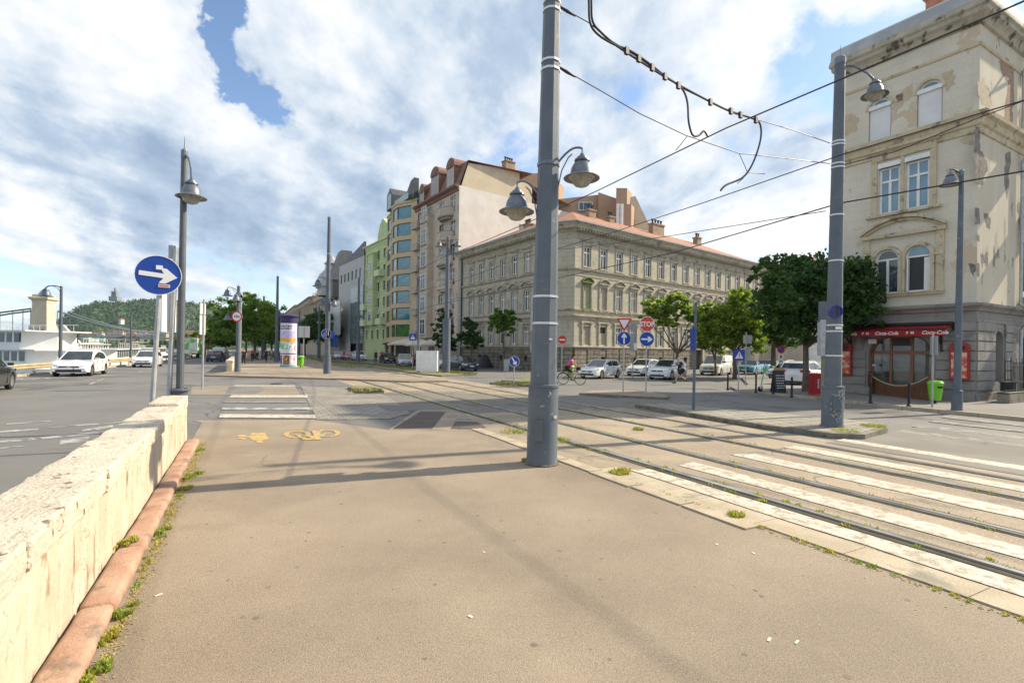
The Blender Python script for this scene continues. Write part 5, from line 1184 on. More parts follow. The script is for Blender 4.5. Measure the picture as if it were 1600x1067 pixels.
# double lantern post at the far wall
q = G(371,583)
dl = tram_pole('double lantern lamp post with a round restriction sign at the far wall', q, 6.6, .22, 1.6, .13, .11, (), 'promenade lamp poles', pole_grey)
for az, rc, dz in ((PI,.85,0),(-PI/2,.3,-.4)):
    h = arm(dl, (0,0,6.2+dz), az, rc, .3, brace=True); lamp_head(dl, h, .95, False)
h = arm(dl, (0,0,4.4), PI*1.1, .7, .2); lamp_head(dl, h, .8, False)
tag(MB().tube([(0,0,0),(0,0,5.9)],.06).build('steel_post', galv, loc=G(375,581)), 'plain galvanised post just right of the double lantern lamp post', 'pole')
# street pole with ball lamps
q = G(511,586)
sp_ = tram_pole('slim tapering tram pole with two side globes and a blue cycle sign', q, 11.7, .27, 1.5, .2, .11, (9,), 'tram line poles')
for sx in (-1,1):
    h = arm(sp_, (0,0,5.6), 0 if sx > 0 else PI, .45, .1, brace=False); lamp_head(sp_, h, .75, True)
h = arm(sp_, (0,0,7.1), PI, .75, .15); lamp_head(sp_, h, 1.0)
q = G(697,584)
lp3 = tram_pole('grey tram pole with a lamp bracket on the verge before the parked dark car', q, 11.4, .34, 4.6, .2, .14, (), 'tram line poles')
for az in (0.,PI*.9): h = arm(lp3, (0,0,11.1), az, .8, .1, brace=False); lamp_head(lp3, h, .8, False)
for px, pyb, pyt, w, lab in ((432,567,432,.2,'bare tram pole rising behind the advertising column'),(411,562,463,.2,'short grey pole sticking out of the promenade trees'),(559,566,434,.2,'tram pole in front of the grey offices'),(498,561,474,.2,'far tram pole beside the street trees right of the column'),(467,558,486,.2,'farthest tram pole showing just right of the column top'),(603,577,0,.1,'')):
    if not pyt: continue
    q = G(px,pyb); Y = q.y; tram_pole(lab, q, AT(px,pyt,Y).z, .3, 2.5, .22, .13, ())
# thin pole at the glass tower edge
q = G(653,583); tram_pole('thin grey pole before the border of the beige tower', q, AT(655,430,q.y).z, .12, .3, .1, .08, ())
# single lamp before the cream house
q = G(1495,641,.12)
sl2 = tram_pole('slim blue grey street lamp standing before the right menu board', q, 8.45, .16, .7, .12, .07, (), 'promenade lamp poles', spike=False, lean=.006)
h = arm(sl2, (0,0,8.3), PI*1.02, .42, .18, r=.03); lamp_head(sl2, h, .78, False)
# ---- overhead wires
def cat(px, py, k): pass
def wirething(name, label, pts, r, cat_='wire', m=wirem, group='overhead tram wires', n=6):
    if 'cable' in name:   # round the corners
        P = [Vector(p) for p in pts]; Q = [P[0]]; P = [P[0]]+P+[P[-1]]
        for i in range(1,len(P)-2):
            for u in (.25,.5,.75,1):
                a, c, d, e = P[i-1:i+3]; Q.append(.5*((2*c)+(d-a)*u+(2*a-5*c+4*d-e)*u*u+(3*c-a-3*d+e)*u**3))
        pts = Q
    b = MB(); b.tube(pts, r, n); return tag(b.build(name, m, None), label, cat_, group)
def long_wire(n0, z, s0, s1, step=14, sag=.12):
    pts = []; s = s0
    while s <= s1:
        for u in (0,.25,.5,.75): pts.append(SN(s+u*step, n0, z - sag*4*u*(1-u)))
        s += step
    return pts
wirething('contact_wire', 'lower left tram contact wire running over the two nearest rails', long_wire(7.1,5.78,-8,150), .011)
wirething('contact_wire', 'tram contact wire running over the two farther rails', long_wire(10.5,6.0,-8,150), .011)
wirething('feeder_wire', 'black feeder wire from the refuge pole along the street past the restaurant', [SN(-12,14.9,6.3)]+[SN(s,14.9+.0*s,5.95-.05*math.sin(s)) for s in (-4,0,4)]+[Vector((RP.x+.1,RP.y,6.0))]+[SN(s,14.9,5.95) for s in (15,25,40,70)], .018)
wirething('feeder_wire', 'thin black wire crossing the cream facade below the shuttered windows', [AT(1300,262,14.5),AT(1400,237,13.4),AT(1520,188,12.2),AT(1700,120,11)], .012)
dv = RP-MP
def pl(px, py, off=0.):    # a point in the vertical plane of the two poles
    r_ = ray(px, py); k = (r_.x*MP.y - MP.x)/(dv.x - r_.x*dv.y); p = MP + dv*k; return AT(px, py, p.y+off)
top = [pl(873,10),pl(905,28),pl(955,66)]
wirething('span_wire', 'upper cross span between the two big tram poles', [pl(873,10),pl(920,36),pl(955,64),pl(1000,92),pl(1063,137),pl(1120,165),pl(1182,187),pl(1240,204),pl(1297,224)], .009)
wirething('span_wire', 'lower cross span between the two big tram poles', [pl(873,105),pl(940,143),pl(1000,178),pl(1072,212),pl(1155,240),pl(1230,248),pl(1297,256)], .009)
for pts, lab, rr in (([pl(917,-60),pl(920,0),pl(922,36),pl(935,55),pl(960,70),pl(985,80),pl(1012,98),pl(1040,120),pl(1065,138),pl(1074,160),pl(1076,190),pl(1082,211),pl(1092,212),pl(1100,205),pl(1106,214)], 'thick black feeder cable looping down to the nearer contact wire', .022),
                     ([pl(921,-60),pl(924,0),pl(926,34),pl(940,52),pl(965,73),pl(1000,96),pl(1045,124),pl(1090,149),pl(1140,174),pl(1180,187),pl(1189,200),pl(1187,225),pl(1175,258),pl(1160,278),pl(1135,289),pl(1126,298)], 'thick black feeder cable reaching down to the farther contact wire', .022)):
    wirething('feeder_cable', lab, pts, rr, 'cable', n=8)
def clamp(px, py, s=.085):
    p = pl(px,py); b = MB(); b.box(p,(s,s*.7,s*1.6),.6); return b
ccs = MB()
t = thing('cable_clamps', 'black clamps tying the two feeder cables to the upper span', 'clamp', (0,0,0))
for px, py in ((979,80),(998,92),(1019,106),(1039,120),(1060,134),(1110,160),(1142,174),(1157,180),(1181,188)): clamp(px,py).build('clamp', iron, t)
for pts, lab in (([pl(1074,213),pl(1062,228),pl(1056,235)],'short dropper holding the nearer contact wire'), ([pl(1155,240),pl(1163,258),pl(1168,270),pl(1195,272)],'forked dropper holding the farther contact wire'), ([pl(1168,270),pl(1160,280),pl(1152,287)],'lower leg of the forked dropper')):
    wirething('dropper_wire', lab, pts, .008)
for px, py, lab in ((873,10,'upper anchor on the main tram pole'),(873,105,'lower anchor on the main tram pole')):
    p = pl(px,py); q = pl(px+26,py+16); b = MB(); b.tube([p,p.lerp(q,.5),q],[.02,.03,.012],6); tag(b.build('wire_anchor', iron), 'black strain insulator at the '+lab, 'insulator')
for k, (a_, c_, lab) in enumerate(((AT(1290,330,14.4), AT(700,395,44), 'long wire leaving the refuge pole toward the lamp pole on the verge'),(AT(872,440,9.3),AT(655,455,50),'faint wire crossing before the grey palace'))):
    wirething('cross_wire', lab, [a_.lerp(c_,u)-Vector((0,0,1.0*4*u*(1-u)*.5)) for u in (0,.2,.4,.6,.8,1)], .012)
# ---- small cabinet and post beside the refuge pole
q = G(1286,622.5,.12); t = thing('meter_cabinet', 'grey meter cabinet on a weathered wooden post left of the refuge pole', 'cabinet', q)
b = MB(); b.box((0,0,1.45),(.14,.14,2.9)); b.build('post', mat('weathered_post',(.3,.27,.2),(.22,.2,.15),4,rough=.9), t)
b = MB(); b.box((-.12,-.14,2.62),(.36,.24,1.55)); b.build('box', galv, t); b = MB(); b.box((-.05,-.12,3.75),(.5,.1,.9)); b.build('back_plate', pole_grey, t)
# ------------------------------------------------------------------ signs
sred = mat('sign_red', (.55,.02,.02), rough=.4); sblue = mat('sign_blue', (.004,.05,.33), rough=.35); swhite = mat('sign_white', (.8,.8,.8), rough=.4); sgrey = mat('sign_back', (.33,.34,.35), rough=.5, metal=.4)
def disc(parent, z, r, m, y=-.05, name='plate', n=28, x=0, ring=None):
    R = Matrix.Rotation(PI/2,3,'X'); b = MB(); b.prism([(r*math.cos(2*PI*k/n),r*math.sin(2*PI*k/n)) for k in range(n)],-.008,.008,R)
    o = b.build(name, m, parent, loc=(x,y,z))
    if ring:
        b = MB(); k_ = n; vs = []
        b.lathe([(r,0),(r*ring[1],0),(r*ring[1],.006),(r,.006)],n,M_=R); b.build('rim', ring[0], o, loc=(0,-.010,0))
    return o
def shape(parent, poly, m, name, loc=(0,0,0), th=.004):   # flat sign face piece drawn in x,z
    b = MB(); b.prism_y(poly, -th, 0); return b.build(name, m, parent, loc=loc)
def pole(label, base, h, r=.03, name='sign_post', cat_='sign', rz=0, lean=0, group=None, m=None):
    t = thing(name, label, cat_, base, rz, group); b = MB(); b.tube([(0,0,0),(lean,0,h)],r,10); b.build('post', m or galv, t); return t
ARR = [(-.36,-.05),(.10,-.05),(.02,-.17),(.14,-.17),(.36,0),(.14,.17),(.02,.17),(.10,.05),(-.36,.05)]
def arrow(parent, r, ang, z=0, m=None):
    c, s_ = math.cos(ang), math.sin(ang); k = r/.42
    return shape(parent, [((x*c-y*s_)*k,(x*s_+y*c)*k) for x, y in ARR], m or swhite, 'arrow', (0,-.012,z))
# 1 big blue direction sign on a leaning post
bz = Vector((-7.02,9.95,0)); t = pole('large round blue sign with white arrow on a leaning post behind the wall', bz, 3.2, .045, lean=.16)
d_ = disc(t, 3.36, .385, sblue, -.06, x=.17, ring=(swhite,.965)); d_.rotation_euler = (0,0,math.radians(33)); a_ = arrow(d_, .36, math.radians(-5))
b = MB(); b.b2(-.04,.07,-.02,-.012,.11,.19); b.build('sticker', swhite, d_); b = MB(); b.b2(0,.19,-.02,-.012,-.23,-.17); b.build('sticker', mat('pink_sticker',(.7,.55,.55)), d_); b = MB(); b.b2(.02,.17,-.024,-.02,-.205,-.19); b.build('sticker_print', sred, d_)
t = pole('galvanised post with an edge on sign right behind the blue arrow disc', Vector((-8.05,12.0,0)), 4.3, .055, lean=.14)
b = MB(); b.box((-.02,0,2.9),(.05,.5,1.15)); b.build('edge_on_plate', swhite, t); b = MB(); b.box((.05,0,4.2),(.1,.1,.3)); b.build('post_head', sgrey, t)
t = pole('slim galvanised post with a narrow edge on plate near the left crossing', G(316,608), 4.2, .045, lean=.03)
b = MB(); b.box((-.04,0,3.0),(.05,.4,.9)); b.box((-.03,0,3.75),(.05,.4,.5)); b.build('edge_on_plate', swhite, t); b = MB(); b.box((-.06,0,2.4),(.12,.06,.12)); b.build('orange_reflector', mat('orange_plate',(.6,.2,.05)), t)
# yield + up arrow
t = pole('inverted red and white yield triangle above a round blue up arrow sign', G(973.5,613,.1), 2.95, .03)
T3 = [(-.37,.31),(.37,.31),(0,-.33)]; shape(t, T3, sred, 'yield_plate', (0,-.05,3.2)); shape(t, [(x*.66,z*.66+.035) for x, z in T3], swhite, 'yield_centre', (0,-.056,3.2))
d_ = disc(t, 2.56, .33, sblue, -.05, ring=(swhite,.95)); arrow(d_, .30, PI/2)
# stop + right arrow
t = pole('red octagonal STOP sign above a round blue right arrow sign', G(1009,617.5,.1), 3.0, .03)
O8 = [(.36*math.cos(PI/8+PI/4*k),.36*math.sin(PI/8+PI/4*k)) for k in range(8)]; so_ = mat('sign_orange_red',(.62,.055,.015),rough=.4)
o = shape(t, O8, swhite, 'stop_plate', (0,-.05,3.17)); shape(o, [(x*.93,z*.93) for x, z in O8], so_, 'red_face', (0,-.004,0)); text_mesh('STOP', .30, swhite, o, loc=(0,-.010,-.01), bold=.008, sx=.88)
d_ = disc(t, 2.5, .33, sblue, -.05, ring=(swhite,.95)); arrow(d_, .30, 0)
# back of a sign
t = pole('grey back of a round sign with two panels below, behind the yield sign', G(988.5,590), 4.1, .04); disc(t, 4.0, .32, sgrey, .04); b = MB(); b.b2(-.28,.28,.03,.05,2.2,3.5); b.build('panel', sgrey, t); b = MB(); b.b2(.05,.3,-.04,-.03,2.2,2.75); b.build('panel_face', swhite, t)
# no entry
t = pole('small round red no entry sign beside the main tram pole', G(877.5,592), 2.9, .03); d_ = disc(t, 2.85, .3, sred); b = MB(); b.b2(-.21,.21,-.02,-.012,-.045,.045); b.build('bar', swhite, d_)
# keep-left small blue sign
t = pole('small round blue keep left sign on the grassy refuge left of the main pole', G(803,600,.16), 1.05, .03); d_ = disc(t, 1.25, .29, sblue, ring=(swhite,.94)); arrow(d_, .27, math.radians(-60))
# zebra crossing signs
def zebra_sign(label, base, h, sz, r=.03):
    t = pole(label, base, h, r); b = MB(); b.b2(-sz,sz,-.05,-.035,h-2*sz,h); o = b.build('blue_plate', sblue, t)
    shape(t, [(-sz*.72,h-sz*1.62),(sz*.72,h-sz*1.62),(0,h-sz*.36)], swhite, 'white_triangle', (0,-.052,0))
    b = MB(); zz = h-sz*1.62; s_ = sz
    b.tube([(0,-.062,zz+.5*s_),(0,-.062,zz+.78*s_)],s_*.08,6); b.box((0,-.062,zz+.92*s_),(s_*.14,.01,s_*.14)); b.bar((0,-.062,zz+.52*s_),(-.2*s_,-.062,zz+.12*s_),s_*.09,.01); b.bar((0,-.062,zz+.52*s_),(.2*s_,-.062,zz+.12*s_),s_*.09,.01); b.bar((-.22*s_,-.062,zz+.6*s_),(.22*s_,-.062,zz+.68*s_),s_*.07,.01)
    b.build('walking_figure', sred if sz > .25 and base.x > 5 else iron, t); return t
zebra_sign('square blue crossing sign by the scooter in front of the teal cars', G(1153.5,614,.12), 2.1, .27)
zebra_sign('square blue crossing sign near the white hoarding and café parasols', G(644.5,577,.1), 3.4, .33)
# no parking
t = pole('round blue and red no parking sign with white panel beside the dark tree', G(1219,600,.12), 2.35, .03); d_ = disc(t, 2.2, .24, sblue, ring=(sred,.80)); b = MB(); b.bar((-.14,-.016,.14),(.14,-.016,-.14),.05,.008,(0,1,0)); b.build('slash', sred, d_)
b = MB(); b.b2(-.15,.15,-.05,-.03,1.3,1.92); o = b.build('white_panel', swhite, t); b = MB(); b.b2(-.06,.0,-.056,-.05,1.62,1.85); b.b2(-.1,.1,-.056,-.05,1.42,1.48); b.b2(.02,.06,-.056,-.05,1.68,1.85); b.build('print', iron, o)
# restriction sign on double lantern
d_ = disc(dl, 4.3, .42, swhite, -.2, 'round_sign', ring=(sred,.76)); d_['label'] = 'white restriction sign with red border'; text_mesh('4.0m', .25, iron, d_, loc=(0,-.014,0), bold=.006, sx=.85)
# cycle/foot sign on the slim pole
d_ = disc(sp_, 3.05, .36, sblue, -.28, 'round_sign', ring=(swhite,.95)); b = MB(); b.b2(-.015,.015,-.016,-.01,-.3,.3); b.lathe([(.07,0),(.09,0)],12,c=(-.17,-.014,-.1),M_=Matrix.Rotation(PI/2,3,'X')); b.box((.16,-.014,.0),(.06,.004,.28)); b.box((.16,-.014,.2),(.07,.004,.07)); b.bar((-.17,-.014,-.05),(-.08,-.014,.15),.04,.004); b.build('symbols', swhite, d_)
d_ = disc(sp_, 3.0, .33, sblue, -.28, 'round_sign', x=.3)
# tall thin posts with edge-on signs
t = pole('blue grey post with edge on blue signs at the paved refuge tip', G(1083.5,641,.12), 3.55, .045, lean=.03, m=pole_grey)
b = MB(); b.box((-.06,0,2.5),(.04,.42,.4)); b.box((-.05,0,2.15),(.05,.36,.36)); b.build('edge_on_sign', sblue, t)
t = pole('grey post with a narrow edge on plate beside the green restaurant bin', G(1456.5,636,.12), 2.75, .035); b = MB(); b.box((.04,0,2.3),(.05,.3,.7)); b.build('edge_on_plate', sgrey, t)
t = pole('post with two white panels seen from behind beside the teal cars', G(1165,603,.12), 3.2, .03); b = MB(); b.b2(-.1,.3,.03,.05,1.5,2.3); b.b2(-.15,.35,.03,.05,2.5,3.0); b.build('panels', mat('pale_panel',(.5,.52,.52)), t)
t = pole('post with small square pale sign back right of the advertising column', G(474,574,.1), 3.9, .04); b = MB(); b.b2(-.55,.55,.03,.05,2.9,4.0); b.build('panel', mat('pale_panel',(.5,.52,.52)), t)
# bollards
bol = None
for i, (px, py, lab) in enumerate(((1137,609.5,'black bollard farthest left, near the white van'),(1181,614,'black bollard left of the electric scooter'),(1208,616,'black bollard before the chalk board'),(1237,621,'black bollard right of the chalk board, by the tree'),(1360,630,'black bollard before the left half of the timber barrier'),(1420,635,'black bollard before the right half of the timber barrier'))):
    q = G(px,py,.12)
    if bol is None:
        bol = thing('bollard', lab, 'bollard', q, 0, 'black bollards along the restaurant kerb'); b = MB(); b.lathe([(.045,0),(.04,.78),(.05,.8),(.05,.85),(.03,.9),(.001,.91)],10); b.build('post', iron, bol, smooth=True); b = MB(); b.lathe([(.075,0),(.075,.06),(.045,.09)],10); b.build('foot', iron, bol)
    else: cp(bol, None, q, 0, lab)
# green bins
gm = mat('lime_plastic', (.16,.48,.02), (.2,.55,.03), 2, rough=.4)
def bin_(label, q, sc=1.0):
    t = thing('litter_bin', label, 'bin', q, 0, 'lime green litter bins'); b = MB(); b.lathe([(.2,.14),(.25,.5),(.28,.86)],14,cap=True); b.build('bucket', gm, t, smooth=True); b = MB(); b.lathe([(.3,.84),(.31,.9),(.25,.98),(.02,1.0)],14,cap=True); b.build('lid', gm, t, smooth=True)
    b = MB(); b.lathe([(.05,0),(.05,.16)],8,cap=True); b.box((0,-.27,.72),(.2,.03,.09)); b.build('stand', iron, t); t.scale = (sc,)*3
bin_('lime green litter bin at the right end of the restaurant terrace', G(1461,630,.12), .92)
bin_('lime green litter bin beside the no entry sign and the cyclist', G(891,592), 1.0)
bin_('lime green litter bin right of the advertising column', G(469.5,574,.1), 1.15)
# advertising column
def adcol():
    q = G(450.5,573,.1); R = .76; t = thing('advertising_column', 'tall round advertising column pasted with purple, orange and white posters', 'advertising column', q)
    b = MB(); b.lathe([(R,0),(R,5.0)],28); b.build('body', mat('poster_white',(.66,.64,.72)), t, smooth=True)
    b = MB(); b.lathe([(R,4.3),(R*1.05,4.32),(R*1.1,4.85),(R*1.25,4.95),(R*1.25,5.05),(.4,5.2),(.01,5.25)],28); b.build('head', mat('navy_cap',(.035,.03,.12)), t, smooth=True)
    def pos(a0, a1, z0, z1, m, name='poster', d=.006):
        b = MB(); n = 12; vs = []
        for k in range(n+1): a = math.radians(a0+(a1-a0)*k/n); vs += [(math.sin(a)*(R+d),-math.cos(a)*(R+d),z0),(math.sin(a)*(R+d),-math.cos(a)*(R+d),z1)]
        b.add(vs,[(2*k,2*k+2,2*k+3,2*k+1) for k in range(n)]); b.build(name, m, t)
    lav = mat('poster_lavender',(.42,.36,.68),(.6,.55,.75),3); org = mat('poster_orange',(.7,.33,.03),(.75,.45,.1),3); grn = mat('poster_green',(.16,.5,.3),(.7,.7,.7),2.2,lo=.5,hi=.54); pnk = mat('poster_pink',(.6,.25,.45),(.75,.7,.75),3,lo=.48,hi=.5); nav = mat('poster_navy',(.05,.05,.2)); mix_ = mat('poster_mixed',(.5,.08,.06),(.07,.1,.12),3,lo=.48,hi=.5,c3=(.6,.5,.1),s3=4,lo3=.55,hi3=.57)
    pos(-80,80,2.9,3.5,lav); pos(-80,80,2.45,2.85,org); pos(-60,40,1.75,2.35,grn); pos(42,85,1.6,2.4,pnk); pos(-85,85,1.25,1.35,nav); pos(-75,-25,.3,1.15,mix_); pos(-15,30,.25,1.15,mix_); pos(35,80,.3,1.1,pnk); pos(-88,88,0,.2,mat('poster_teal',(.1,.4,.42)))
    text_mesh('SZIGET', .56, nav, t, loc=(0,-R-.008,3.85), wrap=R, ext=.003, shear=0, bold=.012, sx=.72, rot=(PI/2,0,0))
adcol()
# hoarding block, advertising totem
t = thing('white_hoarding', 'white boxed hoarding standing on the verge near the verge lamp pole', 'hoarding', G(668,582,.1), math.radians(-12)); b = MB(); b.box((0,0,.95),(1.85,.5,1.7)); b.build('panel', white, t); b = MB(); b.box((-.8,0,.06),(.1,.6,.12)); b.box((.8,0,.06),(.1,.6,.12)); b.build('foot', galv, t)
# A-board
t = thing('chalk_board', 'black chalk menu board on the pavement beside the scooter', 'board', G(1216,613.5,.12), .1)
b = MB(); b.bar((0,-.22,0),(0,-.02,1.1),.55,.03,(0,1,0)); b.bar((0,.22,0),(0,.02,1.1),.55,.03,(0,1,0)); b.build('leaves', iron, t); b = MB(); b.box((0,-.02,1.17),(.5,.05,.14)); b.build('wooden_header', mat('light_wood',(.4,.25,.12)), t)
b = MB(); rr = random.Random(2)
for z in (.85,.72,.6,.48,.36,.25):
    x = -.2
    while x < .18: w = rr.uniform(.03,.09); y = -.245+ (z)*.18; b.box((x+w/2,y+.0,z),(w,.01,.035)); x += w+.03
b.build('chalk_writing', swhite, t)
# electric scooter
t = thing('electric_scooter', 'white and green rental scooter parked beside the chalk board', 'scooter', G(1200,612,.12), math.radians(8))
b = MB(); b.box((.08,0,.13),(.78,.16,.07)); b.build('deck', white, t)
for x in (-.42,.55):
    b = MB(); b.lathe([(.12,-.03),(.14,-.02),(.14,.02),(.12,.03)],16,M_=Matrix.Rotation(PI/2,3,'X')); b.lathe([(.12,0),(.01,0)],12,M_=Matrix.Rotation(PI/2,3,'X')); b.build('wheel', iron, t, loc=(x,0,.14))
b = MB(); b.tube([(-.42,0,.16),(-.36,0,.42)],.045); b.bar((-.3,0,.14),(-.4,0,.4),.1,.05); b.build('fork', white, t); b = MB(); b.tube([(-.36,0,.42),(-.22,0,1.12)],.028); b.tube([(-.22,-.22,1.14),(-.22,.22,1.14)],.02); b.box((-.24,0,1.1),(.08,.1,.1)); b.build('handlebar_stem', mat('scooter_green',(.1,.5,.2)), t); b = MB(); b.box((.55,0,.3),(.3,.1,.04)); b.build('mudguard', iron, t)
# red drinks fridge beside the tree
t = thing('red_cooler', 'red drinks cooler box standing under the dark tree by the wooden post', 'cooler', G(1274,617,.12), .1); b = MB(); b.box((0,0,.52),(.4,.4,.9)); b.build('cabinet', red, t); b = MB(); b.box((0,0,1.0),(.44,.44,.06)); b.b2(-.22,.22,-.22,.22,.01,.08); b.build('lid', sred, t); text_mesh('Coca-Cola', .1, wl, t, loc=(0,-.204,.55), rot=(PI/2,PI/2,0), shear=.35, bold=.002)
# parasols and café terrace
para = mat('ecru_canvas', (.62,.57,.47), (.55,.5,.4), 2, rough=.9)
def parasol(label, p, sz=1.9, h=2.9):
    t = thing('cafe_parasol', label, 'parasol', p, .4, 'café parasols before the apartment house'); b = MB(); s_ = sz
    b.add([(-s_,-s_,h-.75),(s_,-s_,h-.75),(s_,s_,h-.75),(-s_,s_,h-.75),(0,0,h)],[(0,1,4),(1,2,4),(2,3,4),(3,0,4)]); b.add([(-s_,-s_,h-.95),(s_,-s_,h-.95),(s_,s_,h-.95),(-s_,s_,h-.95),(-s_,-s_,h-.75),(s_,-s_,h-.75),(s_,s_,h-.75),(-s_,s_,h-.75)],[(0,1,5,4),(1,2,6,5),(2,3,7,6),(3,0,4,7)]); b.build('canopy', para, t)
    b = MB(); b.tube([(0,0,0),(0,0,h)],.04); b.build('pole', iron, t); b = MB(); b.box((0,0,.06),(.6,.6,.12)); b.build('base', iron, t)
parasol('left café parasol, next to the crossing sign', AT(634,548,71).xy.to_3d()+Vector((0,0,.1)), 2.2, 3.4)
parasol('middle café parasol, behind the white hoarding', AT(657,548,69).xy.to_3d()+Vector((0,0,.1)), 2.0, 3.3)
parasol('right café parasol, above the white small car', AT(676,548,66).xy.to_3d()+Vector((0,0,.1)), 2.0, 3.3)
# dark wrapped statue-like bundle and stands by the palace
t = thing('parked_motorcycle', 'covered motorcycle under a black sheet against the palace base', 'motorcycle', AT(757,575,55).xy.to_3d()+Vector((0,0,.05)), .5)
b = MB(); b.lathe([(.01,1.55),(.28,1.4),(.5,.95),(.75,.4),(.85,.05)],12); o = b.build('cover', iron, t, smooth=True); o.scale = (1.3,.6,1)
tag(MB().box((0,0,.55),(.5,.35,1.1)).box((0,0,1.12),(.56,.4,.06)).build('utility_cabinet', galv, loc=AT(791,575,50).xy.to_3d()), 'small pale utility cabinet at the foot of the palace', 'cabinet')
tag(MB().box((0,0,.55),(.5,.35,1.1)).box((0,0,1.12),(.56,.4,.06)).build('utility_cabinet', galv, loc=AT(862,575,44).xy.to_3d()), 'pale utility cabinet just right of the main tram pole', 'cabinet')
# tree guards
for px, Y, lab in ((774,53,'iron tree guard left of the pruned tree trunk'),(816,48,'iron stand near the main pole against the palace')):
    p = AT(px,575,Y).xy.to_3d(); b = MB()
    for k in range(6): a = k*PI/3; b.tube([(.3*math.cos(a),.3*math.sin(a),0),(.34*math.cos(a),.34*math.sin(a),1.7)],.015,5)
    for z in (.4,1.6): b.tube([(.32*math.cos(k*PI/6),.32*math.sin(k*PI/6),z) for k in range(13)],.015,5)
    tag(b.build('tree_guard', iron, loc=p), lab, 'tree guard')
# quay guard rail
t = thing('guard_rail', 'weathered yellowish crash barrier along the edge of the quay road', 'guard rail', (0,0,0)); gp = [G(*p) for p in ((-60,597),(20,589.5),(190,572.5),(268,563.5),(300,559.5))]
gr = mat('weathered_barrier', (.42,.34,.2), (.35,.28,.17), 1.5, rough=.7, world=True); b = MB()
for a, c in zip(gp[:-1], gp[1:]):
    up = Vector((0,0,1)); b.add([a+up*.42,c+up*.42,c+up*.5+Vector((.06,-.03,0)),a+up*.5+Vector((.06,-.03,0)),a+up*.58,c+up*.58,c+up*.66+Vector((.06,-.03,0)),a+up*.66+Vector((.06,-.03,0)),a+up*.76,c+up*.76],[(0,1,3,2),(2,3,5,4),(4,5,7,6),(6,7,9,8)][0:0]+[(0,1,2,3),(3,2,5,4),(4,5,6,7),(7,6,9,8)])
b.build('beam', gr, t)
tot = 0
for a, c in zip(gp[:-1], gp[1:]):
    n = max(1,int((c-a).length/2.6))
    for k in range(n): p = a.lerp(c,k/n); MB().box((p.x-.1,p.y,.33),(.1,.1,.66)).build('post', galv, t)
b = MB()
for a, c in zip(gp[:-1], gp[1:]): b.bar((a.x-.1,a.y,.06),(c.x-.1,c.y,.06),.3,.14)
struct(b.build('road_edge_kerb', kerb_m))
# quay lamps on the left
for px, pyb, pyt, lab, armed in ((94,582,447,'quay lamp with a swan neck arm beside the pale bridge tower',1),(204,567,491,'plain slim pole on the quay between the two white cars',0)):
    q = G(px,pyb); Y = q.y; ht = AT(px,pyt,Y).z; t = thing('quay_lamp', lab, 'lamp', q); b = MB(); b.tube([(0,0,0),(0,0,ht)],[.13,.08],10); b.build('shaft', pole_grey, t)
    if armed:
        b = MB(); b.tube([(0,0,ht-.1),(-.4,0,ht+.02),(-.9,0,ht-.0),(-1.1,0,ht-.12)],.04,6); b.tube([(0,0,ht-.6),(-.2,0,ht-.2),(-.6,0,ht)],.02,6); b.build('lamp_arm', lamp_metal, t); lamp_head(t,(-1.1,0,ht-.1),1.1,False)
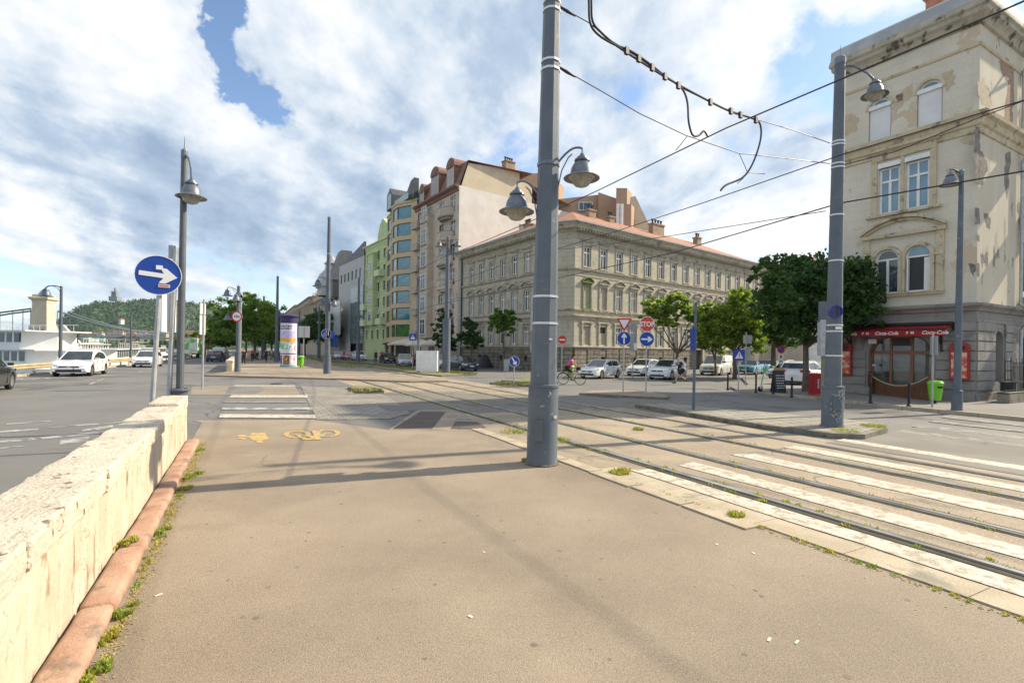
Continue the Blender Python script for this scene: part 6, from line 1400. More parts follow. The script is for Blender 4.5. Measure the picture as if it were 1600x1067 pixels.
# ------------------------------------------------------------------ trees
bark = mat('bark', (.10,.075,.055), (.15,.12,.09), 4, rough=.95, speck=.3, sscale=20, bump=.6, bscale=20)
def leafm(name, c1, c2, sub=.28): return mat(name, c1, c2, .7, lo=.4, hi=.6, rough=.55, island=.38, sub=sub, spec=.3)
leaf_dark = leafm('dark_foliage', (.034,.085,.022), (.062,.125,.03), .28)
leaf_mid = leafm('mid_foliage', (.085,.16,.026), (.13,.21,.036), .38)
leaf_light = leafm('light_foliage', (.14,.22,.03), (.20,.28,.045), .42)
leaf_yel = leafm('yellow_green_foliage', (.16,.19,.03), (.2,.22,.04), .35)
def tree(name, label, base, blobs, trunk_r, fork, lm, n=6000, ls=.17, seed=1, group=None, cat_='tree', flat=.55, hollow=.35):
    """blobs: (dx, dy, z, rx, rz) crown masses relative to the base"""
    R = np.random.RandomState(seed); r = random.Random(seed)
    t = thing(name, label, cat_, base, 0, group)
    b = MB(); top = Vector((r.uniform(-.1,.1), 0, fork)); b.tube([(0,0,-.05),(0.02,0,fork*.4),top*.99], [trunk_r*1.25,trunk_r,trunk_r*.85], 9)
    for dx, dy, z, rx, rz in blobs:
        c = Vector((dx,dy,z)); mid = top.lerp(c,.55)+Vector((r.uniform(-.15,.15),r.uniform(-.15,.15),-.1))*rx*.5
        b.tube([top*.97,mid,c],[trunk_r*.6,trunk_r*.36,trunk_r*.12],6)
        for _ in range(5):
            d = Vector((r.gauss(0,1),r.gauss(0,1),r.gauss(.2,.7))).normalized(); e = c+Vector((d.x*rx,d.y*rx,d.z*rz))*.85; s_ = mid.lerp(c,r.uniform(.2,.9)); b.tube([s_,s_.lerp(e,.5)+Vector((0,0,.08*rx)),e],[trunk_r*.2,trunk_r*.12,trunk_r*.04],5)
    b.build('trunk', bark, t, smooth=True)
    w = np.array([bl[3]**2*bl[4] for bl in blobs]); w = w/w.sum(); P = []
    for bl, ww in zip(blobs, w):
        m = int(n*ww); nc = max(10,int(m/42))
        # twig clusters over an uneven shell
        d = R.normal(size=(nc,3)); d /= np.linalg.norm(d,axis=1)[:,None]
        rad = (hollow+(1-hollow)*R.rand(nc)**.55)*(1+.18*np.sin(d[:,0]*5+seed)+.14*np.sin(d[:,2]*7+seed*2)+.10*np.sin(d[:,1]*9))
        cc = np.stack([bl[0]+d[:,0]*rad*bl[3], bl[1]+d[:,1]*rad*bl[3], bl[2]+d[:,2]*rad*bl[4]],1)
        k = R.randint(0,nc,m); sp = .30*min(1.2,max(.35,bl[3]*.33)); q = cc[k]+R.normal(size=(m,3))*np.array([sp,sp,sp*.6]); P.append(q)
    P = np.concatenate(P); m = len(P)
    nrm = R.normal(size=(m,3))+np.array([0,0,.8]); nrm /= np.linalg.norm(nrm,axis=1)[:,None]
    a = np.cross(nrm, R.normal(size=(m,3))); a /= np.linalg.norm(a,axis=1)[:,None]; c = np.cross(nrm,a)
    s1 = (ls*R.uniform(.6,1.35,m))[:,None]; s2 = s1*.55
    V = np.stack([P-a*s1, P-c*s2+nrm*s1*.12, P+a*s1, P+c*s2+nrm*s1*.12],1).reshape(-1,3)
    me = bpy.data.meshes.new('crown'); me.vertices.add(4*m); me.vertices.foreach_set('co', V.ravel()); me.loops.add(4*m); me.loops.foreach_set('vertex_index', np.arange(4*m)); me.polygons.add(m); me.polygons.foreach_set('loop_start', np.arange(0,4*m,4)); me.materials.append(lm); me.update(calc_edges=True)
    o = bpy.data.objects.new('crown', me); C.objects.link(o); o.parent = t
    return t
# big dark tree by the restaurant
tree('broad_tree', 'broad dark green tree with dense round crown beside the restaurant', Vector((15.1,26.3,.12)), [(.3,-.3,5.0,2.3,1.9),(1.1,-.7,4.7,1.6,1.5),(-1.0,0,4.6,1.5,1.5),(.5,-.4,5.7,1.6,1.1),(1.4,-.8,3.8,1.2,.9),(-.9,-.5,3.4,1.4,.8),(.6,-.6,3.5,1.7,.8),(-1.4,.2,5.3,.8,.7)], .15, 2.3, leaf_dark, 21000, .12, 11, hollow=.5)
tree('upright_tree', 'taller dark tree with loose top between the palace and the round crown', AT(1208,580,43).xy.to_3d(), [(0,0,6.2,2.1,2.2),(-.9,0,8.9,1.1,1.4),(1.3,0,8.9,1.2,1.2),(.4,0,4.2,2.1,1.6),(3,1,7.4,1.3,1.3),(-1.4,0,4.4,1.3,1.2)], .2, 3, leaf_dark, 12000, .17, 12)
tree('street_tree', 'sunlit light green tree behind the white van', AT(1148,580,40).xy.to_3d(), [(0,0,4.8,2.1,1.7),(-1.4,0,3.7,1.4,1.1),(1.5,0,3.9,1.5,1.3),(.2,0,6.2,1.2,.9),(.8,-.5,2.9,1.5,.8),(-1.9,0,5.2,1.0,.8)], .15, 2.2, leaf_light, 12000, .14, 13)
tree('street_tree', 'small yellow green tree left of the white van', AT(1118,580,46).xy.to_3d(), [(0,0,3.6,1.4,1.3),(.5,0,4.9,1.2,1.1),(-.6,.3,2.8,1.2,.7),(-.8,0,4.4,1.0,.9)], .1, 1.6, leaf_light, 7000, .15, 14)
tree('forked_tree', 'thin forked tree with open crown behind the stop sign', AT(1056,580,42).xy.to_3d(), [(-1.8,0,5.7,1.2,.9),(0,0,6.1,1.3,.9),(1.2,0,5.0,1.1,.8),(-.9,0,4.7,1.1,.7),(2.3,0,5.0,1.2,1.1),(-2.4,0,4.7,.7,.5),(2.7,0,3.8,1.1,.8),(1.6,0,3.7,.8,.5)], .12, 2.0, leaf_light, 9000, .13, 15, hollow=.1)
tree('clipped_tree', 'clipped lollipop tree with flat topped crown before the palace', AT(786,580,52).xy.to_3d(), [(-.7,0,5.0,1.0,1.15),(.8,0,4.9,.9,1.1),(0,0,5.2,1.0,1.2)], .11, 3.6, leaf_mid, 4200, .14, 16)
tree('clipped_tree', 'smaller bushy tree left of the lollipop tree before the palace', AT(736,580,57).xy.to_3d(), [(0,0,3.8,1.2,1.3),(-.4,0,5.0,.7,.8),(.6,0,3.1,1.2,.8),(-.7,0,3.2,1.0,.7)], .1, 2.0, leaf_dark, 3600, .15, 17)
tree('column_tree', 'narrow dark tree partly hidden by the verge lamp pole', AT(692,580,62).xy.to_3d(), [(0,0,4.0,1.3,2.0),(0.1,0,6.0,.9,1.3),(.6,0,2.6,1.2,1)], .12, 2, leaf_dark, 4200, .16, 18)
# promenade tree avenue on the left
ctr = [(371,74,'leftmost big tree over the far promenade wall',3.7,8.3,leaf_mid),(398,82,'bright green promenade tree left of the column',4.4,9.6,leaf_light),(414,92,'promenade tree just left of the bare tram pole',3.4,9.2,leaf_mid),(352,100,'low tree on the quay side of the promenade',3.0,7,leaf_dark),(384,118,'farther promenade tree in the middle of the avenue',4.5,9.8,leaf_mid),(424,112,'farther promenade tree beside the bare tram pole',4,9,leaf_dark)]
for i, (px, Y, lab, rr_, h, lm) in enumerate(ctr):
    c = AT(px,560,Y).xy.to_3d(); h *= 1.18; rr_ *= 1.12
    tree('avenue_tree', lab, c, [(0,0,h*.66,rr_*.9,h*.27),(-rr_*.5,0,h*.5,rr_*.6,h*.2),(rr_*.5,0,h*.52,rr_*.6,h*.2),(.3,0,h*.84,rr_*.55,h*.14),(0,-rr_*.4,h*.38,rr_*.8,h*.12)], .22, h*.3, lm, 5200, .24 if Y < 95 else .3, 30+i, 'trees along the promenade')
ctr = [(497,118,'large dark street tree before the domed palace',5.0,11.5),(476,126,'dark street tree left of the domed palace tree',4.2,9.5),(514,112,'dark street tree beside the silver screen',3.4,11)]
for i, (px, Y, lab, rr_, h) in enumerate(ctr):
    c = AT(px,560,Y).xy.to_3d()
    tree('avenue_tree', lab, c, [(0,0,h*.62,rr_*.85,h*.25),(-rr_*.5,0,h*.5,rr_*.6,h*.2),(rr_*.4,0,h*.55,rr_*.6,h*.2),(.3,0,h*.84,rr_*.5,h*.14)], .22, h*.3, leaf_dark, 4600, .28, 40+i, 'street trees before the old palaces')
# far quay greenery
tree('bank_tree', 'yellowish bush at the quay near the green truck', AT(325,555,150).xy.to_3d(), [(0,0,4.5,5,2.5),(-6,0,4,4,2),(5,0,4.5,4,2.5)], .2, 1.5, leaf_yel, 2600, .5, 50)
rg = random.Random(8)
for i in range(12):
    px = 100+i*20+rg.uniform(-4,4); Y = 520+rg.uniform(-20,60); c = AT(px,545,Y).xy.to_3d(); c.z = -5
    tree('far_bank_tree', 'dark tree on the far river bank, number %d from the left below the hill' % (i+1) if False else ['leftmost dark tree on the far bank below the hill','far bank tree beside the bridge pier','far bank tree under the bridge chain','far bank tree in front of the pale houses','far bank tree beside the red roofed houses','far bank tree left of the slim quay pole','far bank tree right of the slim quay pole','far bank tree behind the second white car','far bank tree behind the blue arrow post','far bank tree behind the galvanised post','far bank tree left of the lamp pole','far bank tree right of the lamp pole'][i], c, [(0,0,8+rg.uniform(0,3),7,4),(6,0,7,6,3.5),(-6,0,7,6,3.5)], .4, 3, leaf_dark if i%3 else leaf_mid, 1200, 1.1, 60+i, 'trees on the far bank')
# ------------------------------------------------------------------ the wooded hill, houses, bridge, boats
from mathutils import noise
hillm = mat('wooded_hill', (.03,.065,.028), (.06,.10,.04), .035, lo=.38, hi=.62, rough=.95, speck=.35, sscale=.25, c3=(.10,.15,.06), s3=.02, lo3=.55, hi3=.62, world=True, detail=10)
def hill():
    Y0, Y1 = 1150., 1900.; prof = [(-60,545),(60,520),(85,503),(110,485),(130,475),(160,468.5),(200,467.5),(240,466.5),(280,467),(310,472),(345,479),(380,487),(430,500),(500,520),(620,543)]
    nx, ny = 300, 46; vs = []; rr = np.random.RandomState(3)
    for j in range(ny+1):
        v = j/ny; Y = Y0+(Y1-Y0)*v
        for i in range(nx+1):
            px = -60+680*i/nx; k = max(a for a in range(len(prof)-1) if prof[a][0] <= px+1e-6); a, c = prof[k], prof[k+1]; u = min(1,(px-a[0])/(c[0]-a[0])); py = a[1]+(c[1]-a[1])*u
            zt_ = AT(px, py, 1600).z-8; s_ = math.sin(min(1,v/.6)*PI/2)**.8 if v < .6 else 1-(v-.6)*1.2
            x = AT(px,540,1500).x*Y/1500; n_ = noise.noise(Vector((x*.012,Y*.012,0)))*10*s_ + noise.noise(Vector((x*.05,Y*.05,3)))*6 + abs(noise.noise(Vector((x*.11,Y*.11,7))))*7
            vs.append((x, Y, -6+(zt_-3)*s_ + n_*min(1,s_*2)))
    fs = [(j*(nx+1)+i,j*(nx+1)+i+1,(j+1)*(nx+1)+i+1,(j+1)*(nx+1)+i) for j in range(ny) for i in range(nx)]
    b = MB(); b.add(vs,fs); struct(b.build('hill', hillm))
hill()
# canopy over the hill: crowns as leaf clumps
def hill_woods():
    R = np.random.RandomState(5); dg = bpy.context.evaluated_depsgraph_get(); me = [o for o in bpy.data.objects if o.name == 'hill'][0].data
    co_ = np.empty(len(me.vertices)*3); me.vertices.foreach_get('co', co_); co_ = co_.reshape(-1,3); keep = co_[(co_[:,2] > 2)&(co_[:,1] < 1830)]
    idx = R.randint(0,len(keep),5200); c = keep[idx]+R.normal(size=(5200,3))*np.array([5,9,1.2]); b = []
    m = 9; P = np.repeat(c,m,0)+R.normal(size=(5200*m,3))*np.array([3.6,3.6,2.6])+np.array([0,0,3.0])
    nrm = R.normal(size=P.shape)+np.array([0,-.6,.9]); nrm /= np.linalg.norm(nrm,axis=1)[:,None]; a = np.cross(nrm,R.normal(size=P.shape)); a /= np.linalg.norm(a,axis=1)[:,None]; d = np.cross(nrm,a); s = R.uniform(1.2,3.0,len(P))[:,None]
    V = np.stack([P-a*s,P-d*s*.8,P+a*s,P+d*s*.8],1).reshape(-1,3); n = len(P); me = bpy.data.meshes.new('hill_woods'); me.vertices.add(4*n); me.vertices.foreach_set('co',V.ravel()); me.loops.add(4*n); me.loops.foreach_set('vertex_index',np.arange(4*n)); me.polygons.add(n); me.polygons.foreach_set('loop_start',np.arange(0,4*n,4)); me.materials.append(leafm('hill_foliage',(.026,.062,.024),(.055,.10,.035),.1)); me.update(calc_edges=True)
    o = bpy.data.objects.new('hill_woods', me); C.objects.link(o); tag(o,'dense dark green woods covering the far hill','woods',kind='stuff')
hill_woods()
struct(MB().box((-800,900,-5.4),(2600,700,1.2)).build('far_bank', asphalt))
t = thing('hilltop_monument', 'scaffolded monument tower on top of the wooded hill', 'monument', AT(180,470,1600)); hz_ = mat('grey_scaffold',(.22,.24,.26),rough=.9); b = MB(); b.box((0,0,6),(26,20,14)); b.box((0,0,20),(15,12,18)); b.lathe([(4,28),(3,38),(1,42)],8); b.build('tower', hz_, t)
b = MB()
for k in range(6): b.box((-8+k*3.2,-7,18),(.6,.6,26))
b.build('scaffold', hz_, t)
pal = [mat('far_wall_cream',(.5,.45,.36)),mat('far_wall_ochre',(.45,.36,.24)),mat('far_wall_white',(.58,.57,.54))]; rr = random.Random(5)
labs = ['pale villa with red roof at the foot of the hill, leftmost','ochre villa second from the left under the hill','white villa with red roof under the hill slope','long cream house with red roof below the hill','cream house right of the long red roofed house','white house beside the slim quay pole at the hill foot','ochre house right of the slim quay pole','cream house left of the blue sign post at the hill foot','white villa half way up the wooded hill','small pale house near the right end of the hill foot']
for i, (px, py, w, hh) in enumerate(((133,524,14,9),(146,524,12,10),(158,522,11,10),(182,522,34,12),(206,523,18,11),(224,522,16,12),(240,521,18,10),(256,520,16,13),(190,495,5,2),(296,522,22,12))):
    p = AT(px,py,1080); t = thing('hillside_villa', labs[i], 'house', (p.x,p.y,p.z-14), 0, 'houses at the foot of the hill'); b = MB(); b.box((0,0,hh/2+2),(w,10,hh+8)); b.build('wall', pal[i%3], t)
    b = MB(); z = hh+6; b.add([(-w/2-1,-6,z),(w/2+1,-6,z),(w/2+1,6,z),(-w/2-1,6,z),(-w/2+3,0,z+4),(w/2-3,0,z+4)],[(0,1,5,4),(1,2,5),(2,3,4,5),(3,0,4)]); b.build('roof', mans, t)
    b = MB()
    for k in range(int(w/3)): b.box((-w/2+2+k*3,-5.1,hh*.55+2),(1.1,.2,1.8))
    b.build('window_row', win_dark, t)
# chain bridge
bstone = mat('bridge_limestone', (.60,.52,.40), (.52,.45,.34), .3, rough=.9, brick=(3,1.0,(.85,.85,.85),.05,(.95,.95,.95),(PI/2,0,0))); bsteel = mat('bridge_steel', (.085,.12,.135), rough=.7)
t = thing('chain_bridge', 'stone towered chain bridge crossing the river', 'bridge'); TB = AT(68,520,250); dk = TB.z-.5
B_0, B_1 = AT(-140,520,236), AT(352,529.5,330)
dkz = lambda p: dk
b = MB(); b.box((0,0,0),(15,11,-1)) if False else None
b.lathe([(8,-8),(8,dk-3),(7.6,dk-2.8)],4,ph=PI/4,cap=True); b.lathe([(8.2,dk-3),(7.3,dk+3),(7.5,dk+3.2),(6.6,dk+3.4),(5.8,dk+13.4),(6.2,dk+13.6),(6.0,dk+14.2),(7.8,dk+15.0),(7.9,dk+15.8),(6.0,dk+16.1),(5.8,dk+17),(.2,dk+17.2)],4,ph=PI/4); o = b.build('tower', bstone, t, loc=(TB.x,TB.y,0), rz=.18); o.scale = (.74,.74,1.08)
b = MB(); b.lathe([(2.4,dk+17),(2.2,dk+18),(1.6,dk+19),(.8,dk+20),(.1,dk+20.6)],10); b.build('cap', metal_roof, t, loc=(TB.x,TB.y,1.4)); b = MB()
for k in (-1,0,1): b.b2(k*2.0-.4,k*2.0+.4,-4.1,-3.9,dk+.4,dk+2.2)
b.build('tower_opening', win_dark, t, loc=(TB.x,TB.y,0), rz=.18)
def lerp_b(u): return Vector((B_0.x+(B_1.x-B_0.x)*u, B_0.y+(B_1.y-B_0.y)*u, 0))
b = MB(); a, c = lerp_b(-.2), lerp_b(1.25); b.bar((a.x,a.y,dk-.6),(c.x,c.y,dk-.6),8,1.2); b.bar((a.x,a.y,dk+.8),(c.x,c.y,dk+.8),8,.15); b.build('deck', bsteel, t)
def chain(pf, off):
    b = MB(); b.tube([p+Vector((0,off,0)) for p in pf], .42, 5); b.build('chain', bsteel, t)
tl = [AT(px,py,250) for px, py in ((48,482.5),(36,484),(20,486),(0,488.5),(-40,495),(-100,508))]
tr = [AT(px,py,y_) for px, py, y_ in ((90,486,254),(110,493,258),(135,501,265),(165,509,274),(195,515,284),(225,519,295),(262,521,306))]
for off in (0,6): chain(tl, off); chain(tr, off)
b = MB()
for pts in (tl,tr):
    for a, c in zip(pts[:-1],pts[1:]):
        n = max(1,int((c-a).length/3.2))
        for k in range(n): p = a.lerp(c,k/n); b.tube([(p.x,p.y,dk),(p.x,p.y,p.z)],.2,4,False)
tag(b.build('hangers', bsteel, t), kind='stuff')
for px in (140,300):
    p = AT(px,530,275 if px < 200 else 315); b = MB(); b.lathe([(5,-8),(4,dk-1)],4,ph=.6,cap=True); b.build('pier', bstone, t, loc=(p.x,p.y,0))
a, c = AT(105,505,180), AT(140,521,190)
# boats
bw = mat('boat_white', (.72,.73,.72), (.65,.66,.66), .5, rough=.4); bb_ = mat('boat_blue', (.03,.12,.22), rough=.4); teal = mat('teal_canvas', (.06,.30,.33), rough=.8); bgl = mat('boat_glass', (.03,.05,.06), rough=.1)
def ship(label, c, L, Wd, decks, rz, top=None, stripe_=bb_, h0=4.2, th=2.0):
    t = thing('river_boat', label, 'boat', c, rz, 'boats moored along the quay'); b = MB(); n = 12; o_ = [(L/2,0)]
    hull = [(-L/2,-Wd/2),(L*.42,-Wd/2),(L*.48,-Wd*.36),(L*.5,0),(L*.48,Wd*.36),(L*.42,Wd/2),(-L/2,Wd/2)]
    b.prism([(x*.97,y*.9) for x, y in hull],-.4,.5); b.prism(hull,.5,h0); b.build('hull', bw, t)
    b = MB(); x = -L*.47
    while x < L*.40: b.b2(x,x+.9,-Wd*.503,Wd*.503,h0-.0+.0-1.1,h0-.55); x += 1.7
    b.build('porthole_row', bgl, t)
    b = MB(); b.prism([(x*1.002,y*1.01) for x, y in hull],.35,.95); b.build('waterline_band', stripe_, t)
    z = h0; l = L*.9
    for k in range(decks):
        dh = 2.2; b = MB(); b.prism([(-l/2,-Wd*.42),(l*.36,-Wd*.42),(l*.42,0),(l*.36,Wd*.42),(-l/2,Wd*.42)],z,z+dh-.15); b.b2(-l/2-.5,l*.44,-Wd*.48,Wd*.48,z+dh-.15,z+dh); d = b.build('deck_house', bw, t)
        x = -l/2+.8; j = 0
        b = MB()
        while x < l*.33: b.b2(x,x+1.1,-Wd*.425,Wd*.425,z+.8,z+1.9); x += 1.6
        b.build('window_row', bgl, d); z += dh; l *= .86
    b = MB()
    for y in (-Wd*.45,Wd*.45):
        b.tube([(-l/2,y,z+.9),(l*.4,y,z+.9)],.03,4); x = -l/2
        while x < l*.4: b.tube([(x,y,z),(x,y,z+.9)],.025,4); x += 1.5
    b.build('railing', white, t)
    if top: b = MB(); b.b2(-l/2,l*.3,-Wd*.4,Wd*.4,z+th,z+th+.15); [b.tube([(-l/2+k*3,y,z),(-l/2+k*3,y,z+th)],.05,5) for k in range(int(l*.8/3)) for y in (-Wd*.38,Wd*.38)]; b.build('sun_canopy', top, t)
    return t
ship('large white three deck excursion boat moored at far left', Vector((AT(10,540,66).x,66,-5.2)), 34, 7, 2, math.radians(-22), None, h0=4.4)
ship('white boat with a teal canvas roof behind the first white car', Vector((AT(120,540,98).x,98,-5.2)), 26, 6, 2, math.radians(-65), teal, h0=3.0, th=.9)
ship('low white boat with wooden rails behind the slim quay pole', Vector((AT(170,548,88).x,88,-5.2)), 26, 6, 1, math.radians(-62), None, h0=4.4)
ship('distant low pontoon boat before the far bank', Vector((AT(188,535,210).x,210,-5.2)), 40, 9, 1, math.radians(-10), para)
ship('distant white boat near the double lantern post', Vector((AT(238,542,180).x,180,-5.2)), 30, 7, 1, math.radians(-60), None)
t = thing('grey_shed', 'grey gabled boarding shed beside the bridge tower foot', 'shed', Vector((AT(93,515,120).x,120,-3.2)), -.2); b = MB(); b.box((0,0,4),(3.8,5,8.6)); b.build('wall', metal_roof, t); b = MB(); b.bar((1.2,-1,8.2),(6,-1,4.2),.35,4); b.build('gangway_roof', bw, t)
# ------------------------------------------------------------------ vehicles
tyre = mat('tyre_rubber', (.018,.018,.019), rough=.85); rimm = mat('alloy_rim', (.5,.51,.52), rough=.3, metal=.7); cglass = mat('car_glass', (.02,.028,.032), (.05,.06,.065), 1.2, rough=.04, spec=1)
black_pl = mat('black_plastic', (.02,.02,.022), rough=.5); hl = mat('headlamp', (.6,.63,.66), rough=.08, metal=.3); tlm = mat('tail_lamp', (.45,.01,.01), rough=.2); plate_m = mat('number_plate', (.72,.72,.70), rough=.5)
def paint(n, c): return mat(n, c, rough=.28, coat=.8, spec=.5)
WM = {}
def wheel_meshes(r, w=.2):
    k = (round(r,2),w)
    if k in WM: return WM[k]
    R = Matrix.Rotation(PI/2,3,'X'); b = MB(); b.lathe([(r*.62,-w/2),(r*.9,-w/2),(r,-w/2+.03),(r,w/2-.03),(r*.9,w/2),(r*.62,w/2)],24,M_=R)
    ty = mesh_of(b,'wheel',tyre); b = MB(); b.lathe([(r*.64,-w/2+.0),(r*.60,-w/2+.02),(r*.58,w/2),(r*.64,w/2)],24,M_=R); b.lathe([(r*.2,-w/2-.004),(.01,-w/2-.006)],12,M_=R)
    for q in range(5):
        a = q*2*PI/5; c, s_ = math.cos(a), math.sin(a); b.bar((c*r*.1,-w/2+.015,s_*r*.1),(c*r*.6,-w/2+.015,s_*r*.6),.02,r*.2,(c,0,s_)) if False else b.add([(c*r*.1-s_*r*.09,-w/2,s_*r*.1+c*r*.09),(c*r*.1+s_*r*.09,-w/2,s_*r*.1-c*r*.09),(c*r*.61+s_*r*.07,-w/2+.005,s_*r*.61-c*r*.07),(c*r*.61-s_*r*.07,-w/2+.005,s_*r*.61+c*r*.07)],[(0,1,2,3)])
    b.lathe([(r*.6,.0),(.01,.0)],16,M_=R)
    ri = mesh_of(b,'rim',rimm); WM[k] = (ty,ri); return WM[k]
def interp(tab, x):
    if x <= tab[0][0]: return tab[0][1]
    for (x0,y0),(x1,y1) in zip(tab[:-1],tab[1:]):
        if x <= x1: return y0+(y1-y0)*(x-x0)/(x1-x0)
    return tab[-1][1]
KINDS = {  # L, W, top of lower body (x,z rear to front), roof line (x,z) rear glass base .. windscreen base, wheelbase centres, wheel r
 'hatch': dict(L=4.27,W=1.79,top=[(-2.13,.62),(-2.08,.88),(-1.95,.98),(0,.95),(.85,.93),(1.5,.84),(1.95,.70),(2.13,.50)],roof=[(-2.0,.97),(-1.62,1.34),(-1.3,1.42),(-.5,1.47),(.1,1.44),(.95,.92)],wx=(-1.3,1.32),r=.32,side=((-1.45,-.55),(-.47,.5))),
 'suv': dict(L=4.4,W=1.84,top=[(-2.2,.7),(-2.15,1.0),(-2.0,1.1),(0,1.05),(.85,1.04),(1.55,.98),(2.0,.86),(2.2,.6)],roof=[(-2.08,1.08),(-1.75,1.48),(-1.4,1.56),(-.5,1.60),(.1,1.57),(.95,1.03)],wx=(-1.3,1.32),r=.36,side=((-1.5,-.55),(-.47,.5))),
 'sedan': dict(L=4.6,W=1.8,top=[(-2.3,.6),(-2.25,.9),(-1.6,1.0),(0,.94),(.85,.92),(1.6,.84),(2.1,.70),(2.3,.5)],roof=[(-1.75,.98),(-1.05,1.36),(-.8,1.40),(-.3,1.43),(.15,1.40),(.95,.91)],wx=(-1.4,1.42),r=.33,side=((-1.15,-.45),(-.37,.5))),
 'van': dict(L=4.7,W=1.86,top=[(-2.35,.7),(-2.33,1.1),(0,1.15),(1.0,1.12),(1.6,1.02),(2.1,.86),(2.35,.55)],roof=[(-2.34,1.12),(-2.30,1.78),(-1.9,1.86),(-.2,1.88),(.5,1.82),(1.35,1.06)],wx=(-1.5,1.52),r=.33,side=((0.0,.02),(.12,.85))),
 'vintage': dict(L=4.7,W=1.85,top=[(-2.35,.6),(-2.3,.95),(-1.2,.98),(0,.92),(.8,.96),(1.7,.92),(2.2,.8),(2.35,.55)],roof=[(-1.35,.95),(-.95,1.3),(-.8,1.38),(-.2,1.42),(.2,1.38),(.6,.94)],wx=(-1.4,1.45),r=.34,side=((-.85,-.3),(-.22,.3))),
}
PROTO = {}
def car(label, kind, pt, pos, hd, cat_='car', sc=1.0, name='parked_car', group=None, open_top=False, tl=True):
    """hd: plan heading of the bonnet"""
    K_ = KINDS[kind]; key = (kind, pt.name, open_top)
    rz = math.atan2(hd[1],hd[0])
    if key in PROTO:
        c = cp(PROTO[key], None, pos, rz, label, group, sc); c.name = name; c['category'] = cat_
        if not group and 'group' in c: del c['group']
        return c
    t = thing(name, label, cat_, pos, rz, group); t.scale = (sc,)*3; PROTO[key] = t
    L, W_, r = K_['L'], K_['W'], K_['r']; hw0 = W_/2; N_ = 49; xs = [-L/2+L*i/(N_-1) for i in range(N_)]
    for wx in K_['wx']: xs += [wx-r-.05, wx+r+.05]
    xs = sorted(xs); vs = []; ns = 8
    for x in xs:
        top_ = interp(K_['top'],x); e = abs(x)/(L/2); hw = hw0*(1-.13*e**7); zb = .24+.10*max(0,e-.9)*5
        for wx in K_['wx']:
            dx = abs(x-wx)
            if dx < r+.05: zb = max(zb, r+math.sqrt((r+.05)**2-dx*dx)*.98)
        zb = min(zb, top_-.12); mid = zb+(top_-zb)*.55
        sec = [(0,.22),(hw-.28,.22),(hw-.25,zb),(hw-.01,zb+.01),(hw+.015,mid),(hw-.01,top_-.08),(hw-.06,top_-.01),(0,top_+.035 if x > .9 else top_+.01)]
        vs += [(x,y,z) for y, z in sec]; 
    b = MB(); n = len(xs); fs = [(i*ns+j,i*ns+j+1,(i+1)*ns+j+1,(i+1)*ns+j) for i in range(n-1) for j in range(ns-1)]
    b.add(vs,fs); b.add([(x,-y,z) for x, y, z in vs],[f[::-1] for f in fs]); b.add(vs[:ns]+[(x,-y,z) for x, y, z in vs[:ns]][::-1],[tuple(range(2*ns))]); b.add(vs[-ns:]+[(x,-y,z) for x, y, z in vs[-ns:]][::-1],[tuple(range(2*ns))][::-1])
    rf = K_['roof']; wb = hw0-.09; wr = hw0-.25 if kind != 'van' else hw0-.13
    zmin = rf[0][1]; zmax = max(p[1] for p in rf)
    ww = lambda z: wb+(wr-wb)*((z-min(rf[0][1],rf[-1][1]))/(zmax-min(rf[0][1],rf[-1][1])))**1.3 if z > min(rf[0][1],rf[-1][1]) else wb
    pv = [(x,ww(z),z) for x, z in rf]; m = len(pv)
    if not open_top:
        cv = pv+[(x,-y,z) for x, y, z in pv]; cf = [(i,i+1,m+i+1,m+i) for i in range(m-1)]; b.add(cv,cf); base = [(x,wb,interp(K_['top'],x)-.03) for x, z in rf]
        for sg in (1,-1):
            vv = [(x,sg*y,z) for x, y, z in pv]+[(x,sg*y,z) for x, y, z in base]; b.add(vv,[(i,i+1,m+i+1,m+i) for i in range(m-1)])
    body = b.build('body', pt, t, smooth=True, sharp=32)
    def quad(name, pts, m_, parent=t):
        bb = MB(); bb.add(pts,[tuple(range(len(pts)))]); return bb.build(name, m_, parent)
    # glazing, a few millimetres proud of the shell
    def along(i0, i1, f0, f1, off=.012, ins=.08):
        (x0,z0),(x1,z1) = rf[i0], rf[i1]; d = Vector((x1-x0,0,z1-z0)); nn = Vector((-d.z,0,d.x)).normalized()
        if nn.z < 0: nn = -nn
        a = Vector((x0,0,z0))+d*f0+nn*off; c = Vector((x0,0,z0))+d*f1+nn*off; wa, wc = ww(a.z)-ins, ww(c.z)-ins
        return [(a.x,wa,a.z),(a.x,-wa,a.z),(c.x,-wc,c.z),(c.x,wc,c.z)]
    quad('windscreen', along(m-2,m-1,.06,.97), cglass)
    if kind != 'van' and not open_top: quad('rear_window', along(0,1,.12,.95), cglass)
    if not open_top:
        for sg in (1,-1):
            for a, c in K_['side']:
                if c-a < .1: continue
                lo, hi = .05, .06; P_ = []
                for x, top2 in ((a,0),(c,0),(c+ (.28 if c > .3 else 0),-1)): pass
                def sp(x, z): return (x, sg*(ww(z)+.012), z)
                bl_ = interp(K_['top'],0)+.03; tz = lambda x: interp(rf,x)-.07
                if a < -1.2 or kind == 'sedan' and a < -.9: pts = [sp(a-.12,bl_+.1),sp(a+.1,bl_),sp(c,bl_),sp(c,tz(c)),sp(a+.1,tz(a+.1)-.02)]
                elif c > .3: pts = [sp(a,bl_),sp(c+.22,bl_),sp(c-.12,tz(c-.12)-.02),sp(a,tz(a))]
                else: pts = [sp(a,bl_),sp(c,bl_),sp(c,tz(c)),sp(a,tz(a))]
                quad('side_window', pts if sg < 0 else pts[::-1], cglass)
    tyr, rim = wheel_meshes(r)
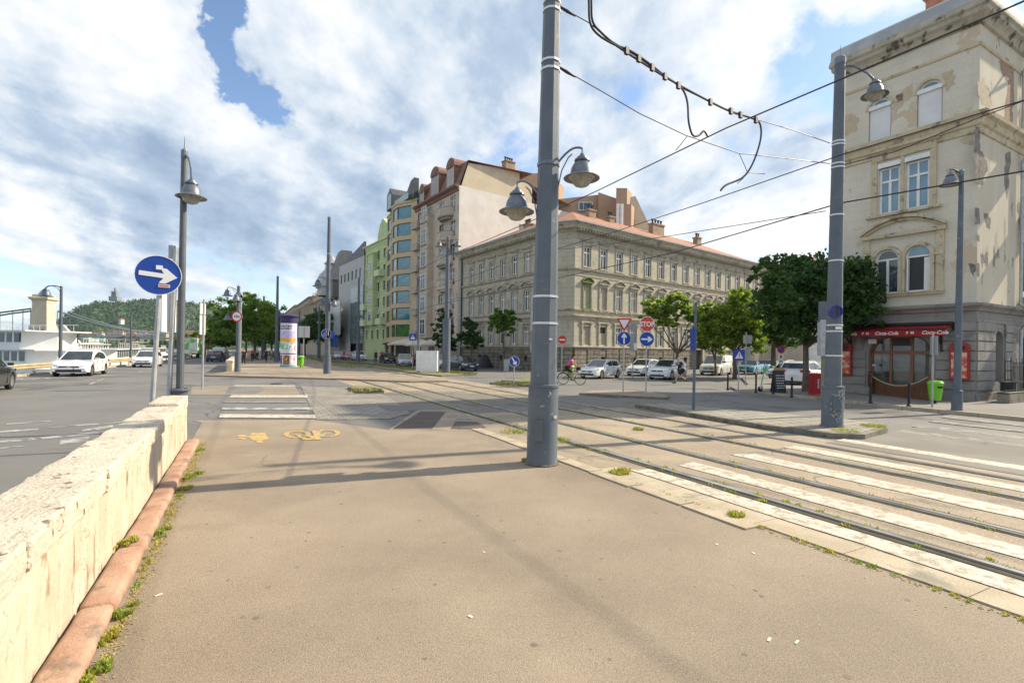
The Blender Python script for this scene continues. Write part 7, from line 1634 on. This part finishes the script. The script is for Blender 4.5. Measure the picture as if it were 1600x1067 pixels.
    for wx in K_['wx']:
        for sg in (1,-1):
            o = bpy.data.objects.new('wheel', tyr); C.objects.link(o); o.parent = t; o.location = (wx, sg*(hw0-.12), r); o.rotation_euler = (0,0,0 if sg < 0 else PI)
            q = bpy.data.objects.new('rim', rim); C.objects.link(q); q.parent = o
    fx = L/2; zf = interp(K_['top'],fx-.15)
    for sg in (1,-1):
        b = MB(); b.add([(fx-.02,sg*.48,zf-.10),(fx-.10,sg*(hw0-.16),zf-.06),(fx-.36,sg*(hw0-.02),zf+.0),(fx-.36,sg*(hw0-.02),zf+.12),(fx-.16,sg*(hw0-.22),zf+.045),(fx-.05,sg*.5,zf+.0)],[(0,1,2,3,4,5)]); b.build('headlight', hl, t)
        zr = interp(K_['top'],-fx+.1); b = MB(); b.add([(-fx-.008,sg*(hw0-.5),zr-.12),(-fx+.03,sg*(hw0-.12),zr-.12),(-fx+.30,sg*(hw0+.012),zr-.12),(-fx+.25,sg*(hw0+.008),zr+.0),(-fx+.06,sg*(hw0-.12),zr+.02),(-fx+.01,sg*(hw0-.5),zr+.02)],[(0,1,2,3,4,5)]); b.build('tail_light', tlm, t)
        b = MB(); b.box((.78,sg*(hw0+.06),interp(K_['top'],.6)+.08),(.12,.18,.12)); b.build('mirror', pt if kind != 'van' else black_pl, t)
        for x in ((-.35,.65) if kind != 'van' else (.2,)):
            b = MB(); b.box((x-.25,sg*(hw0+.015),interp(K_['top'],0)-.17),(.18,.03,.025)); b.build('door_handle', pt, t)
        b = MB()
        for x in ((-1.2,-.5,.6) if kind != 'van' else (-.2,.95)): b.box((x,sg*(hw0+.008),.62),(.012,.018,.60))
        b.build('door_seam', black_pl, t)
    b = MB(); b.box((fx-.03,0,zf-.10),(.05,.9,.10)); b.build('grille', black_pl, t); b = MB(); b.box((fx+.024,.23,.47),(.016,.04,.11)); b.build('plate_strip', sblue, t); b = MB(); b.lathe([(.05,0),(.05,.01)],12,M_=Matrix.Rotation(PI/2,3,'Y'),cap=True); b.build('badge', rimm, t, loc=(fx-.01,0,zf-.09)); b = MB(); b.box((fx-.04,0,.34),(.10,1.15,.15)); b.box((fx-.1,hw0-.3,.36),(.1,.22,.1)); b.box((fx-.1,-hw0+.3,.36),(.1,.22,.1)); b.build('lower_intake', black_pl, t)
    b = MB(); b.box((fx+.02,0,.47),(.02,.50,.11)); b.build('number_plate', plate_m, t); b = MB(); b.box((-fx-.02,0,.62 if kind != 'suv' else .72),(.02,.50,.11)); b.build('number_plate', plate_m, t)
    b = MB(); b.box((-fx+.06,0,.30),(.14,W_-.3,.14)); b.box((0,0,.25),(L*.55,W_-.2,.1)); b.build('underside_trim', black_pl, t)
    if kind == 'suv':
        for sg in (1,-1): b = MB(); b.tube([(-1.4,sg*(wr-.02),1.60),(-.5,sg*(wr-.02),1.655),(.1,sg*(wr-.02),1.61)],.02,6); b.build('roof_rail', rimm, t)
    if open_top:
        b = MB(); b.box((-.5,0,.98),(1.1,1.3,.12)); [b.box((x,y,1.05),(.15,.5,.35)) for x in (-.9,.0) for y in (-.35,.35)]; b.build('seats', mat('white_seats',(.5,.5,.48)), t)
    return t
pw_ = paint('white_car_paint',(.74,.75,.76)); dkp = paint('dark_blue_paint',(.012,.02,.045)); slv = paint('silver_paint',(.38,.40,.43)); rdp = paint('red_paint',(.35,.015,.015)); tlp = paint('turquoise_paint',(.01,.19,.26)); blk_ = paint('black_paint',(.02,.02,.022)); offw = paint('cream_van_paint',(.66,.65,.60))
QD = (.42,-.905)   # quay traffic coming towards the camera
q = G(127,586); car('white compact hatchback driving towards the camera on the quay road', 'hatch', pw_, q, QD, sc=1.10, name='moving_car')
q = G(231,573); c = car('white hatchback following farther back on the quay road', 'hatch', pw_, q, QD, sc=1.03, name='moving_car')
car('dark car cut off by the left picture edge, tail lamp showing', 'suv', blk_, Vector((-22.05,20.9,0)), (-.5,.86), name='moving_car')
car('dark saloon with red tail lamps driving away along the quay', 'sedan', dkp, G(338,565), (-.36,.93), name='moving_car')
car('white delivery van driving away beyond the dark saloon', 'van', pw_, G(345,561.5), (-.36,.93), 'van', name='delivery_van', sc=1.0)
# green and white truck
t = thing('box_truck', 'green and white box truck on the far quay road', 'truck', G(303,559), math.atan2(.93,-.36)); b = MB(); b.box((-.8,0,2.1),(6,2.4,2.6)); b.build('cargo_box', mat('truck_green',(.2,.5,.08),(.7,.75,.7),.5,lo=.48,hi=.52), t); b = MB(); b.prism_y([(2.3,.5),(4.1,.5),(4.1,1.5),(3.8,2.6),(2.3,2.7)],-1.15,1.15); b.build('cab', mat('truck_orange',(.5,.2,.05)), t); b = MB(); b.b2(3.7,4.12,-1.0,1.0,1.5,2.3); b.build('windscreen', cglass, t)
ty_, ri_ = wheel_meshes(.45)
for x in (-2.8,-1.9,3.2):
    for sg in (1,-1): o = bpy.data.objects.new('wheel', ty_); C.objects.link(o); o.parent = t; o.location = (x,sg*1.0,.45); o.rotation_euler = (0,0,0 if sg < 0 else PI)
RD = (-.62,-.785)
def dist_scale(px, pyb, tall_px, true_h): q = G(px,pyb); return (tall_px/800*q.y)/true_h
pg = 'cars parked along the side street'
car('white hatchback with dark windows behind the pink cyclist', 'hatch', pw_, G(938,590.5), RD, sc=.98, group=pg)
car('white sport utility car with dark grille right of the STOP sign', 'suv', pw_, G(1043,592), RD, sc=.94, group=pg)
car('white hatchback mostly hidden behind the white sport utility car', 'hatch', pw_, G(1006,586.5), RD, sc=.98, group=pg)
car('cream panel van parked behind the crossing sign', 'van', offw, G(1119,585.5), RD, 'van', name='panel_van', sc=1.0)
car('turquoise vintage convertible parked nearer the panel van', 'vintage', tlp, G(1172,584.5), RD, open_top=True, name='vintage_car')
car('turquoise vintage convertible with raised windscreen, right of its twin', 'vintage', tlp, G(1197,582), (-.72,-.69), name='vintage_car')
car('pale sport utility car seen from behind under the dark tree', 'suv', pw_, G(1256,602), (.72,.69), group=pg, sc=1.0)
car('old white saloon behind the no parking sign', 'sedan', pw_, G(1233,592), (-.8,-.6), group=pg)
rg_ = 'cars parked along the embankment houses'
car('dark blue saloon parked right of the verge lamp pole', 'sedan', dkp, G(722,578.5), (.5,-.866), group=rg_)
car('white small hatchback parked left of the verge lamp pole', 'hatch', pw_, G(689,574.5), (.35,-.93), group=rg_)
car('red car parked between the silver hatchback and the hoarding', 'hatch', rdp, G(654,571), (.5,-.866), group=rg_)
car('silver hatchback parked by the crossing sign and parasols', 'hatch', slv, G(632,571.5), (.3,-.95), group=rg_)
for px, py, pt_, k_, lab in ((561,563.5,pw_,'suv','white sport utility car far along the street before the green house'),(545,562.5,rdp,'hatch','small red car far along the street'),(528,561.5,slv,'hatch','silver car far along the street beside the slim tram pole'),(606,567,blk_,'hatch','black car before the beige tower')):
    car(lab, k_, pt_, G(px,py), (.45,-.89), group=rg_)
# ------------------------------------------------------------------ people
skin_m = mat('skin', (.50,.30,.21), rough=.6)
def skinmesh(name, J, E_, m, parent, root=0, sub=2):
    """J: list of (x,y,z,r); E_: edges"""
    me = bpy.data.meshes.new(name); me.from_pydata([j[:3] for j in J], E_, []); o = bpy.data.objects.new(name, me); C.objects.link(o)
    md = o.modifiers.new('s','SKIN'); md.use_smooth_shade = True; md.branch_smoothing = .3
    for i, v in enumerate(me.skin_vertices[0].data): v.radius = (J[i][3],J[i][4] if len(J[i]) > 4 else J[i][3]); v.use_root = i == root
    s_ = o.modifiers.new('u','SUBSURF'); s_.levels = sub; s_.render_levels = sub
    bpy.context.view_layer.update(); ev = o.evaluated_get(bpy.context.evaluated_depsgraph_get()); nm = bpy.data.meshes.new_from_object(ev); bpy.data.objects.remove(o)
    nm.materials.clear(); nm.materials.append(m); nm.polygons.foreach_set('use_smooth',[True]*len(nm.polygons)); nm.name = name
    o = bpy.data.objects.new(name, nm); C.objects.link(o); o.parent = parent; return o
STAND = dict(pel=(0,0,.95), chest=(.0,0,1.35), neck=(0,0,1.50), head=(.02,0,1.66), hl=(0,.10,.92), kl=(.06,.11,.50), al=(-.02,.11,.09), hr=(0,-.10,.92), kr=(.10,-.11,.50), ar=(.12,-.11,.09),
             sl=(0,.18,1.42), el=(-.04,.24,1.15), wl=(.04,.26,.90), sr=(0,-.18,1.42), er=(-.02,-.24,1.15), wr=(.08,-.25,.90))
def person(label, P, pos, hd, top_m, bot_m, hair_m, shorts=True, pose={}, long_hair=False, sc=1.0, group=None, detail=True):
    p = dict(STAND); p.update(pose); V = {k: Vector(v) for k, v in p.items()}
    t = thing('person', label, 'person', pos, math.atan2(hd[1],hd[0]), group); t.scale = (sc,)*3
    J, E_ = [], []
    def j(v, r, r2=None): J.append((*v, r, r2 or r)); return len(J)-1
    def e(a, c): E_.append((a,c))
    up = (V['chest']-V['pel']).normalized(); fw = Vector((1,0,0))
    pe = j(V['pel'],.13,.155); wa = j(V['pel'].lerp(V['chest'],.45),.105,.13); ch = j(V['chest'],.12,.16); nb = j(V['chest'].lerp(V['neck'],.75),.075,.09); nk = j(V['neck'],.055); 
    hd1 = V['neck'].lerp(V['head'],.45); h1 = j(hd1,.062,.06); h2 = j(V['head'],.092,.078); h3 = j(V['head']+(V['head']-V['neck']).normalized()*.09,.065,.06)
    e(pe,wa); e(wa,ch); e(ch,nb); e(nb,nk); e(nk,h1); e(h1,h2); e(h2,h3)
    for s_ in 'lr':
        hp = j(V['h'+s_],.088); th = j(V['h'+s_].lerp(V['k'+s_],.5),.076); kn = j(V['k'+s_],.055); cf = j(V['k'+s_].lerp(V['a'+s_],.3),.057); an = j(V['a'+s_],.036)
        toe = V['a'+s_]+Vector((.17,0,-.055)); ft = j(toe,.034); e(pe,hp); e(hp,th); e(th,kn); e(kn,cf); e(cf,an); e(an,ft)
        sh = j(V['s'+s_],.06); el = j(V['e'+s_],.04); wr = j(V['w'+s_],.026); d = (V['w'+s_]-V['e'+s_]).normalized(); pm = j(V['w'+s_]+d*.07,.03,.022)
        e(nb,sh); e(sh,el); e(el,wr); e(wr,pm)
    body = skinmesh('body', J, E_, skin_m, t)
    # hands: five separate bent fingers rooted in each palm
    for s_ in 'lr':
        d = (V['w'+s_]-V['e'+s_]).normalized(); sd = d.cross(Vector((0,1,0))); sd = sd.normalized() if sd.length > .1 else Vector((0,0,1)); nn = d.cross(sd).normalized(); pal = V['w'+s_]+d*.085
        b = MB()
        for k, ln in enumerate((.062,.075,.07,.055)):
            a = pal+sd*(.027-.018*k); b.tube([a,a+d*ln*.55,a+d*ln*.85+nn*ln*.4*(1 if s_=='l' else -1)],[.009,.0085,.006],5)
        a = V['w'+s_]+d*.04+sd*.028; b.tube([a,a+d*.03+sd*.022,a+d*.055+sd*.026],[.010,.009,.006],5); b.build('hand_fingers', skin_m, body)
    # face
    hv = V['head']; b = MB()
    for y in (-.03,.03): b.box((hv.x+.088,y,hv.z+.012),(.01,.02,.01))
    b.box((hv.x+.085,0,hv.z-.055),(.01,.045,.008)); b.build('eyes_and_mouth', mat('dark_features',(.06,.025,.02)), body)
    b = MB(); b.add([(hv.x+.085,-.014,hv.z-.03),(hv.x+.085,.014,hv.z-.03),(hv.x+.118,0,hv.z-.026),(hv.x+.09,0,hv.z+.015)],[(0,2,3),(2,1,3),(0,1,2)]); b.build('nose', skin_m, body)
    hp_ = [(*(hv+Vector((-.035,0,.035))),.10,.088),(*(hv+Vector((-.01,0,.085))),.088,.08)]; ed = [(0,1)]
    if long_hair: hp_ += [(*(hv+Vector((-.09,0,-.05))),.06,.075),(*(hv+Vector((-.11,0,-.18))),.04,.06)]; ed += [(0,2),(2,3)]
    skinmesh('hair', hp_, ed, hair_m, t, 0, 1)
    # shirt
    J2 = [(*V['pel'].lerp(V['chest'],-.02),.145,.17),(*V['pel'].lerp(V['chest'],.45),.13,.155),(*V['chest'],.138,.175),(*V['chest'].lerp(V['neck'],.62),.10,.12)]; E2 = [(0,1),(1,2),(2,3)]
    for s_ in 'lr':
        i = len(J2); J2 += [(*V['s'+s_],.078),(*V['s'+s_].lerp(V['e'+s_],.62),.062)]; E2 += [(3,i),(i,i+1)]
    skinmesh('shirt', J2, E2, top_m, t, 1)
    J3 = [(*V['pel'],.142,.17)]; E3 = []
    for s_ in 'lr':
        i = len(J3); u = .8 if shorts else 1
        J3 += [(*V['h'+s_],.105),(*V['h'+s_].lerp(V['k'+s_],u),.085 if shorts else .07)]; E3 += [(0,i),(i,i+1)]
        if not shorts: J3 += [(*V['a'+s_].lerp(V['k'+s_],.12),.055)]; E3 += [(i+1,i+2)]
    skinmesh('shorts' if shorts else 'trousers', J3, E3, bot_m, t, 0)
    for s_ in 'lr':
        a = V['a'+s_]; b = MB(); b.lathe([(.04,.05),(.045,0),(.05,-.05),(.05,-.085),(.01,-.088)],10,c=a); b.tube([a+Vector((0,0,-.05)),a+Vector((.10,0,-.055)),a+Vector((.20,0,-.062))],[.048,.045,.03],8); b.build('shoe', mat('shoe_dark',(.03,.03,.035)), t)
    return t
pinkm = mat('pink_shirt',(.62,.08,.25),rough=.8); navy = mat('navy_cloth',(.012,.018,.04),rough=.8); blackc = mat('black_cloth',(.015,.015,.017),rough=.8); hairb = mat('brown_hair',(.05,.03,.02),rough=.7); hairl = mat('blond_hair',(.3,.2,.1),rough=.7); whc = mat('white_cloth',(.6,.6,.58),rough=.8); redc = mat('red_cloth',(.4,.04,.04),rough=.8); tanc = mat('tan_cloth',(.3,.22,.14),rough=.8)
# cyclist
cpz = G(893,601); hdc = (.93,-.36)
t = thing('bicycle', 'dark city bicycle ridden by the person in pink', 'bicycle', cpz, math.atan2(hdc[1],hdc[0])); R = Matrix.Rotation(PI/2,3,'X')
for x in (-.53,.53):
    b = MB(); b.lathe([(.335,-.02),(.355,0),(.335,.02),(.315,0),(.335,-.02)],28,M_=R)
    w = b.build('wheel', tyre, t, loc=(x,0,.355)); b = MB(); [b.tube([(0,0,0),(.32*math.cos(a*PI/8),0,.32*math.sin(a*PI/8))],.003,4,False) for a in range(16)]; b.lathe([(.025,-.04),(.025,.04)],8,M_=R,cap=True); b.build('spokes', rimm, w)
b = MB(); [b.tube(q,.017,7) for q in ([(-.53,0,.355),(-.12,0,.34)],[(-.12,0,.34),(-.24,0,.86)],[(-.53,0,.355),(-.2,0,.74)],[(-.12,0,.34),(.34,0,.80)],[(-.2,0,.76),(.33,0,.84)],[(.53,0,.355),(.40,0,.62),(.32,0,.92)])]; b.build('frame', blk_, t)
b = MB(); b.tube([(.32,0,.92),(.30,0,1.02)],.015,6); b.tube([(.22,-.27,1.04),(.32,-.22,1.04),(.34,0,1.02),(.32,.22,1.04),(.22,.27,1.04)],.014,6); b.build('handlebar', blk_, t); b = MB(); b.box((-.26,0,.90),(.26,.14,.05)); b.build('saddle', blk_, t); b = MB(); b.lathe([(.09,-.01),(.09,.01)],16,c=(-.12,0,.34),M_=R,cap=True); b.tube([(-.12,-.1,.34),(.03,-.1,.27)],.012,5); b.tube([(-.12,.1,.34),(-.27,.1,.41)],.012,5); b.box((.05,-.14,.26),(.09,.08,.02)); b.box((-.29,.14,.42),(.09,.08,.02)); b.build('crankset', rimm, t); b = MB(); b.tube([(-.53+.38*math.cos(a),0,.355+.38*math.sin(a)) for a in (.3,.8,1.3,1.8,2.3,2.9)],.02,5); b.box((-.5,0,.80),(.35,.14,.02)); b.build('mudguard', blk_, t)
b = MB(); b.box((.42,0,.98),(.24,.3,.2)); b.tube([(.32,-.1,1.08),(.52,-.1,1.08)],.01,5); tag(b.build('wicker_basket', blackc, t))
person('cyclist in a pink shirt and dark shorts riding the dark bicycle', None, cpz, hdc, pinkm, blackc, hairb, True, dict(pel=(-.26,0,1.02),chest=(-.02,0,1.40),neck=(.05,0,1.54),head=(.13,0,1.69),hl=(-.24,.10,1.0),kl=(.06,.12,.80),al=(-.26,.14,.51),hr=(-.24,-.10,1.0),kr=(.16,-.12,.68),ar=(.02,-.14,.35),sl=(0,.18,1.46),el=(.18,.25,1.24),wl=(.26,.24,1.10),sr=(0,-.18,1.46),er=(.18,-.25,1.24),wr=(.26,-.24,1.10)), True)
person('runner in a dark navy shirt and shorts crossing before the white cars', None, G(1063,601), (-.93,-.2), navy, navy, hairl, True, dict(pel=(0,0,.93),chest=(.08,0,1.33),neck=(.12,0,1.48),head=(.17,0,1.62),hl=(0,.10,.90),kl=(.28,.10,.58),al=(.42,.10,.19),hr=(0,-.10,.90),kr=(-.12,-.10,.50),ar=(-.48,-.10,.30),sl=(.08,.19,1.40),el=(-.14,.26,1.2),wl=(.08,.24,1.06),sr=(.08,-.19,1.40),er=(.22,-.26,1.14),wr=(.44,-.2,1.22)), sc=1.0)
pgp = 'people walking on the far promenade'
WALK = dict(kl=(.14,.10,.52),al=(.26,.10,.10),kr=(-.02,-.10,.50),ar=(-.28,-.10,.16),wl=(-.12,.25,.92),wr=(.2,-.25,.94))
for i, (px, py, tm, bm_, hd_, pose, lab, lh) in enumerate(((381,570,blackc,blackc,(.2,-1),{},'person in black standing by the far stone wall, left edge of the promenade',1),(416,566,blackc,navy,(.1,-1),WALK,'person in dark clothes walking in the middle of the far promenade',0),(394,565,redc,navy,(-.2,1),WALK,'person in a red top walking away in the tree shade',0),
     (424,562,whc,tanc,(.3,-1),WALK,'person in white left of the bare tram pole',1),(402,562,whc,navy,(.1,1),WALK,'person in a white top among the trees',0),(440,569,tanc,navy,(1,0),{},'person in tan standing just left of the advertising column',1),(587,567,blackc,blackc,(-.5,.8),{},'person in black on the pavement before the green house',0),(596,566,redc,navy,(.5,-.8),WALK,'person in red on the pavement before the beige tower',0),(676,570,blackc,navy,(.6,-.7),{},'person in black seated side of the café under the right parasol',1),(709,569,redc,navy,(.6,.7),{},'person in red behind the dark blue saloon at the apartment house door',0),(818,590,tanc,navy,(.9,.3),WALK,'person in tan walking beside the palace just left of the main tram pole',0))):
    if i == 10: continue
    person(lab, None, G(px,py,.1), hd_, tm, bm_, hairb if i%2 else hairl, False, pose, bool(lh), group=pgp if i < 6 else 'people on the pavement before the houses')
# promenade railing right of the avenue (black iron fence)
t = thing('promenade_railing', 'dark railing between the far promenade and the tram tracks', 'railing', (0,0,0)); b = MB(); a, c = G(440,565,.1), G(420,555,.1); n = 40
for k in range(n): p = a.lerp(c,k/n); b.tube([p,p+Vector((0,0,1.1))],.035,4)
b.tube([a+Vector((0,0,1.1)),c+Vector((0,0,1.1))],.05,5); b.build('bars', iron, t)
# ------------------------------------------------------------------ air: far things fade slightly to blue
vm = bpy.data.materials.new('haze'); vm.use_nodes = True; t_ = vm.node_tree; t_.nodes.clear(); o_ = t_.nodes.new('ShaderNodeOutputMaterial'); v_ = t_.nodes.new('ShaderNodeVolumePrincipled')
v_.inputs['Color'].default_value = (.72,.84,1,1); v_.inputs['Density'].default_value = .00005; v_.inputs['Anisotropy'].default_value = .3; t_.links.new(v_.outputs[0], o_.inputs['Volume'])
hb = MB().box((0,600,94),(5600,3000,203)).build('haze', vm); hb['kind'] = 'stuff'; hb['label'] = 'thin pale blue summer haze over river and hill'
S.cycles.volume_bounces = 0; S.cycles.volume_step_rate = 8
